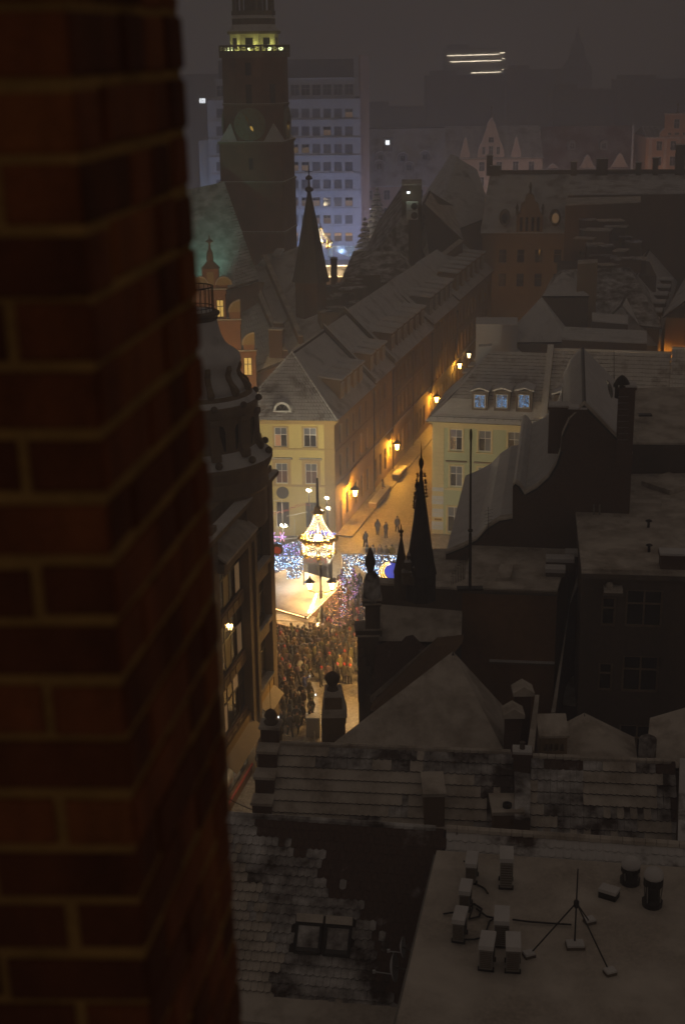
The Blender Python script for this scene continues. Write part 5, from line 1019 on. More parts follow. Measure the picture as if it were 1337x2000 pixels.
# big gabled roofs left of the lane's end
hip('gable_house', 'large house with steep snowy gable roof at the far left end of the lane', [(838, 470, 222), (962, 420, 234), (930, 330, 262), (815, 400, 255)], [(893, 306, 246), (880, 300, 258)], 'brown_plaster', 'snow_metal')
hip('gable_house', 'lower gabled house in front of the steep-roofed one', [(842, 520, 206), (905, 470, 214), (882, 400, 232), (800, 445, 225)], [(838, 372, 222), (826, 395, 214)], 'brown_plaster', 'snow_slab')
hip('gable_house', 'house with ochre gable wall beside the snow-laden fir', [(690, 545, 214), (800, 500, 212), (800, 420, 232), (735, 440, 232)], [(793, 352, 236), (800, 405, 214)], 'ochre_plaster', 'snow_thin')
t, P_ = mass('lift_tower', 'slim rooftop tower holding two air conditioners under a work light', [gz(784, 362, 214), gz(823, 362, 214), gz(823, 352, 219), gz(784, 352, 219)], 'dark_wall')
for py in (402, 420):
    p = V(804, py, 213.6); q = MB(); q.cbox((p.x, p.y - .4, p.z - .6), 1.7, .6, 1.25); o = mk('air_conditioner', q, 'white_paint', t); q = MB(); q.lathe((0, 0, 0), [(.5, 0), (.5, .05), (.1, .08), (.01, .08)], 14); place('fan_grille', q.mesh('fan_grille', 'dark_metal'), o).matrix_basis = Matrix.Translation(Vector((p.x + .3, p.y - .72, p.z)) - LOC[t.name]) @ Matrix.Rotation(math.pi / 2, 4, 'X')
p = V(797, 378, 213); q = MB(); q.cbox(p, .4, .3, .3); mk('work_light', q, 'star_light', t); lamp('work_lamp', p + Vector((.2, -.8, -.1)), 26, (.8, 1.0, .75), .1, t)
# dim roofs and clutter in the yard between turret and row
hip('back_house', 'dark-roofed back house between the turret and the row', [(660, 560, 200), (812, 545, 200), (790, 490, 214), (690, 490, 214)], [(740, 492, 208), (775, 490, 208)], 'dark_wall', 'snow_thin')
yr = thing('yard_roofs', 'dark back yard of low sheds behind the row houses', 'roofs', V(680, 590, 180))
for i in range(13):
    px = qr.uniform(640, 735); py = 540 + i / 13 * 75 + qr.uniform(-4, 4); px -= (py - 540) * .35; p = V(px, py, 190 - i * 1.5); w_ = qr.uniform(1.2, 3.2); h = qr.uniform(1.2, 2.6); b = MB(); b.cbox((p.x, p.y, p.z - h), w_, qr.uniform(1, 2.2), h, R(15)); o = mk('shed', b, qr.choice(['dark_wall', 'stone_dark']), yr); b = MB(); b.cbox((p.x, p.y, p.z), w_ + .08, 1.2, .12, R(15)); mk('snow_cap', b, 'snow_thin', o)
b = MB(); b.prism([tuple(V(*e).xy) for e in ((600, 660, 166), (640, 650, 166), (750, 540, 196), (640, 540, 196))], 0, 8); mk('base_block', b, 'dark_wall', yr)
p = V(652, 535, 196); chimney(yr, (p.x, p.y, p.z - 4), .9, .9, 6, 0, 'dark_brick')
# ================================================================== NEAR ROOFS (right and below)
# house with the curved gable
CG0 = V(935, 1052, 83); CGF = Fr(CG0.xy, CG0.xy + Vector((math.cos(R(-9)), math.sin(R(-9)))) * 20)
def curved_gable():
    H = lambda px, py: CGF.hit(px, py)
    t = thing('gable_house', 'dark house with a sweeping curved gable under snow-covered sheet metal', 'house', CG0); P = CGF.P
    px = [(870, 1080), (905, 1066), (930, 1052), (950, 1030), (975, 1014), (1000, 1010), (1000.5, 947), (1006, 942), (1014, 947), (1024, 963), (1048, 950), (1070, 930), (1085, 905), (1093, 880), (1096, 850), (1112, 815), (1140, 788)]
    prof = [H(*p) for p in px]
    right = [H(1234, 884)]
    pr = prof + right; L = max(p[0] for p in pr); zb = 6.0
    # gable wall
    b = MB(); b.extr([P(prof[0][0], 0, zb)] + [P(a, 0, z) for a, z in prof] + [P(a, 0, z) for a, z in right] + [P(right[0][0], 0, zb)], P(0, .5, 0) - P(0, 0, 0)); mk('gable_wall', b, 'dark_brick', t)
    # roof skins following the gable outline
    D = 17.0
    for i, ((a0, z0), (a1, z1)) in enumerate(zip(pr[:-1], pr[1:])):
        if abs(a1 - a0) < .06: continue
        b = MB(); slab(b, [P(a0, -.1, z0), P(a1, -.1, z1), P(a1, D, z1), P(a0, D, z0)], .16); mk('roof_sheet', b, ['snow', 'dark_metal'], t)
        n = int(D / .55)
        if 9 <= i <= 15:
            b = MB(); m0 = Vector((0, 0, .03))
            for k in range(n): b.tube(P(a0, k * .55, z0) + m0, P(a1, k * .55, z1) + m0, .022, .022, 4)
            mk('standing_seams', b, 'snow', t, kind='stuff')
    b = MB(); s, e = prof[0][0], right[0][0]; b.prism([tuple(P(a, d, 0).xy) for a, d in ((s + .1, .5), (e - .1, .5), (e - .1, D), (s + .1, D))], 0, zb + 6); mk('wall', b, 'dark_wall', t)
    # coping along the gable edge
    b = MB()
    for (a0, z0), (a1, z1) in zip(pr[:-1], pr[1:]): b.hexa([P(a0, -.16, z0 - .05), P(a1, -.16, z1 - .05), P(a1, .5, z1 - .05), P(a0, .5, z0 - .05)], [P(a0, -.16, z0 + .08), P(a1, -.16, z1 + .08), P(a1, .5, z1 + .08), P(a0, .5, z0 + .08)])
    mk('coping', b, 'snow_slab', t)
    for px_, py, Y, w_, d_, h, pots in ((1089, 882, 83.5, 1.25, 1.0, 2.75, 0), (1124, 880, 82.4, 1.0, .8, 2.5, 0), (1216, 905, 81.5, .95, .9, 4.6, 0)):
        p = V(px_, py, Y); chimney(t, p, w_, d_, h, CGF.ang, 'dark_brick', pots=pots)
    p = V(1213, 757, 81.5); q = MB(); q.lathe(p, [(.4, -.6), (.4, 0), (.5, .05), (.5, .2), (.3, .55), (.12, .7), (.02, .75)], 10); mk('cowl', q, 'dark_metal', t)
    p = V(1089, 796, 83.5); q = MB(); q.lathe(p, [(.35, -.3), (.35, 0), (.55, .05), (.5, .15), (.05, .4)], 10); mk('cowl', q, 'snow_metal', t)
    # ladder rungs on the tall chimney
    for k in range(8): q = MB(); c = V(1216, 775 + k * 12, 80.95); q.tube(c + Vector((-.3, 0, 0)), c + Vector((.3, 0, 0)), .025, .025, 4); mk('rung', q, 'grey_metal', t)
    q = MB(); c = V(1190, 760, 81.2); q.lathe((0, 0, 0), [(.01, .12), (.3, .08), (.55, -.04), (.56, -.02), (.3, .11), (.01, .15)], 14); place('satellite_dish', q.mesh('satellite_dish', 'grey_metal'), t, Matrix.Translation(c) @ Matrix.Rotation(R(75), 4, 'Y'))
    q = MB(); c0_, c1_ = V(1170, 985, 81.5), V(1170, 1045, 81.5); q.tube(c0_, c1_, .05, .05, 5).tube(c0_ + Vector((-.35, 0, 0)), c1_ + Vector((-.35, 0, 0)), .05, .05, 5).tube(c1_, c1_ + Vector((-.35, 0, 0)), .05, .05, 5); mk('pipe_loop', q, 'grey_metal', t)
curved_gable()
# upper sloped roof at the right edge, flat roof below it with its facade
t, P_ = mass('upper_house', 'dark block with a broad smooth snow roof at the right edge', [gz(1226, 868, 90), gz(1430, 870, 90), gz(1430, 757, 99), gz(1226, 762, 99)], 'dark_wall', 'snow_slab')
p = V(1258, 812, 93); q = MB(); q.cbox(p, .9, .5, .12); mk('roof_hatch', q, 'dark_metal', t)
FZ = 19.0
fa_, fb_ = G(1138, 1112, FZ), G(1337, 1118, FZ); FB = Fr(fa_.xy, (fb_ - fa_).xy * 1.5 + fa_.xy)
def flat_block():
    t = thing('flat_block', 'flat-roofed tenement with snow-filled roof and dark triple windows', 'building', fa_); P = FB.P; L = FB.L; D = 22.0
    W = [FB.hit(px, 1200)[0] for px in (1256,)][0]
    hol = []
    for z in (FB.hit(1256, 1226)[1], FB.hit(1256, 1350)[1] - .1, FB.hit(1256, 1480)[1] - .2):
        hol += [(W, z, 2.0, 2.2), (W - 1.9, z, .8, 1.7), (W + 4.6, z, 2.0, 2.2)]
    b = MB(); facade(b, FB, 0, L, 0, FZ, hol, .3); mk('front_wall', b, 'dark_wall', t)
    for s, z, w_, h in hol: window(t, FB, s, z, w_, h, .12, bars=(1 if w_ > 1 else 0, 1), frame='stone', fw=.12)
    b = MB(); b.prism([tuple(P(a, d, 0).xy) for a, d in ((0.01, .35), (L, .35), (L, D), (0.01, D))], 0, FZ - .02); mk('wall', b, 'dark_wall', t)
    b = MB(); b.box(-.1, -.25, FZ - .05, L, D, FZ + .14, FB); mk('roof_snow', b, 'snow_slab', t)
    q = MB(); q.box(-.1, -.4, FZ - .38, L, -.002, FZ - .1, FB); o = mk('cornice', q, 'stone_dark', t); q = MB(); q.box(-.1, -.38, FZ - .1, L, -.26, FZ - .02, FB); mk('snow_cap', q, 'snow_slab', o)
    s0, d0 = FB.loc(G(1158, 990, FZ)); s1, d1 = FB.loc(G(1290, 992, FZ)); q = MB(); q.box(s0, d0, FZ + .14, s1, d0 + 2.6, FZ + .34, FB); mk('roof_step', q, 'snow_slab', t)
    q = MB(); pts = [G(a, c, FZ + .7) for a, c in ((1252, 932), (1307, 950), (1360, 935), (1305, 914))]; q.prism([(p.x, p.y) for p in pts], FZ + .14, FZ + .45); mk('rooflight', q, 'snow_slab', t)
    for px, py in ((1265, 1030), (1266, 1078)):
        p = G(px, py, FZ + .14); q = MB(); q.lathe(p, [(.08, 0), (.08, .35), (.2, .38), (.18, .44), (.02, .5)], 8); mk('vent', q, 'dark_metal', t)
    p = G(1318, 1118, FZ); chimney(t, (p.x, p.y + .5, FZ - .5), 1.5, .9, 1.3, FB.ang, 'dark_brick')
    # balcony ledge with snow lumps
    s, z = FB.hit(1195, 1150); q = MB(); q.box(s - .55, -.7, z - .15, s + .55, 0, z, FB); o = mk('balcony', q, 'stone_dark', t); q = MB(); q.box(s - .5, -.65, z, s + .5, -.02, z + .22, FB); q.ball(FB.P(s - .2, -.3, z + .3), .22, 8, 5); mk('snow_heap', q, 'snow_slab', o)
flat_block()
# lean-to and yard wall below it
t, P_ = mass('lean_to', 'narrow snow-covered lean-to roof in the dark courtyard', [(1118, 1218, 10.2), (1187, 1205, 10.2), (1163, 1382, 9.6), (1098, 1378, 9.6)], 'dark_wall')
q = MB(); a0, a1 = G(1196, 1195, 10.6), G(1166, 1400, 10.0); q.path([a0, a1], .08, 5); q.path([a0 + Vector((-.5, 0, .1)), a1 + Vector((-.5, 0, .1))], .05, 5); mk('rail', q, 'grey_metal', t)
mass('yard_wall', 'sloping snow-capped boundary wall beside the rust-coloured gable', [(1112, 1180, 15), (1130, 1115, 16.4), (1139, 1116, 16.4), (1103, 1240, 13), (1083, 1395, 11), (1075, 1395, 11)], 'dark_brick', cat='wall')
# flat roof with the rust-coloured wall
def rust_house():
    z = 16.6; t, P_ = mass('flat_house', 'flat snowy roof over a tall windowless rust-coloured wall', [(902, 1152, z), (1087, 1158, z), (1112, 1075, z), (1112, 1043, z), (938, 1040, z), (918, 1075, z)], 'rust_plaster', 'snow_slab')
    a0, a1 = G(955, 1290, 10.5), G(1082, 1292, 10.5)
    fr = Fr(P_[0].xy, P_[1].xy); s0, zz = fr.hit(955, 1290); s1, _ = fr.hit(1082, 1290); q = MB(); q.box(s0, -.2, zz - .1, s1, 0, zz, fr); o = mk('ledge', q, 'stone', t); q = MB(); q.box(s0, -.19, zz, s1, -.01, zz + .09, fr); mk('snow_cap', q, 'snow', o)
    q = MB(); q.box(-.1, -.22, z - .12, fr.L + .05, .2, z + .06, fr); mk('gutter', q, 'stone_dark', t)
    for px, py, w_, h in ((1092, 1108, 1.6, .45), (1118, 1098, .9, .5), (1083, 1122, 1.1, .25)):
        p = G(px, py, z + .14); q = MB(); q.cbox(p, w_, .8, h, R(-8)); o = mk('roof_box', q, 'stone_dark', t); q = MB(); q.cbox((p.x, p.y, p.z + h), w_ + .06, .86, .22, R(-8)); mk('snow_cap', q, 'snow', o)
    p = G(968, 1140, z); q = MB(); q.hexa([p, p + Vector((.8, .1, 0)), p + Vector((1.2, 1.6, .0)), p + Vector((.4, 1.5, 0))], [v + Vector((0, 0, .35)) for v in (p, p + Vector((.8, .1, 0)), p + Vector((1.2, 1.6, .3)), p + Vector((.4, 1.5, .3)))]); mk('skylight', q, 'snow_slab', t)
    p = G(1125, 1050, z); q = MB(); q.lathe((p.x, p.y, z - 2), [(.75, 0), (.75, 3.2), (.78, 3.25), (.7, 3.5), (.4, 3.65), (.02, 3.7)], 14); mk('round_flue', q, 'snow_metal', t, smooth=True)
    return t
rust_house()
# small terrace behind the pinnacle, spires on it
mass('terrace', 'snow-covered terrace at the foot of the slate spires', [(790, 1150, 15.6), (906, 1148, 15.6), (914, 1078, 15.6), (845, 1075, 15.6), (778, 1110, 15.6)], 'stone_dark')
def spire(px, ytip, ybase, Y, r_, label, ball_=True, cro=True, mat='slate'):
    p = V(px, ybase, Y); zt = Zat(ytip, p.x, p.y); h = zt - p.z; t = thing('spire', label, 'spire', (p.x, p.y, p.z - 1.5))
    q = MB(); q.lathe((p.x, p.y, p.z), [(r_, -1.5), (r_, 0), (r_ * 1.08, .02), (r_ * .92, h * .08), (r_ * .12, h * .72), (r_ * .1, h * .74)], 8, ph=R(22.5)); mk('slate_cone', q, mat, t)
    q = MB(); q.lathe((p.x, p.y, p.z), [(r_ * .1, h * .73), (.10, h * .76), (.05, h * .79), (.14, h * .83), (.13, h * .86), (.04, h * .88), (.025, h * .95), (.004, h)], 8); mk('finial', q, 'dark_metal', t)
    if cro:
        for k in range(4):
            for i in range(4):
                a = R(45 + 90 * i); f = .60 + k * .05; rr = r_ * (1 - f) * 1.0 + .06; q = MB(); q.octa((p.x + rr * math.cos(a), p.y + rr * math.sin(a), p.z + h * f), .09); mk('crocket', q, 'stone_dark', t)
    return t
spire(821, 862, 1118, 71, .84, 'tall octagonal slate spire with crocketed tip before the lane')
spire(814, 921, 1090, 71.6, .5, 'slimmer twin spire just left of the tall slate spire')
spire(783, 1022, 1118, 72.5, .42, 'small bell-shaped spirelet left of the tall slate spire', cro=False, mat='stone_dark')
q = V(820, 1140, 70.5); t = thing('statue_group', 'snow-dusted carved stone figures at the base of the slate spire', 'sculpture', q)
for k, (dx, dz, w_, h_, an) in enumerate(((-.72, 0, .5, .7, 12), (-.66, .7, .34, .55, -20), (-.62, 1.25, .2, .35, 30), (-.25, 0, .55, .5, -8), (-.2, .5, .4, .45, 25), (.2, 0, .5, .45, 5))):
    b = MB(); b.cbox((q.x + dx, q.y, q.z + dz), w_, w_ * .8, h_, R(an)); o = mk('carved_block', b, 'stone_dark', t); b = MB(); b.add([(q.x + dx - w_ * .55, q.y - w_ * .45, q.z + dz + h_), (q.x + dx + w_ * .55, q.y - w_ * .45, q.z + dz + h_), (q.x + dx + w_ * .55, q.y + w_ * .45, q.z + dz + h_), (q.x + dx - w_ * .55, q.y + w_ * .45, q.z + dz + h_), (q.x + dx, q.y, q.z + dz + h_ + .3)], [(0, 1, 4), (1, 2, 4), (2, 3, 4), (3, 0, 4), (3, 2, 1, 0)]); mk('gablet', b, 'snow_thin', o)
# flag pole
a0, a1 = V(917, 1148, 72), V(919, 838, 72); t = thing('flag_pole', 'tall thin dark pole with a looped top in front of the green house', 'pole', a0)
q = MB(); q.tube(a0, a0.lerp(a1, .35), .085, .08, 8).tube(a0.lerp(a1, .35), a1, .06, .045, 8); mk('shaft', q, 'dark_metal', t); q = MB(); q.lathe(a0.lerp(a1, .37), [(.06, -.1), (.13, -.05), (.13, .05), (.06, .1)], 8); mk('collar', q, 'dark_metal', t)
q = MB(); q.path([a1 + Vector((.07 * math.cos(k * .7), 0, -.35 + .35 * math.sin(k * .7))) for k in range(10)], .02, 4); mk('top_loop', q, 'dark_metal', t)
q = MB(); q.cbox((a0.x, a0.y, a0.z - .1), 1.4, .5, .12); mk('foot_plate', q, 'dark_metal', t)
# wrought-iron spikes
t = thing('iron_spikes', 'row of wrought iron spikes beside the dark pole', 'ironwork', V(893, 1140, 72.5))
for k in range(9):
    px = 881 + k * 3.2; b0, b1 = V(px, 1143 - k * 1.5, 72.5), V(px + 1, 1118 - k * 7, 72.5); q = MB(); q.tube(b0, b1, .02, .008, 4); q.tube(b0.lerp(b1, .7) + Vector((-.08, 0, 0)), b0.lerp(b1, .7) + Vector((.08, 0, 0)), .012, .012, 4); mk('spike', q, 'dark_metal', t)
t = thing('iron_spikes', 'twiggy antenna standing on the edge of the flat roof', 'antenna', V(953, 1025, 80)); b0, b1 = V(953, 1045, 80), V(953, 990, 80); q = MB(); q.tube(b0, b1, .03, .015, 5); mk('mast', q, 'dark_metal', t)
for k in range(5): q = MB(); c = b0.lerp(b1, .4 + k * .12); q.tube(c + Vector((-.25, 0, -.06)), c + Vector((.25, 0, .06)), .012, .012, 4); mk('rod', q, 'dark_metal', t)
# ------------------------------------------------------------------ pinnacled gable house at the edge of the square
def pinnacle_house():
    t = thing('pinnacle_house', 'old house with a snow-capped pinnacled gable and ragged patch of bare roof', 'house', V(735, 1360, 74))
    Y = 74.0
    def blk(x0, x1, y0, y1, dep=.9, mat='stone_dark', nm='gable_block', cap=True):
        a, b_ = V(x0, y0, Y), V(x1, y0, Y); z1 = Zat(y1, a.x, Y); z0 = a.z; q = MB(); q.box(a.x, Y, z0, b_.x, Y + dep, z1); o = mk(nm, q, mat, t)
        if cap: q = MB(); q.box(a.x - .05, Y - .05, z1, b_.x + .05, Y + dep + .05, z1 + .1); mk('snow_cap', q, 'snow_slab', o)
        return z1
    blk(699, 740, 1372, 1244); blk(694, 746, 1244, 1232, 1.2); blk(713, 742, 1236, 1182, .8); blk(708, 744, 1185, 1174, 1.0)
    # swelling hood and bud finial
    c = V(726, 1174, Y + .4); z = lambda py: Zat(py, c.x, c.y); q = MB(); q.lathe((c.x, c.y, 0), [(.46, z(1174)), (.5, z(1160)), (.5, z(1150)), (.44, z(1132)), (.34, z(1122)), (.2, z(1117))], 12); mk('hood', q, 'snow_thin', t, smooth=True)
    q = MB(); q.lathe((c.x - .08, c.y, 0), [(.14, z(1120)), (.2, z(1112)), (.3, z(1100)), (.26, z(1090)), (.1, z(1074)), (.01, z(1066))], 10); mk('bud_finial', q, 'stone_dark', t, smooth=True)
    for k in range(5):
        q = MB(); p = V(705 + k * 7, 1275 + k * 17, Y - .1); q.ball(p, .2, 8, 5, sz=1.4); mk('carved_block', q, 'stone_dark', t, smooth=True)
    # attic wall, roof and bare patch
    a, b_ = V(738, 1190, 77), V(902, 1194, 76); fr = Fr(a.xy, b_.xy); z1 = fr.hit(820, 1147)[1]; z0 = fr.hit(820, 1195)[1] - 1
    q = MB(); q.box(-.3, 0, z0 - 6, fr.L, .8, z1, fr); o = mk('attic_wall', q, 'stone_dark', t); q = MB(); q.box(-.3, -.06, z1, fr.L, .86, z1 + .13, fr); mk('snow_cap', q, 'snow_slab', o)
    r = MB(); e0, e1 = V(738, 1252, 74.4), V(900, 1254, 73.4); slab(r, [e0, e1, fr.P(fr.L, 0, z1 - 1.3), fr.P(0, 0, z1 - 1.2)]); mk('roof', r, ['snow_slab', 'tile_edge'], t)
    q = MB(); pts = [(733, 1262), (760, 1252), (782, 1255), (792, 1243), (806, 1240), (818, 1252), (835, 1268), (825, 1290), (780, 1335), (735, 1362), (728, 1360)]; vs = [V(px, py, 73.6 - (py - 1240) * .02) for px, py in pts]; q.extr(vs, (0, .25, -.1)); mk('bare_roof', q, 'bare_tile', t)
    q = MB(); q.hexa([V(838, 1268, 72.8), V(842, 1266, 73.4), V(735, 1378, 71.2), V(722, 1370, 71.0)], [v + Vector((0, 0, .3)) for v in (V(838, 1268, 72.8), V(842, 1266, 73.4), V(735, 1378, 71.2), V(722, 1370, 71.0))]); mk('snow_kerb', q, 'snow_slab', t)
    q = MB(); q.hexa([V(848, 1262, 72.2), V(902, 1256, 72.4), V(790, 1392, 69.5), V(722, 1388, 69.5)], [v + Vector((.2, 1.2, .0)) for v in (V(848, 1262, 72.2), V(902, 1256, 72.4), V(790, 1392, 69.5), V(722, 1388, 69.5))]); mk('side_wall', q, 'brown_plaster', t)
    b = MB(); b.prism([tuple(V(*e).xy) for e in ((700, 1372, 74.2), (780, 1380, 72.5), (900, 1260, 76), (740, 1200, 77.6))], 0, 11); mk('wall', b, 'stone_dark', t)
pinnacle_house()
hip('hip_house', 'near house with a smooth snow-covered hipped roof', [(636, 1462, 62.2), (985, 1470, 61.5), (994, 1392, 67.2), (732, 1392, 67.2)], [(884, 1272, 66.0)], 'stone_dark', 'snow_slab')
def urn_pedestal():
    Y = 63.5; t = thing('urn_pedestal', 'stone pedestal topped with a snow-filled urn above the square', 'pedestal', V(648, 1450, Y)); c = V(650, 1400, Y + .4); z = lambda py: Zat(py, c.x, c.y)
    for x0, x1, y0, y1, dp in ((630, 676, 1560, 1414, 1.0), (628, 676, 1414, 1402, 1.1), (634, 668, 1402, 1364, .9)):
        a, b_ = V(x0, y0, Y), V(x1, y0, Y); q = MB(); q.box(a.x, Y, a.z, b_.x, Y + dp, Zat(y1, a.x, Y)); mk('pedestal_block', q, 'stone', t)
    q = MB(); a, b_ = V(630, 1402, Y), V(678, 1402, Y); zz = Zat(1402, a.x, Y); q.add([(a.x - .05, Y - .05, zz), (b_.x, Y - .05, zz), (b_.x, Y + 1.1, zz), (a.x - .05, Y + 1.1, zz), (c.x - .4, Y + .1, z(1347)), (c.x + .44, Y + .1, z(1347)), (c.x + .44, Y + 1.0, z(1347)), (c.x - .4, Y + 1.0, z(1347))], [(0, 1, 5, 4), (1, 2, 6, 5), (2, 3, 7, 6), (3, 0, 4, 7), (4, 5, 6, 7)]); mk('snow_shoulder', q, 'snow_slab', t)
    q = MB(); q.lathe((c.x, c.y, 0), [(.3, z(1350)), (.26, z(1343)), (.16, z(1339)), (.3, z(1333)), (.38, z(1326)), (.38, z(1321)), (.3, z(1317)), (.12, z(1312)), (.01, z(1311))], 14); mk('urn', q, 'stone_dark', t, smooth=True)
    q = MB(); q.tube((c.x + .05, c.y, z(1312)), (c.x + .05, c.y, z(1290)), .02, .012, 5); mk('spike', q, 'dark_metal', t)
urn_pedestal()
for (px, py, w_, lab) in ((1020, 1352, .78, 'gable-capped chimney, upper of two beside the hipped roof'), (1001, 1395, .78, 'gable-capped chimney, lower of two beside the hipped roof')):
    Y = 63.2 if py < 1380 else 61.8; p = V(px, py, Y); t = thing('capped_chimney', lab, 'chimney', (p.x, p.y, p.z - 3)); q = MB(); q.cbox((p.x, p.y, p.z - 3), w_, .8, 3, R(-8)); mk('stack', q, 'dark_brick', t)
    q = MB(); k = w_ / 2 + .12; q.extr([(p.x - k, p.y - .5, p.z), (p.x + k, p.y - .5, p.z), (p.x + k, p.y - .5, p.z + .18), (p.x, p.y - .5, p.z + .5), (p.x - k, p.y - .5, p.z + .18)], (0, 1.0, 0)); mk('gabled_cap', q, 'snow_slab', t)
mass('fire_wall', 'snow-topped fire wall running up beside the capped chimneys', [gz(1028, 1470, 59.5), gz(1042, 1470, 59.5), gz(1052, 1362, 64), gz(1044, 1362, 64)], 'dark_brick', cat='wall')
hip('hip_house', 'low snowy hipped roof with a louvred dormer above the tile roofs', [(1050, 1482, 59.5), (1245, 1492, 58.5), (1238, 1440, 62), (1075, 1425, 62)], [(1140, 1392, 61.5)], 'dark_wall', 'snow_slab')
t = thing('louvre_dormer', 'low dormer with a row of dark louvre openings', 'dormer', V(1080, 1468, 59)); a, b_ = V(1054, 1470, 59), V(1106, 1472, 59); fr = Fr(a.xy, b_.xy); z0, z1 = fr.hit(1080, 1470)[1], fr.hit(1080, 1440)[1]
q = MB(); facade(q, fr, 0, fr.L, z0 - .3, z1, [(fr.L * (.2 + .2 * k), z0 + .08, fr.L * .14, (z1 - z0) * .45) for k in range(4)], .2); q.box(0, .25, z0 - .3, fr.L, 1.0, z1, fr); mk('front', q, 'stone', t); q = MB(); q.hexa([fr.P(-.08, -.1, z1), fr.P(fr.L + .08, -.1, z1), fr.P(fr.L + .08, 1.2, z1 + .5), fr.P(-.08, 1.2, z1 + .5)], [fr.P(-.08, -.1, z1 + .12), fr.P(fr.L + .08, -.1, z1 + .12), fr.P(fr.L + .08, 1.2, z1 + .62), fr.P(-.08, 1.2, z1 + .62)]); mk('lid', q, 'snow_slab', t)
hip('hip_house', 'snowy roof corner cut by the right edge above the tile roofs', [(1258, 1500, 57.5), (1440, 1500, 57), (1440, 1400, 62), (1268, 1402, 61)], [(1395, 1365, 60.5)], 'dark_wall', 'snow_slab')
p = V(1262, 1482, 58); t = thing('round_chimney', 'stubby round snow-dusted chimney between two snowy roofs', 'chimney', (p.x, p.y, p.z - 1)); q = MB(); q.lathe(p, [(.4, -1), (.4, .95), (.36, 1.05), (.2, 1.15), (.02, 1.2)], 14); mk('stack', q, 'snow_thin', t, smooth=True)
# ================================================================== NEAREST TILE ROOFS AND THE FLAT ROOF BELOW
snowy('snow_flat', (.40, .35, .30), .30, .62, .35, snow=(.72, .67, .60))  # snow colour carries the warm tint of lamp light
def tile_mesh(w, l, th, mats, seed):
    """a single round-nosed roof tile: x across, y up the slope, z out of the roof"""
    q = random.Random(seed); b = MB(); n = 5; nose = [(-w / 2 + w * i / n, -.055 * math.sin(math.pi * i / n) + q.uniform(-.028, .02)) for i in range(n + 1)]
    top = [(x, y, th + .012 * math.sin(math.pi * (x / w + .5))) for x, y in nose] + [(w / 2, l, .012), (-w / 2, l, .012)]
    low = [(x, y, 0) for x, y in nose]; k = len(top); b.add(top, [tuple(range(k))], 0); b.v += low
    for i in range(n): b.f.append((k + i, k + i + 1, i + 1, i)); b.m.append(1)
    return b.mesh('roof_tile', mats)
def tile_roof(t, fr, s0, s1, z_ridge, d_ridge, run, drop, tw, tl, snow_fn, holes=(), keep=300, seed=1, stag=.5, wk=.97):
    """lays single tiles over a slope that falls from the ridge towards the viewer; the nearest ones are parts, the rest joined"""
    q = random.Random(seed); sl = math.hypot(run, drop); rows = int(sl / tl); th = math.atan2(drop, run)
    var = {'snow': [tile_mesh(tw * wk, tl * 1.12, .095, ['snow_slab', 'tile_edge'], 60 + i) for i in range(3)], 'thin': [tile_mesh(tw * .97, tl * 1.12, .07, ['snow_thin', 'tile_edge'], 70 + i) for i in range(3)], 'bare': [tile_mesh(tw * .97, tl * 1.12, .03, ['bare_tile', 'tile_edge'], 80 + i) for i in range(3)]}
    spots = []
    for j in range(rows):
        f = (j + 1) / rows; d = d_ridge - run * f; z = z_ridge - drop * f; n = int((s1 - s0) / tw)
        for i in range(n):
            s = s0 + (i + .5 + (stag if j % 2 else 0)) * tw
            if s > s1 or any(h[0] < s < h[1] and h[2] < f < h[3] for h in holes): continue
            spots.append((s, d, z, f))
    rest = MB(); vis = []
    for s, d, z, f in spots:
        kd = snow_fn(s, f, q); vis.append((s, d, z, f, kd))
    vis.sort(key=lambda v: v[1] + q.uniform(0, .0)); cnt = 0
    for s, d, z, f, kd in vis:
        M = fr.M(s, d, z) @ Matrix.Rotation(th, 4, 'X') @ Matrix.Rotation(q.uniform(-.025, .025), 4, 'Z') @ Matrix.Translation((0, 0, .03 + q.uniform(-.006, .008)))
        me = q.choice(var[kd]); p = M.translation; lo = CM.transposed() @ (p - O); px, py = 668.5 + FPX * lo.x / -lo.z, 1000 - FPX * lo.y / -lo.z
        inview = -20 < px < 1360 and py < 2030 and px > 440
        if cnt < keep and inview: place('roof_tile', me, t, M); cnt += 1
        else:
            k = len(rest.v); rest.v += [tuple(M @ v.co) for v in me.vertices]; mi = {'snow': 0, 'thin': 1, 'bare': 2}[kd]
            for pl in me.polygons: rest.f.append(tuple(k + i for i in pl.vertices)); rest.m.append(mi if pl.material_index == 0 else 3)
    if rest.f: mk('more_roof_tiles', rest, ['snow_slab', 'snow_thin', 'bare_tile', 'tile_edge'], t, kind='stuff')
    b = MB(); P = fr.P; slab(b, [P(s0, d_ridge - run, z_ridge - drop), P(s1, d_ridge - run, z_ridge - drop), P(s1, d_ridge, z_ridge), P(s0, d_ridge, z_ridge)], .2); mk('roof_deck', b, ['tile_edge', 'tile_edge'], t)
def blob(s, f, sc, seed): return noise.noise(Vector((s * sc, f * 7 * sc, seed)))
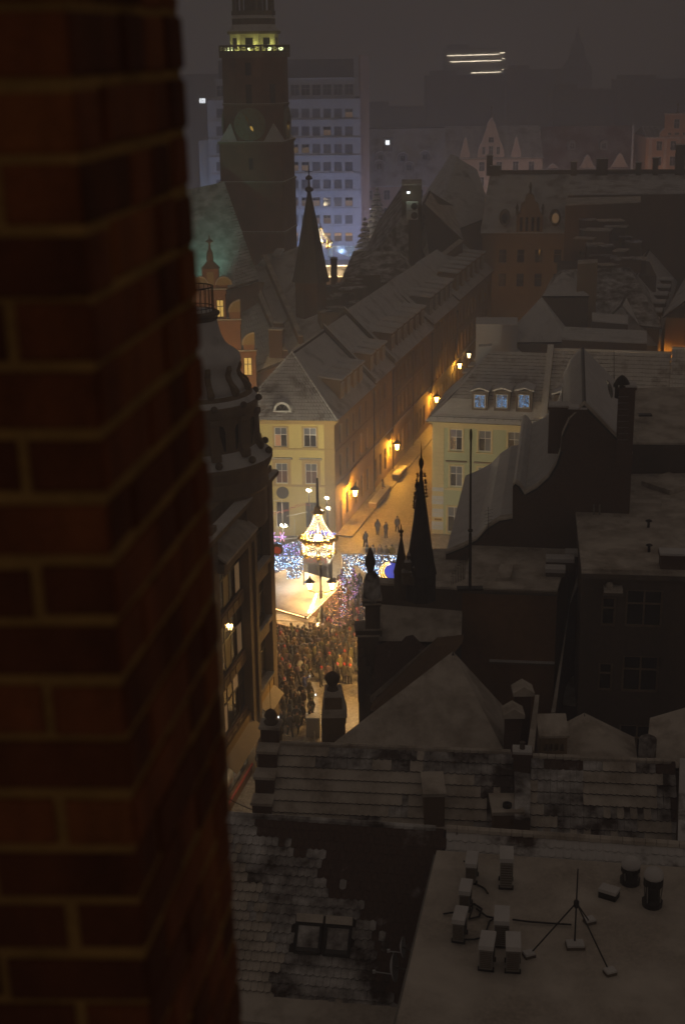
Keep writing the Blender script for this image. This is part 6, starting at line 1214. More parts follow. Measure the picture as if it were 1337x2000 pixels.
# --- middle tile roofs (two neighbours)
def mid_roof(px0, py0, px1, py1, label, zr, snow_fn, seed, extra=0.0):
    a, e = G(px0, py0, zr), G(px1, py1, zr); fr = Fr(a.xy, e.xy); t = thing('tile_roof_house', label, 'house', a); P = fr.P; L = fr.L
    run, drop = 4.2, 3.4
    tile_roof(t, fr, 0, L, zr, 0.0, run, drop, .285, .52, snow_fn, seed=seed, stag=0, wk=1.05)
    r = MB(); slab(r, [P(L, 5, zr - 3.6), P(0, 5, zr - 3.6), P(0, 0, zr), P(L, 0, zr)]); mk('back_slope', r, ['snow_slab', 'tile_edge'], t)
    b = MB(); b.prism([tuple(P(x, d, 0).xy) for x, d in ((0.02, -run + .2), (L - .02, -run + .2), (L - .02, 4.8), (0.02, 4.8))], 0, zr - drop - .25); mk('wall', b, 'dark_wall', t)
    b = MB(); b.add([P(0, -run + .2, zr - drop - .3), P(0, 4.8, zr - 3.6), P(0, 0, zr - .15)], [(0, 1, 2)]); b.add([P(L, -run + .2, zr - drop - .3), P(L, 4.8, zr - 3.6), P(L, 0, zr - .15)], [(0, 2, 1)]); mk('gable_end', b, 'dark_brick', t)
    b = MB(); n = int(L / .36); q = random.Random(seed)
    for i in range(n):
        x = i * .36; b.tube(P(x, 0, zr + .03), P(x + .34, 0, zr + .05), .14 * q.uniform(.9, 1.15), .12, 7)
    mk('ridge_tiles', b, 'snow_slab', t, kind='stuff'); return t, fr
def sf1(s, f, q):
    v = blob(s, f, .33, 3) + (.25 if .25 < f else -.25) - (.35 if 10.2 < s < 12.5 and f < .8 else 0) + (.2 if s < 5 else 0) + q.uniform(-.14, .14)
    return 'snow' if v > .08 else ('thin' if v > -.62 else 'bare')
def sf2(s, f, q):
    v = blob(s, f, .4, 9) + .1 - (.5 if f < .15 else 0) - (.45 if s > 6 and f > .3 else 0) + q.uniform(-.14, .14)
    return 'snow' if v > .04 else ('thin' if v > -.62 else 'bare')
t1, M1 = mid_roof(546, 1453, 1003, 1471, 'long snow-lined tile roof above the shopping street', 16.0, sf1, 1)
t2, M2 = mid_roof(1036, 1478, 1318, 1490, 'shorter snow-lined tile roof right of the fire wall', 16.0, sf2, 2)
# stepped verge at the street end of the long roof
st = thing('stepped_gable', 'stepped brick verge with snow on every step at the end of the tile roof', 'gable', M1.P(-.3, -2, 13))
for k, (d, z) in enumerate(((.35, 16.75), (-.55, 16.0), (-1.45, 15.2), (-2.35, 14.4), (-3.25, 13.6), (-4.15, 12.9))):
    q = MB(); q.box(-.85, d - .45, z - 4, 0.0, d + .4, z, M1); o = mk('step', q, 'dark_brick', st); q = MB(); q.box(-.93, d - .5, z, .05, d + .42, z + .13, M1); mk('snow_cap', q, 'snow_slab', o)
q = MB(); q.lathe(M1.P(-.42, .3, 16.88), [(.3, 0), (.34, .1), (.2, .18), (.3, .38), (.24, .58), (.05, .72), (.012, .75), (.012, 2.0), (.002, 2.1)], 10); mk('urn', q, 'stone_dark', st, smooth=True)
# chimneys of the middle roofs
def slab_chimney(px0, px1, ytop0, ytop1, ybot, Y, label, pots=0):
    a, b_ = V(px0, ytop1, Y), V(px1, ytop1, Y); zt = a.z; dpt = None; far = G((px0 + px1) / 2 + 8, ytop0, zt); t = thing('roof_chimney', label, 'chimney', (a.x, Y, zt - 3)); zb = Zat(ybot, a.x, Y) - .5
    q = MB(); q.box(a.x, Y, zb, b_.x, max(far.y, Y + .5), zt); mk('stack', q, 'brown_plaster', t); q = MB(); q.box(a.x - .06, Y - .06, zt, b_.x + .06, max(far.y, Y + .5) + .06, zt + .16); o = mk('snow_cap', q, 'snow_slab', t); 
    for k in range(pots): q = MB(); q.lathe(((a.x + b_.x) / 2, Y + .4, zt + .15), [(.2, 0), (.2, .18), (.12, .2), (.12, .02)], 10); mk('flue', q, 'dark_metal', t)
    return t
slab_chimney(828, 868, 1514, 1556, 1606, 54.6, 'tall plastered chimney with a sloping snowy top on the long tile roof')
slab_chimney(963, 1020, 1556, 1592, 1614, 54.0, 'broad brick chimney with an open flue near the fire wall', 1)
slab_chimney(972, 1026, 1526, 1552, 1600, 56.4, 'snow-topped chimney just behind the broad brick one')
t, P_ = mass('fire_wall', 'low fire wall between the two snow-lined tile roofs', [gz(1004, 1600, 53.8), gz(1034, 1604, 53.8), gz(1036, 1472, 57.6), gz(1003, 1470, 57.6)], 'dark_brick', 'snow_thin', cat='wall')
p = V(1018, 1500, 56.6); chimney(t, (p.x, p.y, p.z - 1.2), .75, .6, 1.9, M1.ang, 'dark_brick', pots=1)
mass('tile_roof_edge', 'snow-lined tile roof sliver at the right picture edge', [gz(1322, 1650, 50), gz(1420, 1655, 50), gz(1420, 1490, 55.5), gz(1326, 1486, 55.5)], 'dark_wall', 'snow_tile', cat='roof')
# --- nearest tile roof with skylights
NA, NB = G(440, 1591, 18.5), G(890, 1622, 18.5); NR = Fr(NA.xy, (NB - NA).xy * 2.2 + NA.xy)
def near_roof():
    t = thing('tile_roof_house', 'nearest dark roof of round-nosed tiles with a pair of skylights', 'house', NA); P = NR.P; LR = NR.loc(NB)[0] - .35; run, drop, zr = 4.6, 4.7, 18.5
    sk0, sk1 = 1.0, 4.4
    def hitn(px, py):   # where a photo ray meets the slope
        for i in range(200):
            d = -run * i / 200; s, z = hitd(NR, px, py, d)
            if z >= zr + drop * d / run: return s, -d / run
        return s, 1
    c0 = hitn(577, 1800); c1 = hitn(685, 1872); 
    def sf(s, f, q):
        v = blob(s, f, .45, 5) - (s - 2.6) * .38 + (f - .45) * 1.7
        if f < .12: v -= .7
        v += q.uniform(-.25, .25)
        return 'snow' if v > .5 else ('thin' if v > -.75 else 'bare')
    tile_roof(t, NR, -2.0, LR, zr, 0.0, run, drop, .245, .33, sf, holes=((c0[0] - .05, c1[0] + .05, c0[1] - .01, c1[1] + .02),), seed=4)
    r = MB(); slab(r, [P(LR, 4, zr - 3.5), P(-2, 4, zr - 3.5), P(-2, 0, zr), P(LR, 0, zr)]); mk('back_slope', r, ['snow_slab', 'tile_edge'], t)
    b = MB(); b.prism([tuple(P(x, d, 0).xy) for x, d in ((-2, -run + .1), (LR, -run + .1), (LR, 3.8), (-2, 3.8))], 0, zr - drop - .2); mk('wall', b, 'dark_wall', t)
    b = MB()
    for i in range(int((LR + 2) / .4)): b.tube(P(-2 + i * .4, 0, zr + .02), P(-2 + i * .4 + .38, 0, zr + .03), .13, .11, 7)
    mk('ridge_tiles', b, 'snow_thin', t, kind='stuff')
    th = math.atan2(drop, run); ln = math.hypot(drop, run)
    w_ = (c1[0] - c0[0]) / 2
    for k in range(2):
        s = c0[0] + w_ * (k + .5); f1 = c1[1]; hh = (c1[1] - c0[1]) * ln; M = NR.M(s, -run * f1, zr - drop * f1) @ Matrix.Rotation(th, 4, 'X')
        q = MB(); q.box(-w_ / 2 + .05, 0, -.05, w_ / 2 - .05, .1, .17).box(-w_ / 2 + .05, hh - .1, -.05, w_ / 2 - .05, hh, .17).box(-w_ / 2 + .05, .1, -.05, -w_ / 2 + .14, hh - .1, .17).box(w_ / 2 - .14, .1, -.05, w_ / 2 - .05, hh - .1, .17); o = place('skylight', q.mesh('skylight', 'dark_metal'), t, M)
        q = MB(); q.box(-w_ / 2 + .14, .1, .05, w_ / 2 - .14, hh - .1, .08); place('pane', q.mesh('pane', 'glass'), o)
        q = MB(); q.box(-w_ / 2 + .15, hh * .22, .08, w_ / 2 - .15, hh - .11, .11); place('snow_patch', q.mesh('snow_patch', 'snow_thin'), o)
        q = MB(); q.box(-w_ / 2 + .05, hh, .0, w_ / 2 - .05, hh + .3, .2); place('snow_drift', q.mesh('snow_drift', 'snow_slab'), o)
    # snow bank in the gutter
    q = MB(); q.hexa([P(-2, -run - .9, zr - drop - .5), P(LR, -run - .9, zr - drop - .5), P(LR, -run + .2, zr - drop + .0), P(-2, -run + .2, zr - drop + .0)], [P(-2, -run - .9, zr - drop - .2), P(LR, -run - .9, zr - drop - .2), P(LR, -run + .25, zr - drop + .25), P(-2, -run + .25, zr - drop + .25)]); mk('gutter_snow', q, 'snow_slab', t)
    # the ridge runs on behind the flat roof
    L2 = NR.L; r = MB(); e0, e1, r1, r0 = P(LR, -1.0, zr - 1.0), P(L2, -1.0, zr - 1.0), P(L2, 0, zr), P(LR, 0, zr); slab(r, [e0, e1, r1, r0]); slab(r, [P(L2, 3, zr - 3), P(LR, 3, zr - 3), r0, r1]); courses(r, e0, e1, r1, r0, 4, int((L2 - LR) / .28), .05, 2, 1, seed=33); mk('ridge_slope', r, ['snow_thin', 'tile_edge', 'snow_tile'], t)
    b = MB()
    for i in range(int((L2 - LR) / .4)): b.tube(P(LR + i * .4, 0, zr + .05), P(LR + i * .4 + .38, 0, zr + .06), .15, .13, 7)
    mk('ridge_tiles', b, 'snow_slab', t, kind='stuff')
    q = MB(); a_, e_ = V(893, 1622, 46.3), V(882, 1668, 45.9); q.tube(a_, e_, .03, .03, 5); mk('downpipe', q, 'grey_metal', t)
near_roof()
# --- flat roof
NZ = 17.9
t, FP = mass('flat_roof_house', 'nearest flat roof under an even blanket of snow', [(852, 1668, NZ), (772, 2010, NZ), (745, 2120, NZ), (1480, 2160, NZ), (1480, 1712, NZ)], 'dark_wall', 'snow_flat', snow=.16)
q = MB(); a_, e_ = FP[0], FP[2]; q.hexa([a_ + Vector((-.1, 0, -.3)), a_ + Vector((.12, 0, -.3)), e_ + Vector((.12, 0, -.3)), e_ + Vector((-.1, 0, -.3))], [v + Vector((0, 0, .28)) for v in (a_ + Vector((-.1, 0, -.3)), a_ + Vector((.12, 0, -.3)), e_ + Vector((.12, 0, -.3)), e_ + Vector((-.1, 0, -.3)))]); mk('roof_edge', q, 'grey_metal', t)
def ac_unit(px, py, label, ang=0.0, sx=.36, sy=.85, h=.72, grille=True):
    p = G(px, py, NZ + .16); t = thing('air_conditioner', label, 'air conditioner', p, 'air conditioners on the flat roof'); ca = ang
    q = MB(); q.cbox((p.x, p.y, p.z + .14), sx, sy, h, ca); mk('casing', q, 'grey_metal', t)
    q = MB(); q.cbox((p.x, p.y, p.z + .14 + h), sx + .06, sy + .06, .16, ca); mk('snow_cap', q, 'snow', t)
    for k in (-1, 1): q = MB(); q.cbox((p.x - math.sin(ca) * k * sy * .35, p.y + math.cos(ca) * k * sy * .35, p.z - .05), sx + .1, .08, .19, ca); mk('foot', q, 'dark_metal', t)
    d = Vector((math.sin(ca), -math.cos(ca), 0)); r_ = Vector((math.cos(ca), math.sin(ca), 0)); f = Vector((p.x, p.y, p.z + .14)) + d * (sy / 2)
    if grille:
        for k in range(9):
            z = .06 + k * (h - .12) / 9; q = MB(); c = f + Vector((0, 0, z)) + d * .012; q.hexa([c - r_ * (sx / 2 - .03), c + r_ * (sx / 2 - .03), c + r_ * (sx / 2 - .03) - d * .03, c - r_ * (sx / 2 - .03) - d * .03], [v + Vector((0, 0, .035)) for v in (c - r_ * (sx / 2 - .03), c + r_ * (sx / 2 - .03), c + r_ * (sx / 2 - .03) - d * .03, c - r_ * (sx / 2 - .03) - d * .03)]); mk('louvre', q, 'stone_dark', t)
    s_ = r_ * (sx / 2 + .006); q = MB(); q.lathe((0, 0, 0), [(.27, 0), (.27, .015), (.05, .02), (.01, .02)], 14); place('fan_grille', q.mesh('fan_grille', 'dark_metal'), t, Matrix.Translation(Vector((p.x, p.y, p.z + .14 + h * .5)) + s_) @ Matrix.Rotation(ca, 4, 'Z') @ Matrix.Rotation(math.pi / 2, 4, 'Y'))
    return t
ac_unit(987, 1728, 'tall air conditioner standing alone below the ridge', R(-6), .42, .8, 1.0)
ac_unit(920, 1718, 'air conditioner nearest the broken roof corner', R(-10), .36, .8, .6)
ac_unit(908, 1772, 'small air conditioner second in the edge row', R(-12), .34, .75, .58)
ac_unit(897, 1832, 'small air conditioner third in the edge row, beside the cable tangle', R(-14), .36, .8, .66)
ac_unit(978, 1840, 'air conditioner in the cluster of three, farthest from the edge', R(-8), .44, .85, .8)
ac_unit(950, 1886, 'air conditioner in the cluster of three, lower left one', R(-12), .42, .8, .72)
ac_unit(1000, 1890, 'air conditioner in the cluster of three, lower right one with clear louvres', R(-6), .42, .8, .76)
# cables between the units
cb = thing('cable_tangle', 'tangle of pipes and cables lying in the snow between the air conditioners', 'cable', G(935, 1800, NZ + .16)); qc = random.Random(8)
for pts in (((1000, 1796), (1030, 1800), (1070, 1803), (1115, 1806)), ((925, 1724), (945, 1735), (952, 1745)), ((865, 1785), (885, 1782)), ((905, 1835), (925, 1835), (945, 1830), (955, 1800), (970, 1790)), ((912, 1775), (925, 1765), (940, 1775), (935, 1790), (915, 1795), (922, 1772)), ((930, 1690), (905, 1682)), ((930, 1775), (950, 1790), (975, 1795))):
    q = MB(); q.path([G(a, c, NZ + .22 + qc.uniform(0, .06)) for a, c in pts], .035, 5); mk('cable', q, 'dark_metal', cb)
# tripod mast
def tripod():
    c = G(1121, 1846, NZ + .16); zt = Zat(1697, c.x, c.y); zk = Zat(1763, c.x, c.y); t = thing('tripod_mast', 'guyed antenna mast on three splayed legs with weighted feet', 'mast', c)
    q = MB(); q.tube(c, (c.x, c.y, zt), .03, .022, 6); mk('mast', q, 'dark_metal', t); q = MB(); q.lathe((c.x, c.y, zk), [(.05, -.2), (.09, -.12), (.09, .05), (.05, .1)], 8); mk('collar', q, 'dark_metal', t)
    for px, py in ((1032, 1866), (1190, 1900), (1150, 1800)):
        f = G(px, py, NZ + .2); q = MB(); q.tube((c.x, c.y, zk), f, .025, .025, 6); l = mk('leg', q, 'dark_metal', t); q = MB(); q.cbox((f.x, f.y, NZ + .14), .36, .3, .12, R(20)); mk('weight', q, 'stone_dark', l); q = MB(); q.cbox((f.x, f.y, NZ + .26), .34, .28, .07, R(20)); mk('snow_cap', q, 'snow', l)
    q = MB(); q.cbox((c.x, c.y - .1, NZ + .14), .6, .4, .12); o = mk('base_plate', q, 'stone_dark', t); q = MB(); q.cbox((c.x, c.y - .1, NZ + .26), .56, .38, .07); mk('snow_cap', q, 'snow', o)
tripod()
p = G(1188, 1752, NZ + .16); t = thing('roof_hatch', 'low dark hatch half buried in the snow of the flat roof', 'hatch', p); q = MB(); q.cbox(p, .62, .42, .24, R(-32)); mk('frame', q, 'dark_metal', t); q = MB(); q.cbox((p.x, p.y, p.z + .24), .64, .44, .12, R(-32)); mk('snow_cap', q, 'snow', t)
for px, py, lab, h in ((1229, 1724, 'squat dark roof vent at the back of the flat roof', .75), (1272, 1768, 'tall roof vent with a bulging snow cap on the flat roof', 1.25)):
    p = G(px, py, NZ + .16); t = thing('roof_vent', lab, 'vent', p); q = MB(); q.lathe(p, [(.34, 0), (.36, .2), (.25, .3), (.25, h * .6), (.34, h * .65), (.34, h * .85), (.2, h * .95)], 12); mk('body', q, 'dark_metal', t)
    q = MB(); q.lathe((p.x, p.y, p.z + h * .88), [(.33, 0), (.34, .1), (.26, .28), (.1, .36), (.01, .38)], 12); mk('snow_cap', q, 'snow', t, smooth=True)
    for k in range(4): a = R(45 + 90 * k); q = MB(); q.tube((p.x + .3 * math.cos(a), p.y + .3 * math.sin(a), p.z + .15), (p.x + .36 * math.cos(a), p.y + .36 * math.sin(a), p.z + h * .7), .025, .025, 4); mk('stay', q, 'grey_metal', t)
# satellite dishes on the edge
for px, py, sc, lab in ((768, 1888, 1.0, 'white satellite dish seen edge-on beside the flat roof'), (785, 1850, .7, 'smaller satellite dish behind the first')):
    p = V(px, py, 40.8); t = thing('satellite_dish', lab, 'satellite dish', p); q = MB(); q.lathe((0, 0, 0), [(.01, -.1), (.25, -.07), (.5, .04), (.51, .06), (.25, -.04), (.01, -.07)], 16); place('dish', q.mesh('dish', 'white_wall'), t, Matrix.Translation(p) @ Matrix.Scale(sc, 4) @ Matrix.Rotation(R(82), 4, 'Y') @ Matrix.Rotation(R(12), 4, 'X'))
    q = MB(); q.tube(p, p + Vector((.6 * sc, .1, -.25)), .03, .03, 5); mk('arm', q, 'grey_metal', t); q = MB(); q.tube(p + Vector((-.02, 0, -.3 * sc)), p + Vector((-.62 * sc, -.1, -.12 * sc)), .022, .022, 5).cbox(p + Vector((-.66 * sc, -.1, -.16 * sc)), .1, .08, .1); mk('feed_arm', q, 'white_wall', t)

# overhead wire across the street end
t = thing('overhead_wire', 'thin dark wire sagging over the street beside the shop', 'wire', V(440, 1550, 60)); q = MB(); a_, e_ = V(425, 1548, 62), V(520, 1590, 60); q.path([a_.lerp(e_, k / 6) + Vector((0, 0, -.12 * math.sin(math.pi * k / 6))) for k in range(7)], .02, 4); mk('strand', q, 'dark_metal', t)
# ================================================================== CHRISTMAS MARKET
def bulbs(name, pts, mats, par, r=.03, seed=0):
    q = random.Random(seed); b = MB()
    for p in pts: b.octa(p, r * q.uniform(.8, 1.25), q.randrange(len(mats)))
    return mk(name, b, mats, par, kind='stuff')
def chandelier(px, Y, ytop, yapex, yrim, ybot, rim, label, mast=True, power=0, scale=1.0):
    c = V(px, yrim, Y); x, y = c.x, c.y; z = lambda py: Zat(py, x, y); t = thing('light_chandelier', label, 'chandelier', (x, y, 0)); q = MB()
    q.lathe((x, y, 0), [(.35, 0), (.3, .5), (.16, .7), (.13, z(yapex)), (.1, z(ytop))], 10); mk('mast', q, 'dark_metal', t)
    q = MB(); q.lathe((x, y, 0), [(.2, z(yapex) + .5), (.34, z(yapex) + .35), (.3, z(yapex) + .15), (.62, z(yapex)), (.58, z(yapex) - .1), (.2, z(yapex) - .12)], 16); mk('crown', q, 'gold', t, smooth=True)
    za, zr, zb = z(yapex), z(yrim), z(ybot); NS = 20; pts = []
    prof = lambda f: .32 + (rim - .32) * (f ** 1.75)
    for i in range(NS):
        a = 2 * math.pi * i / NS; n = int(26 * scale)
        for k in range(n):
            f = k / (n - 1); pts.append((x + prof(f) * math.cos(a), y + prof(f) * math.sin(a), za - .1 + (zr - za + .1) * f))
    bulbs('curtain_strands', pts, ['bulb_white', 'bulb_warm'], t, .022, 1)
    q = MB()
    for i in range(NS):
        a = 2 * math.pi * i / NS; q.path([(x + prof(k / 8) * math.cos(a), y + prof(k / 8) * math.sin(a), za - .1 + (zr - za + .1) * k / 8) for k in range(9)], .012, 3)
    mk('strand_wires', q, 'dark_metal', t, kind='stuff')
    # rim garland: gold to one side, blue to the other
    q = MB(); gb = []; bb = []
    ring = [(x + rim * math.cos(2 * math.pi * i / 48), y + rim * math.sin(2 * math.pi * i / 48), zr) for i in range(49)]
    for i in range(48):
        a = 2 * math.pi * i / 48; (bb if (-.75 < math.sin(a - .8) < .2 and math.cos(a) > -.2) or math.sin(a) > .5 else gb).append(ring[i])
    for nm, lst, m_ in (('gold_garland', gb, 'gold'), ('blue_garland', bb, 'blue_foil')):
        q = MB(); r_ = random.Random(4)
        for p in lst:
            for k in range(3): q.ball((p[0] + r_.uniform(-.1, .1), p[1] + r_.uniform(-.1, .1), p[2] + r_.uniform(-.14, .1)), r_.uniform(.1, .16), 7, 5)
        mk(nm, q, m_, t, smooth=True, kind='stuff')
    bulbs('rim_lights', [(p[0] * 1.0, p[1], p[2] + .12) for p in ring] + [(p[0], p[1], p[2] - .16) for p in ring], ['bulb_warm', 'bulb_gold'], t, .03, 2)
    # swags and hanging strands under the rim
    pts = []; n = 8
    for i in range(n):
        a0, a1 = 2 * math.pi * i / n, 2 * math.pi * (i + 1) / n
        for lv in range(5):
            for k in range(15):
                f = k / 14; a = a0 + (a1 - a0) * f; rr = rim * .93; pts.append((x + rr * math.cos(a), y + rr * math.sin(a), zr - .15 - (zr - zb) * (.18 + .13 * lv) * math.sin(math.pi * f) - .06 * lv))
        for k in range(10): pts.append((x + rim * .95 * math.cos(a0), y + rim * .95 * math.sin(a0), zr - (zr - zb) * .75 * k / 9))
    bulbs('swag_lights', pts, ['bulb_white', 'bulb_warm'], t, .022, 3)
    for i in range(n):
        a = 2 * math.pi * i / n; q = MB(); q.ball((x + rim * 1.02 * math.cos(a), y + rim * 1.02 * math.sin(a), zr - .05), .3 * scale, 12, 8); mk('bauble', q, 'gold', t, smooth=True)
        q = MB(); q.ball((x + rim * .95 * math.cos(a), y + rim * .95 * math.sin(a), zb), .25 * scale, 12, 8); mk('bauble', q, 'gold', t, smooth=True)
    q = MB(); q.ball((x, y, zr - .1), .4 * scale, 12, 8); mk('lamp_core', q, 'bulb_warm', t, smooth=True)
    for dz in (0.7, -.35):
        lamp('chandelier_light', (x, y - .45, zr + dz), power, (1.0, .80, .50), .35, t)
    return t
chandelier(621, 113.5, 934, 1000, 1050, 1079, 1.42, 'giant lit chandelier with gold baubles hanging over the market', power=1900)
chandelier(626, 296, 436, 446, 472, 482, 2.1, 'second lit chandelier glimpsed beside the turret spire', power=2500, scale=1.3)
def light_panel(A, B_, z1, z0, label, cut, moon=None, mats=('bulb_ice', 'bulb_blue', 'bulb_ice', 'bulb_white'), n=400, posts=True, seed=1, power=120):
    fr = Fr(A, B_); t = thing('light_curtain', label, 'light curtain', fr.P(0, 0, 0)); q = random.Random(seed); L = fr.L
    if posts:
        for s in (0, L): b = MB(); b.tube(fr.P(s, 0, 0), fr.P(s, 0, z1 + .15), .07, .06, 6); mk('post', b, 'grey_metal', t)
    b = MB(); b.tube(fr.P(0, 0, z1), fr.P(L, 0, z1), .05, .05, 6); mk('top_bar', b, 'grey_metal', t)
    poly = [(L * a, z0 + (z1 - z0) * c) for a, c in cut]; b = MB(); b.extr([fr.P(a, .05, z) for a, z in poly], fr.P(0, .03, 0) - fr.P(0, 0, 0)); mk('dark_net', b, 'net', t)
    def inside(a, z):
        c = False; m_ = len(poly)
        for i in range(m_):
            (x0, y0), (x1, y1) = poly[i], poly[i - 1]
            if (y0 > z) != (y1 > z) and a < (x1 - x0) * (z - y0) / (y1 - y0) + x0: c = not c
        return c
    pts = []
    while len(pts) < n:
        a, z = q.uniform(0, L), q.uniform(z0, z1)
        if inside(a, z) and not (moon and math.hypot(a - moon[0], z - moon[1]) < moon[2] * 1.05): pts.append(fr.P(a, -.02, z))
    bulbs('bulbs', pts, list(mats), t, .026, seed)
    if moon:
        mx, mz, r_ = moon; b = MB(); arc = [(mx + r_ * math.cos(a), mz + r_ * math.sin(a)) for a in [R(100 + 250 * k / 20) for k in range(21)]]; inn = [(mx + r_ * .22 + r_ * .78 * math.cos(a), mz + r_ * .18 + r_ * .82 * math.sin(a)) for a in [R(350 - 235 * k / 20) for k in range(21)]]
        b.extr([fr.P(a, -.06, z) for a, z in arc + inn], fr.P(0, .04, 0) - fr.P(0, 0, 0)); mk('crescent', b, 'gold', t)
        b = MB(); b.extr([fr.P(a, -.035, z) for a, z in inn + [(mx + r_ * .9, mz + r_ * .75)]], fr.P(0, .03, 0) - fr.P(0, 0, 0)); mk('night_disc', b, 'moon_blue', t)
        pp = []
        for rr in (1.0, .86, .72):
            for k in range(40): a = R(100 + 250 * k / 39); pp.append(fr.P(mx + r_ * rr * math.cos(a) + (1 - rr) * .3, -.1, mz + r_ * rr * math.sin(a) + (1 - rr) * .25))
        bulbs('crescent_lights', pp, ['bulb_white', 'bulb_gold', 'bulb_warm'], t, .03, 5)
    c = fr.P(L / 2, -.5, (z0 + z1) / 2); lamp('curtain_glow', c, power, (.45, .65, 1.0), .5, t); return t
m, nt, bs = nodes('net'); bs.inputs['Base Color'].default_value = (.02, .03, .05, 1); bs.inputs['Alpha'].default_value = .55
emit('moon_blue', (.04, .10, 1.0), .28)
a, e = V(667, 1082, 110.5), V(790, 1092, 110.0)
light_panel(a.xy, e.xy, a.z, V(720, 1140, 110.3).z, 'blue-white light curtain with a glowing crescent moon', [(0, 1), (0, .18), (.16, .18), (.16, .62), (.24, .62), (.56, 0), (1, 0), (1, 1)], moon=(4.05, V(768, 1117, 110.2).z, .95), power=150)
a, e = V(508, 1090, 110.5), V(592, 1086, 110.5)
light_panel(a.xy, e.xy, V(550, 1086, 110.5).z, V(550, 1131, 110.5).z, 'blue-white light curtain at the left of the market', [(0, 1), (0, .2), (.35, .25), (.6, .45), (.62, 0), (.9, 0), (1, .45), (1, 1)], seed=4, n=330, power=150)
a, e = V(500, 1062, 116), V(592, 1050, 116)
light_panel(a.xy, e.xy, V(550, 1052, 116).z, V(550, 1094, 116).z, 'violet light curtain glowing behind the left one', [(0, .85), (0, 0), (1, 0), (1, 1), (.6, .7), (.3, 1)], mats=('bulb_violet', 'bulb_ice', 'bulb_violet', 'bulb_blue'), seed=6, n=300, power=140)
a, e = V(640, 480, 298), V(692, 488, 297)
light_panel(a.xy, e.xy, a.z, V(660, 502, 298).z, 'far light curtain on the square below the office block', [(0, 1), (0, 0), (.18, 0), (.18, .62), (.8, 0), (1, .1), (1, 1)], seed=8, n=260, power=1200)
# two small starry trees on the violet arch
for px, lab in ((533, 'small pink-violet star ornament, the left one'), (551, 'small pink-violet star ornament, the right one')):
    p = V(px, 1054, 115.6); t = thing('star_ornament', lab, 'ornament', p); pts = []
    for k in range(6):
        a = math.pi * k / 3
        for j in range(7): pts.append((p.x + math.cos(a) * j * .055, p.y, p.z + .25 + math.sin(a) * j * .075))
    q = MB(); q.tube(p + Vector((0, 0, -.7)), p + Vector((0, 0, .3)), .03, .03, 5); mk('stem', q, 'dark_metal', t); bulbs('star_lights', pts, ['bulb_violet', 'bulb_pink'], t, .03, 7)
# round hanging sign (plain red and dark disc)
p = V(541, 1073, 109.8); t = thing('round_sign', 'round dark hanging sign with a red painted centre', 'sign', p); q = MB(); q.lathe((0, 0, 0), [(.5, -.04), (.52, 0), (.5, .04), (.01, .045)], 20); place('disc', q.mesh('disc', 'dark_paint'), t, Matrix.Translation(p) @ Matrix.Rotation(math.pi / 2, 4, 'X'))
q = MB(); q.lathe((0, 0, 0), [(.33, 0), (.33, .015), (.01, .016)], 14); q.v = [(x, yy * .9 - .05, z_) for x, yy, z_ in q.v]; place('red_centre', q.mesh('red_centre', 'red_board'), t, Matrix.Translation(p + Vector((0, -.05, 0))) @ Matrix.Rotation(math.pi / 2, 4, 'X'))
q = MB(); q.tube(p + Vector((0, 0, .5)), p + Vector((0, 0, .72)), .03, .03, 5); mk('hook', q, 'dark_metal', t)
# market stall with bulbs along the eave
def stall():
    A, B_ = G(500, 1170, 2.75), G(607, 1200, 2.75); fr = Fr(A.xy, B_.xy); L = fr.L; ze = 2.75; P = fr.P
    t = thing('market_stall', 'wooden market stall with a snowy roof edged in warm bulbs', 'stall', P(0, 0, 0)); zr = ze + 1.5; D = 5.2
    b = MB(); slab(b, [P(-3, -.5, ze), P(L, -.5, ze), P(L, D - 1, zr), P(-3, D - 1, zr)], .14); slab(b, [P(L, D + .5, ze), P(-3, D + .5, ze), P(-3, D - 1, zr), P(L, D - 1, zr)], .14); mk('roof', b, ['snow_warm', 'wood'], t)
    b = MB(); b.box(-3, .1, 0, L - .3, .25, 1.05, fr).box(-3, D - .2, 0, L - .3, D, ze + .1, fr).box(L - .35, .1, 0, L - .2, D, 1.0, fr); mk('counter', b, 'wood', t)
    for s, d in ((0, .1), (L - .35, .1), (L - .35, D - .2), (0, D - .2)): b = MB(); b.box(s, d, 0, s + .14, d + .14, ze + .1, fr); mk('post', b, 'wood', t)
    b = MB(); b.box(-3, -.52, ze - .28, L, -.44, ze - .02, fr); mk('eave_board', b, 'wood', t)
    bulbs('eave_bulbs', [P(-2.8 + k * .16, -.56, ze - .1) for k in range(int((L + 2.7) / .16))], ['bulb_warm'], t, .045, 1)
    bulbs('gable_bulbs', [P(L + .04, -.5 + (D - .5) * k / 26, ze + (zr - ze) * k / 26 - .1) for k in range(27)], ['bulb_warm'], t, .05, 2)
    b = MB(); b.box(L * .22, -.7, ze - .82, L * .62, -.5, ze - .45, fr); mk('sign_board', b, 'wood', t)
    for s in (-.5, L * .35, L * .75): lamp('stall_light', P(s, 1.2, ze - .35), 700, (1.0, .66, .28), .2, t)
    return fr, ze
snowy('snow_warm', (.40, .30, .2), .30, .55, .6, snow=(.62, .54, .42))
stall()
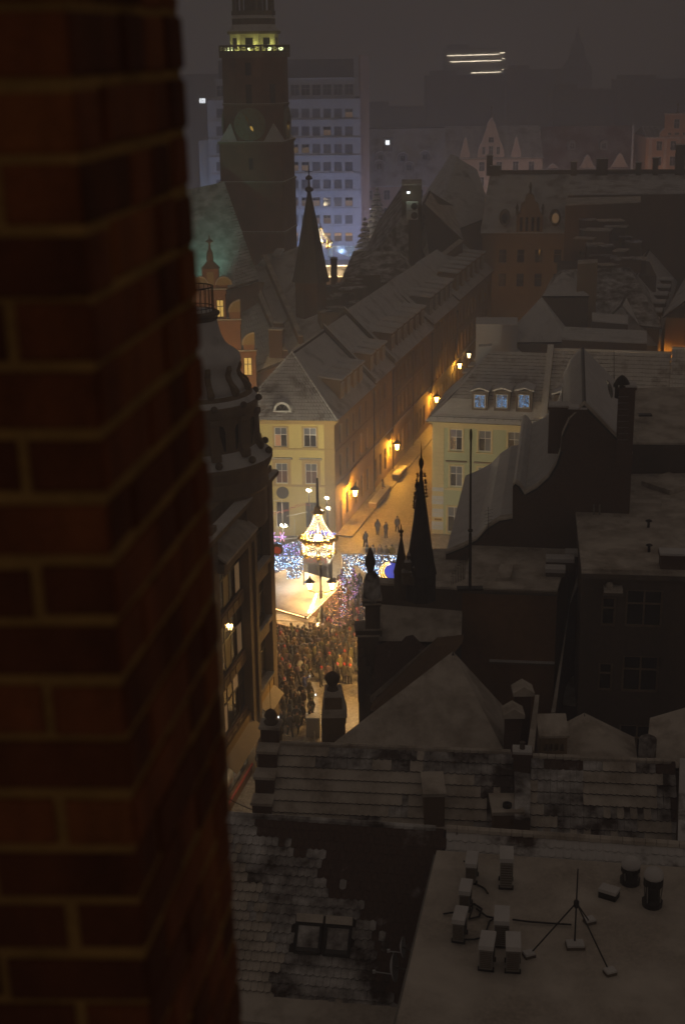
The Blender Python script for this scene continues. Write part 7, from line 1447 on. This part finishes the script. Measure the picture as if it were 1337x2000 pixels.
# lower white canvas in front of it
A, B_ = G(498, 1207, 2.3), G(612, 1214, 2.3); fr = Fr(A.xy, B_.xy); t = thing('canvas_canopy', 'low pale canvas canopy lit from the stall behind it', 'canopy', fr.P(0, 0, 0)); P = fr.P; z = 2.3
b = MB(); b.hexa([P(-2, -.3, z), P(fr.L, -.3, z), P(fr.L, .8, z + .1), P(-2, .8, z + .1)], [P(-2, -.3, z + .06), P(fr.L, -.3, z + .06), P(fr.L, .8, z + .16), P(-2, .8, z + .16)]); mk('sheet', b, 'canvas', t)
for s in (0, fr.L - .1): b = MB(); b.tube(P(s, 0, 0), P(s, 0, z), .04, .04, 5); mk('pole', b, 'grey_metal', t)
# twin-lantern street lamp
def lantern_head(par, c, s=1.0, glow='lantern_glow'):
    b = MB(); b.lathe(c, [(.1 * s, -.3 * s), (.2 * s, .22 * s)], 6); o = mk('lantern', b, glow, par); b = MB(); b.lathe(c, [(.36 * s, .20 * s), (.26 * s, .3 * s), (.1 * s, .44 * s), (.04 * s, .5 * s), (.06 * s, .56 * s), (.01, .64 * s)], 8); mk('lantern_cap', b, 'dark_metal', o); b = MB(); b.lathe(c, [(.03 * s, -.45 * s), (.12 * s, -.36 * s), (.11 * s, -.3 * s)], 8); mk('lantern_base', b, 'dark_metal', o)
    q = MB()
    for k in range(6): a = math.pi * k / 3; q.tube((c[0] + .105 * s * math.cos(a), c[1] + .105 * s * math.sin(a), c[2] - .3 * s), (c[0] + .21 * s * math.cos(a), c[1] + .21 * s * math.sin(a), c[2] + .22 * s), .012, .012, 4)
    mk('glazing_bars', q, 'dark_metal', o); return o
def street_lamp(p, label, pw):
    x, y = p.x, p.y; z0_ = V(628, 1240, 108.2); z = lambda py: Zat(py, z0_.x, z0_.y); t = thing('street_lamp', label, 'street lamp', p)
    b = MB(); b.lathe((x, y, 0), [(.45, 0), (.45, .35), (.3, .6), (.22, 1.2), (.14, 1.4), (.12, z(1165)), (.16, z(1163)), (.1, z(1158)), (.08, z(1108)), (.16, z(1106)), (.16, z(1103)), (.05, z(1100)), (.02, z(1096))], 10); mk('post', b, 'dark_metal', t)
    b = MB(); b.lathe((x, y, 1.0), [(.4, 0), (.5, .05), (.45, .2), (.2, .35)], 12); mk('snow_collar', b, 'snow', t); b = MB(); b.ball((x, y, z(1100)), .2, 8, 5); mk('snow_cap', b, 'snow', t)
    for sg in (-1, 1):
        b = MB(); e = .9; zl = z(1142); pts = [Vector((x + sg * e * f, y, z(1152) - .35 * math.sin(math.pi * f) * (1 - f) - .1 * f)) for f in [k / 8 for k in range(9)]]; b.path(pts, .035, 5); sc = [Vector((x + sg * (e * .45 + .22 * math.cos(a)), y, z(1160) + .2 * math.sin(a))) for a in [R(40 * k) for k in range(8)]]; b.path(sc, .02, 4); mk('arm', b, 'dark_metal', t)
        lantern_head(t, (x + sg * e, y, zl), 1.25); lamp('lantern_light', (x + sg * e, y - .05, zl), pw, (1.0, .54, .14), .14, t)
p = V(628, 1240, 108.2); p.z = 0; street_lamp(p, 'cast-iron street lamp with two glowing lanterns on scrolled arms', 700)
street_lamp(G(736, 1352), 'assumed twin-lantern street lamp added behind the pinnacled gable', 1700)  # unseen lamp assumed, added to light paving, crowd and store front
# light bundle stretched down from the lamp to the stall corner
t = thing('light_bundle', 'slanting bundle of bright fairy lights at the corner of the stall', 'fairy lights', V(612, 1185, 107)); a, e = V(619, 1158, 108.2), V(603, 1198, 106.4); q = random.Random(3); pts = []
for k in range(90):
    f = q.random(); c = a.lerp(e, f); pts.append((c.x + q.uniform(-.06, .06) * (1 + 2 * f), c.y, c.z + q.uniform(-.05, .05)))
b = MB(); b.tube(a, e, .02, .02, 4); mk('cord', b, 'dark_metal', t); bulbs('bulbs', pts, ['bulb_warm', 'bulb_white'], t, .04, 3); lamp('bundle_glow', a.lerp(e, .5) + Vector((0, -.4, 0)), 90, (1, .72, .38), .2, t)
# ticket booth
def booth():
    A, B_ = V(592, 1128, 117.4), V(640, 1131, 117); fr = Fr(A.xy, B_.xy); P = fr.P; L = fr.L; t = thing('ticket_booth', 'small grey ticket booth with a red-lettered sign under the chandelier', 'booth', P(0, 0, 0)); z = fr.hit(615, 1100)[1]
    b = MB(); b.box(0, .2, 0, L, 2.2, 1.1, fr).box(0, .2, 1.1, .12, .35, z, fr).box(L - .12, .2, 1.1, L, .35, z, fr).box(0, 2.05, 1.1, L, 2.2, z, fr); mk('body', b, 'grey_wall', t)
    b = MB(); b.box(-.2, -.1, z, L + .2, 2.4, z + .12, fr); mk('roof', b, 'snow_metal', t); b = MB(); b.box(.05, -.16, z - .05, L - .05, -.11, z + .72, fr); mk('sign_panel', b, 'grey_wall', t)
    cu = bpy.data.curves.new('sign_letters', 'FONT'); cu.body = 'TICKETS'; cu.size = .58; cu.align_x = 'CENTER'; cu.extrude = .012; o = bpy.data.objects.new('sign_letters', cu); COL.objects.link(o)
    dg = bpy.context.evaluated_depsgraph_get(); me = bpy.data.meshes.new_from_object(o.evaluated_get(dg)); bpy.data.objects.remove(o); me.materials.clear(); me.materials.append(MAT['red_board']); place('sign_letters', me, t, fr.M(L / 2, -.175, z + .12) @ Matrix.Rotation(math.pi / 2, 4, 'X'))
booth()
# illuminated bushes
def lit_tree(px, pyb, Y, h, w_, label, mats, n=260, seed=1, leaf='needles', power=40, col=(1, .6, .6)):
    p = V(px, pyb, Y); p.z = 0; zt = Zat(pyb - h, p.x, p.y); t = thing('lit_tree', label, 'tree', p); q = random.Random(seed); b = MB(); b.tube(p, p + Vector((0, 0, zt * .9)), .09, .03, 6)
    b2 = MB(); pts = []; H_ = zt
    for k in range(9):
        a = q.uniform(0, 6.28); z0 = H_ * q.uniform(.3, .75); e = Vector((p.x + math.cos(a) * w_ * .8, p.y + math.sin(a) * w_ * .8, z0 + H_ * .22)); b.tube((p.x, p.y, z0), e, .035, .012, 4)
    mk('trunk', b, 'bark', t)
    for k in range(420):
        f = q.random(); z_ = H_ * (.25 + .75 * f); rr = w_ * math.sqrt(q.random()) * math.sin(math.pi * (.12 + .85 * f)); a = q.uniform(0, 6.28); c = Vector((p.x + rr * math.cos(a), p.y + rr * math.sin(a), z_)); u_ = Vector((q.uniform(-1, 1), q.uniform(-1, 1), q.uniform(-1, 1))).normalized(); v_ = u_.orthogonal().normalized(); s_ = .11
        b2.poly([c - u_ * s_, c + v_ * s_ * .6, c + u_ * s_, c - v_ * s_ * .6])
        if k < n: pts.append(c)
    mk('crown', b2, leaf, t); bulbs('bulbs', pts, mats, t, .024, seed)
    if power: lamp('tree_glow', (p.x, p.y - .6, H_ * .6), power, col, .4, t)
lit_tree(662, 1225, 107.5, 78, 1.1, 'bare tree strung with red-orange lights beside the street lamp', ['bulb_pink', 'bulb_gold'], 230, 2, 'bark', 60, (1, .45, .3))
lit_tree(668, 1192, 108.6, 80, .45, 'slim column of violet lights under the crescent curtain', ['bulb_violet', 'bulb_ice'], 200, 3, 'bark', 30, (.6, .5, 1))
lit_tree(580, 1150, 116, 38, .5, 'little fir dusted with snow and white lights by the booth', ['bulb_white', 'bulb_ice'], 60, 5, 'snow', 14, (1, .9, .8))
lit_tree(567, 1150, 116.3, 40, .4, 'little fir wrapped in warm lights left of the snowy one', ['bulb_warm', 'bulb_white'], 110, 6, 'needles', 18, (1, .8, .5))
lit_tree(690, 1150, 113, 40, .5, 'small violet-lit tree behind the light curtain', ['bulb_violet', 'bulb_pink'], 120, 8, 'needles', 14, (.7, .5, 1))
# twin globe lamps in front of the yellow house
for px0, px1, py, Y, lab in ((600, 606, 957, 125, 'pair of white globe lamps before the yellow house, the upper left pair'), (636, 640, 972, 126, 'pair of white globe lamps nearest the house corner'), (639, 642, 992, 124, 'pair of white globe lamps just below the corner pair'), (549, 558, 1026, 119, 'pair of globe lamps above the violet curtain')):
    a = V(px0, py, Y); e = V(px1, py + 1, Y); m0 = (a + e) / 2; t = thing('globe_lamp', lab, 'lamp', (m0.x, m0.y, 0)); b = MB(); b.tube((m0.x, m0.y, 0), (m0.x, m0.y, m0.z - .15), .05, .04, 6).tube((a.x, a.y, m0.z - .15), (e.x, e.y, m0.z - .15), .025, .025, 5); mk('post', b, 'dark_metal', t)
    for v in (a, e): b = MB(); b.ball(v, .12, 8, 6); mk('globe', b, 'bulb_white', t, smooth=True)
    lamp('globe_light', m0 + Vector((0, -.2, .05)), 1000, (1.0, .88, .62), .15, t)
# market frame of cables with a red garland
t = thing('cable_rig', 'white cable frame with a red garland strung beside the department store', 'cable rig', V(540, 1010, 118))
for pts in (((505, 982), (550, 976), (551, 1000)), ((505, 1004), (540, 998), (542, 1050)), ((575, 1015), (575, 1055)), ((560, 1008), (600, 1000)), ((551, 1000), (552, 1050))):
    b = MB(); b.path([V(x_, y_, 118) for x_, y_ in pts], .03, 4); mk('pole', b, 'white_paint', t)
b = MB(); q = random.Random(2)
for k in range(110): f = k / 110; c = V(505 + 100 * f, 996 + 8 * math.sin(f * 5) - 4 * f, 118); b.octa((c.x, c.y, c.z + q.uniform(-.12, .12)), .04)
mk('garland', b, 'red_board', t, kind='stuff')
# wall lanterns along the lane
for k, (s, px, py, lab, pw) in enumerate(((7.0, 693, 961, 'orange wall lantern nearest the yellow house corner', 2100), (25.4, 775, 871, 'orange wall lantern halfway up the lane', 1900), (48.6, 852, 779, 'orange wall lantern just above the green house eave', 1900), (66, 897, 713, 'orange wall lantern far up the lane', 600), (78, 915, 693, 'farthest small lamp at the head of the lane', 120))):
    d = -.85; z = hitd(SIDE, px, py, d)[1]; s = hitd(SIDE, px, py, d)[0]; c = SIDE.P(s, d, z); w_ = SIDE.P(s - .0, 0, z - .55); t = thing('wall_lantern', lab, 'lantern', SIDE.P(s, 0, z - .6))
    b = MB(); b.cbox(SIDE.P(s, -.04, z - 1.0), .1, .3, .9, SIDE.ang + math.pi / 2); mk('wall_plate', b, 'dark_metal', t); b = MB(); b.path([w_.lerp(Vector((c.x, c.y, z - .55)), f) + Vector((0, 0, .18 * math.sin(math.pi * f))) for f in [j / 6 for j in range(7)]], .03, 5); b.path([SIDE.P(s, d * .45, z - .75) + Vector((SIDE.n.x, SIDE.n.y, 0)) * .2 * math.cos(a) + Vector((0, 0, .2 * math.sin(a))) for a in [R(45 * j) for j in range(8)]], .02, 4); mk('bracket', b, 'dark_metal', t)
    lantern_head(t, (c.x, c.y, c.z), 1.45, 'sodium' if k < 4 else 'bulb_warm'); lamp('lantern_light', c, pw, (1.0, .42, .035), .16, t)
# assumed, unseen lamp added in the lane at the right edge
w3 = RW0.xy + o2 * 1.6 - d2 * 1.6; p = Vector((w3.x, w3.y, 9.2)); t = thing('wall_lantern', 'assumed orange lantern hidden in the lane at the right edge', 'lantern', p); lantern_head(t, tuple(p), 1.1, 'sodium'); lamp('lantern_light', p, 1500, (1.0, .44, .05), .2, t); b = MB(); b.tube(p + Vector((0, 0, -.5)), p + Vector((d2.x * 1.6, d2.y * 1.6, -.6)), .03, .03, 5); mk('bracket', b, 'dark_metal', t)
# lights of the far square: stall with a bright ridge, assumed floodlights for the glow on the fronts
p = V(655, 520, 285); t = thing('market_stall', 'bright lit stall roof far off at the foot of the office block', 'stall', (p.x, p.y, 0)); b = MB(); z = p.z; slab(b, [(p.x - 4, p.y - 3, z - 1.5), (p.x + 5, p.y - 3, z - 1.5), (p.x + 5, p.y, z), (p.x - 4, p.y, z)], .15); slab(b, [(p.x + 5, p.y + 3, z - 1.5), (p.x - 4, p.y + 3, z - 1.5), (p.x - 4, p.y, z), (p.x + 5, p.y, z)], .15); mk('roof', b, ['snow_warm', 'wood'], t); b = MB(); b.box(p.x - 3.6, p.y - 2.6, 0, p.x + 4.6, p.y + 2.6, z - 1.7); mk('body', b, 'wood', t)
bulbs('ridge_bulbs', [(p.x - 4 + k * .2, p.y, z + .1) for k in range(46)] + [(p.x - 4 - .02, p.y - 3 + k * .15, z - 1.5 + k * .075) for k in range(20)] + [(p.x - 4 + k * .25, p.y - 3.1, z - 1.6) for k in range(36)], ['bulb_warm', 'bulb_white'], t, .10, 2); lamp('stall_light', (p.x, p.y - 4, z + 1), 900, (1, .78, .5), .4, t)
for px, py, pw, col, lab in ((600, 488, 2600, (.30, .50, 1.0), 'assumed cold white floodlight mast before the office block'), (390, 470, 2600, (.42, .60, 1.0), 'assumed cold floodlight mast beyond the town hall roof'), (735, 470, 3600, (.62, .62, 1.0), 'assumed cold floodlight mast by the snow-laden fir'), (980, 420, 4200, (1.0, .76, .66), 'assumed warm floodlight mast in front of the gabled house'), (1290, 420, 3400, (1.0, .62, .42), 'assumed warm floodlight mast in front of the orange house')):
    p = V(px, py, 316 if px < 800 else 362); t = thing('assumed_floodlight_mast', lab, 'floodlight', (p.x, p.y, 0)); b = MB(); b.tube((p.x, p.y, 0), p, .12, .08, 6); mk('mast', b, 'dark_metal', t); b = MB(); b.cbox(p, .7, .35, .35); mk('lamp_head', b, 'star_light', t); lamp('assumed_flood', p + Vector((0, .8, .5)), pw, col, .5, t)  # masts and lamps assumed, added to light the far house fronts
# ================================================================== PEOPLE
def person_mesh(kind, seed):
    """one continuous clothed figure grown over a posed skeleton, 1.72 m tall, facing -y"""
    q = random.Random(seed); st = {'stand': .05, 'walk': .24, 'photo': .06}[kind]; lean = .04 if kind == 'walk' else 0.0
    V_ = []; E_ = []; Rr = []
    def add(p, r_, par=None):
        V_.append(p); Rr.append(r_)
        if par is not None: E_.append((par, len(V_) - 1))
        return len(V_) - 1
    pel = add((0, 0, .93), (.19, .15)); waist = add((0, -lean * .4, 1.10), (.185, .145), pel); ch = add((0, -lean, 1.30), (.20, .15), waist); nk0 = add((0, -lean * 1.2, 1.44), (.13, .11), ch); nk = add((0, -lean * 1.4 - .01, 1.50), (.068, .068), nk0); hd = add((0, -lean * 1.6 - .03, 1.60), (.105, .115), nk); tp = add((0, -lean * 1.7 - .02, 1.70), (.075, .08), hd)
    for sg in (-1, 1):
        hp = add((sg * .10, 0, .86), (.14, .14), pel); kn = add((sg * .10, -sg * st * .55 - .02, .48), (.085, .09), hp); an = add((sg * .10, -sg * st + (.05 if kind == 'walk' and sg < 0 else 0), .09), (.062, .065), kn); add((sg * .11, -sg * st - .14, .05), (.05, .045), an)
        sh = add((sg * .20, -lean, 1.38), (.095, .095), ch)
        if kind == 'photo' and sg > 0: el = add((sg * .27, -.14, 1.18), (.072, .072), sh); wr = add((sg * .16, -.36, 1.32), (.05, .05), el); add((sg * .13, -.41, 1.37), (.042, .045), wr)
        else: el = add((sg * .28, -lean + sg * st * .25 + .02, 1.12), (.075, .075), sh); wr = add((sg * .26, -lean + sg * st * .5 - .12, .90), (.055, .055), el); add((sg * .25, -lean + sg * st * .5 - .15, .82), (.042, .045), wr)
    me = bpy.data.meshes.new('tmp'); me.from_pydata(V_, E_, []); o = bpy.data.objects.new('tmp', me); COL.objects.link(o)
    sk = o.modifiers.new('s', 'SKIN'); sk.use_smooth_shade = True; ss = o.modifiers.new('d', 'SUBSURF'); ss.levels = 1; ss.render_levels = 1
    for i, r_ in enumerate(Rr): me.skin_vertices[0].data[i].radius = r_
    me.skin_vertices[0].data[0].use_root = True
    dg = bpy.context.evaluated_depsgraph_get(); dg.update(); out = bpy.data.meshes.new_from_object(o.evaluated_get(dg)); bpy.data.objects.remove(o); out.name = 'body'
    out.materials.clear()
    for m_ in ('trousers', 'coat', 'skin'): out.materials.append(MAT[m_])
    for p in out.polygons:
        c = p.center; p.material_index = 0 if c.z < .74 else (2 if (c.z > 1.47 and c.y < .02) or (abs(c.x) > .12 and c.z < .88 and kind != 'photo') else 1); p.use_smooth = True
    return out
BODY = {k: person_mesh(k, i) for i, k in enumerate(('stand', 'walk', 'photo'))}
def hat_mesh(kind):
    b = MB()
    if kind == 'beanie': b.lathe((0, -.03, 1.60), [(.118, .0), (.125, .03), (.122, .06), (.10, .13), (.05, .17), (.004, .18)], 12); b.ball((0, -.03, 1.80), .035, 8, 5)
    elif kind == 'hood': b.lathe((0, -.005, 1.50), [(.13, -.04), (.15, .05), (.145, .14), (.11, .23), (.05, .27), (.004, .28)], 12, 0, R(-40), R(220))
    else: b.lathe((0, -.025, 1.57), [(.112, -.03), (.125, .05), (.105, .12), (.05, .155), (.004, .16)], 12, 0, R(-30), R(210)); b.lathe((0, -.02, 1.63), [(.118, .0), (.10, .07), (.004, .1)], 12)
    return b.mesh({'beanie': 'hat', 'hood': 'hood', 'hair': 'hair'}[kind], 'coat', smooth=True)
HAT = {k: hat_mesh(k) for k in ('beanie', 'hood', 'hair')}
b = MB(); b.lathe((0, 0, 0), [(.235, .66), (.225, .8), (.2, .95), (.19, 1.05)], 12); b.v = [(x, y * .82, z) for x, y, z in b.v]; SKIRT = b.mesh('coat_hem', 'coat', smooth=True)
b = MB(); b.lathe((0, -.02, 1.44), [(.10, 0), (.125, .02), (.125, .06), (.09, .09)], 10); SCARF = b.mesh('scarf', 'coat', smooth=True)
b = MB(); b.cbox((.13, -.46, 1.35), .08, .01, .15); PHONE = b.mesh('phone', 'phone')
DARK = [(.025, .025, .03), (.055, .05, .048), (.085, .06, .045), (.03, .045, .085), (.13, .09, .06), (.085, .05, .075), (.13, .11, .06)]
qp = random.Random(77)
def person(pt, label, coat=None, hat=None, hatc=None, kind='stand', ang=None, h=1.72, scarf=None, group=None):
    t = thing('person', label, 'person', (pt[0], pt[1], 0.0), group); t.rotation_euler.z = qp.uniform(0, 6.28) if ang is None else ang; s = h / 1.72; t.scale = (s * .95, s * .95, s)
    c = coat or qp.choice(DARK); hk = hat or qp.choice(('beanie', 'hood', 'hair', 'beanie')); hc = hatc or (c if hk == 'hood' else qp.choice(DARK))
    def ch(nm, me, col):
        o = bpy.data.objects.new(nm, me); COL.objects.link(o); o.parent = t; o.color = (*col, 1); return o
    ch('body', BODY[kind], c); ch(HAT[hk].name, HAT[hk], hc)
    if kind != 'walk' or qp.random() < .4: ch('coat_hem', SKIRT, c)
    if scarf: ch('scarf', SCARF, scarf)
    if kind == 'photo': ch('phone', PHONE, (1, 1, 1))
    return t
RED, PINK, BLUE, WHITE, OLIVE, ORANGE, TAN, GREYC = (.5, .03, .03), (.6, .12, .2), (.03, .06, .3), (.6, .56, .5), (.16, .15, .05), (.5, .16, .03), (.34, .24, .14), (.2, .19, .18)
# people in the lane
LANE = [((737, 1046), 'stand', (.10, .09, .09), 'person in grey coat on the left of three standing in the lane', 'hood'), ((753, 1051), 'stand', (.04, .05, .08), 'person in dark blue jacket with a white bag in the middle of the lane', 'hair'), ((775, 1040), 'walk', (.09, .09, .10), 'person in long grey coat standing apart on the right of the lane', 'beanie'),
        ((714, 1070), 'walk', (.05, .045, .045), 'person in dark coat walking down the left side of the lane', 'hair'), ((716, 1096), 'walk', (.03, .03, .03), 'person in black coat below the walker in the lane', 'hood'), ((729, 1098), 'stand', (.06, .05, .05), 'person in brown coat in the huddle behind the light curtain', 'beanie'), ((742, 1098), 'stand', (.09, .07, .07), 'person in mauve coat in the huddle behind the light curtain', 'hood'), ((754, 1100), 'stand', (.14, .12, .10), 'person in pale jacket in the huddle behind the light curtain', 'beanie'), ((765, 1098), 'stand', (.2, .16, .04), 'person in yellow-green jacket at the right of the huddle', 'beanie'), ((747, 966), 'walk', (.03, .028, .026), 'lone person in black far up the lane beside the ledge', 'hood')]
for (px, py), kd, c, lab, hk in LANE: person(G(px, py), lab, c, hk, None, kd, R(qp.uniform(-40, 220)))
# people one can pick out around the crowd
PICK = [((606, 1432), 'stand', (.02, .02, .024), 'person in black beside the grey box on the paving', 'hood', None, 1.75), ((590, 1404), 'stand', WHITE, 'small child in a white snowsuit', 'hood', None, 1.05), ((608, 1388), 'photo', OLIVE, 'person in olive jacket leaning forward with a phone', 'hair', None, 1.7),
        ((594, 1356), 'photo', BLUE, 'person in a blue jacket holding up a lit phone', 'hair', None, 1.72), ((627, 1342), 'stand', (.03, .03, .035), 'person in dark coat and red cap standing alone on bare paving', 'beanie', RED, 1.7), ((567, 1340), 'walk', (.06, .03, .03), 'person in maroon coat and pink hat left of centre', 'beanie', PINK, 1.7), ((556, 1365), 'walk', (.03, .03, .03), 'person in black with a pink hat near the shop corner', 'beanie', PINK, 1.72),
        ((547, 1316), 'walk', (.18, .15, .09), 'person in khaki jacket striding beside the store corner', 'hair', None, 1.75), ((577, 1396), 'stand', (.025, .025, .03), 'person in black jacket, left of the couple with a pale hat', 'hood', None, 1.74), ((585, 1392), 'stand', (.03, .03, .035), 'person in dark jacket with a pale hat', 'beanie', WHITE, 1.66), ((570, 1380), 'stand', (.03, .025, .025), 'person in dark coat at the back of the small group', 'hair', None, 1.7), ((555, 1402), 'stand', (.05, .045, .04), 'person with fair hair beside the stone urn', 'hair', (.3, .22, .1), 1.68),
        ((553, 1432), 'photo', (.03, .03, .03), 'person in black holding a glowing phone above the urn', 'hood', None, 1.74), ((663, 1318), 'stand', OLIVE, 'person in yellow-green parka in front of the crowd', 'hood', None, 1.7), ((672, 1335), 'stand', (.08, .07, .06), 'person with red hat, left of two on the open paving', 'beanie', RED, 1.68), ((683, 1336), 'stand', (.06, .055, .05), 'person with orange-red hat, right of two on the open paving', 'beanie', (.7, .12, .04), 1.66), ((660, 1330), 'stand', (.07, .05, .06), 'short person with a bright pink hat', 'beanie', PINK, 1.5),
        ((617, 1262), 'stand', (.32, .27, .16), 'person in pale tan coat standing before the stall', 'hood', None, 1.7), ((541, 1288), 'stand', ORANGE, 'person in orange jacket at the left end of the crowd', 'hood', None, 1.72), ((549, 1272), 'stand', (.35, .05, .04), 'person in red jacket at the left end of the crowd', 'hood', None, 1.72), ((563, 1282), 'stand', (.09, .08, .03), 'person in dark olive coat beside the orange jacket', 'hood', None, 1.74), ((642, 1240), 'stand', (.45, .04, .04), 'person in red coat just right of the street lamp base', 'hood', None, 1.68), ((697, 1222), 'stand', PINK, 'person in bright pink jacket by the pinnacled gable', 'hood', None, 1.62), ((652, 1236), 'stand', (.05, .04, .04), 'tall dark figure next to the street lamp', 'hair', None, 1.8),
        ((650, 1216), 'stand', (.14, .12, .07), 'person in khaki parka behind the street lamp', 'hood', None, 1.78), ((662, 1256), 'stand', (.03, .03, .03), 'broad-shouldered person in black right of the red coat', 'hair', None, 1.82), ((671, 1262), 'stand', (.025, .025, .025), 'person in long black coat right of the broad-shouldered one', 'hood', None, 1.8), ((690, 1205), 'stand', (.25, .16, .12), 'person in salmon coat with a pointed hood', 'hood', None, 1.66),
        ((517, 1582), 'walk', (.02, .02, .02), 'person in black walking past the stepped gable', 'hood', None, 1.75), ((508, 1512), 'stand', (.025, .025, .03), 'person in black with a yellow cap by the shop door', 'beanie', (.7, .5, .05), 1.75), ((640, 1290), 'walk', (.05, .05, .04), 'person in dark green coat on the edge of the crowd', 'hood', None, 1.72)]
used = []
for (px, py), kd, c, lab, hk, hc, h in PICK:
    p = G(px, py); used.append(p.xy); person(p, lab, c, hk, hc, kd, None if kd != 'walk' else R(qp.uniform(-60, 60)), h)
# the crowd before the stall
CROWD = {'dark': 'person in a dark winter coat packed into the crowd before the stall', 'olive': 'person in an olive or brown coat packed into the crowd before the stall', 'redhat': 'person with a red hat packed into the crowd before the stall', 'pale': 'person in a pale coat packed into the crowd before the stall'}
DN = ['black', 'charcoal', 'dark brown', 'navy', 'brown', 'plum', 'khaki']
n = 0; tries = 0
while n < 150 and tries < 9000:
    tries += 1; px, py = qp.uniform(528, 706), qp.uniform(1222, 1334)
    if py > 1300 and qp.random() < .62: continue
    if py > 1318 and 596 < px < 668 and qp.random() < .7: continue
    if px > 672 and py < 1250 and qp.random() < .4: continue
    if px < 625 and py < 1256: continue
    p = G(px, py)
    if STORE.loc(p)[1] > -.5 and p.y < 92.5: continue
    if any((p.xy - u_).length < (.50 if py < 1300 else .8) for u_ in used): continue
    used.append(p.xy); n += 1; r_ = qp.random(); k = 'dark' if r_ < .62 else ('olive' if r_ < .82 else ('redhat' if r_ < .88 else 'pale'))
    c = {'dark': qp.choice(DARK), 'olive': qp.choice([OLIVE, TAN, (.12, .08, .05), (.10, .10, .06)]), 'redhat': qp.choice(DARK), 'pale': qp.choice([(.36, .31, .24), GREYC, (.3, .3, .32)])}[k]
    hk = 'beanie' if k == 'redhat' else qp.choice(('beanie', 'hood', 'hair', 'beanie')); cn = {'dark': DN[DARK.index(c)] if c in DARK else 'dark', 'redhat': DN[DARK.index(c)] if c in DARK else 'dark', 'olive': {OLIVE: 'olive', TAN: 'tan'}.get(c, 'brown'), 'pale': 'pale grey' if c != (.36, .31, .24) else 'cream'}[k]
    lab = 'person in %s coat, %s, %s of %s row of stall crowd' % (cn, 'red hat' if k == 'redhat' else {'beanie': 'knitted hat', 'hood': 'hood up', 'hair': 'bare-headed'}[hk], 'far left' if px < 560 else 'left' if px < 590 else 'centre' if px < 625 else 'right' if px < 660 else 'far right', 'back' if py < 1262 else 'third' if py < 1276 else 'second' if py < 1296 else 'front')
    person(p, lab, c, hk, (.34, .035, .03) if k == 'redhat' else None, 'walk' if qp.random() < .25 else 'stand', R(qp.uniform(120, 240)) if qp.random() < .6 else None, qp.uniform(1.58, 1.84), group='people crowding in front of the stall')
# loose groups on the open paving
n = 0; tries = 0
while n < 24 and tries < 4000:
    tries += 1; px, py = qp.uniform(540, 612), qp.uniform(1318, 1440); p = G(px, py)
    if px > 596 and qp.random() < .6 or STORE.loc(p)[1] > -.7 and p.y < 92.5 or any((p.xy - u_).length < .62 for u_ in used): continue
    used.append(p.xy); n += 1; ci = qp.randrange(7); hk = qp.choice(('beanie', 'hood', 'hair')); person(p, 'person in %s coat, %s, %s on the paving %s the store corner' % (DN[ci], {'beanie': 'knitted hat', 'hood': 'hood up', 'hair': 'bare-headed'}[hk], 'nearer' if py > 1385 else 'farther', 'close to' if px < 572 else 'away from'), DARK[ci], hk, None, qp.choice(('walk', 'stand', 'walk')), None, qp.uniform(1.6, 1.84), group='people on the open paving')
# crowd near the light curtain
n = 0; tries = 0
while n < 26 and tries < 3000:
    tries += 1; px, py = qp.uniform(645, 708), qp.uniform(1150, 1220); p = G(px, py)
    if any((p.xy - u_).length < .6 for u_ in used): continue
    used.append(p.xy); n += 1; ci = qp.randrange(10); hk = qp.choice(('beanie', 'hood', 'hair')); person(p, 'person in %s coat, %s, %s crush below light curtain, %s side' % ((DN + ['tan', 'rust', 'grey'])[ci], {'beanie': 'knitted hat', 'hood': 'hood up', 'hair': 'bare-headed'}[hk], 'far' if py < 1185 else 'near', 'left' if px < 676 else 'right'), (DARK + [TAN, (.3, .12, .1), (.25, .2, .18)])[ci], hk, None, 'stand', None, qp.uniform(1.55, 1.82), group='people below the light curtain')
# grey utility box with snowy lid, small bollard
p = G(612, 1436); t = thing('utility_box', 'grey street cabinet with a snowy lid on the paving', 'cabinet', p); q = MB(); q.cbox(p, .95, .7, 1.45, R(-6)); mk('cabinet', q, 'grey_metal', t); q = MB(); q.cbox((p.x, p.y, 1.45), 1.0, .75, .1, R(-6)); mk('snow_cap', q, 'snow', t)
p = G(611, 1441); t = thing('bollard', 'thin dark bollard with a bright cap beside the cabinet', 'bollard', p + Vector((.1, -.9, 0))); q = MB(); q.lathe(p + Vector((.1, -.9, 0)), [(.07, 0), (.06, .8), (.08, .82), (.06, .95), (.005, .98)], 8); mk('post', q, 'grey_metal', t)
# ================================================================== NIGHT HAZE
bpy.context.view_layer.update()
b = MB(); b.box(-640, -45, -1.2, 640, 900, 78); hz = mk('haze', b, 'snow', kind='stuff'); hz.data.materials.clear()
m = bpy.data.materials.new('haze_air'); m.use_nodes = True; nt = m.node_tree; nt.nodes.clear(); ou = nt.nodes.new('ShaderNodeOutputMaterial'); pv = nt.nodes.new('ShaderNodeVolumePrincipled')
pv.inputs['Color'].default_value = (.81, .84, 1.0, 1); pv.inputs['Density'].default_value = .0027; pv.inputs['Anisotropy'].default_value = .25; nt.links.new(pv.outputs[0], ou.inputs['Volume']); hz.data.materials.append(m); tag(hz, 'thin snowy night haze', 'haze')
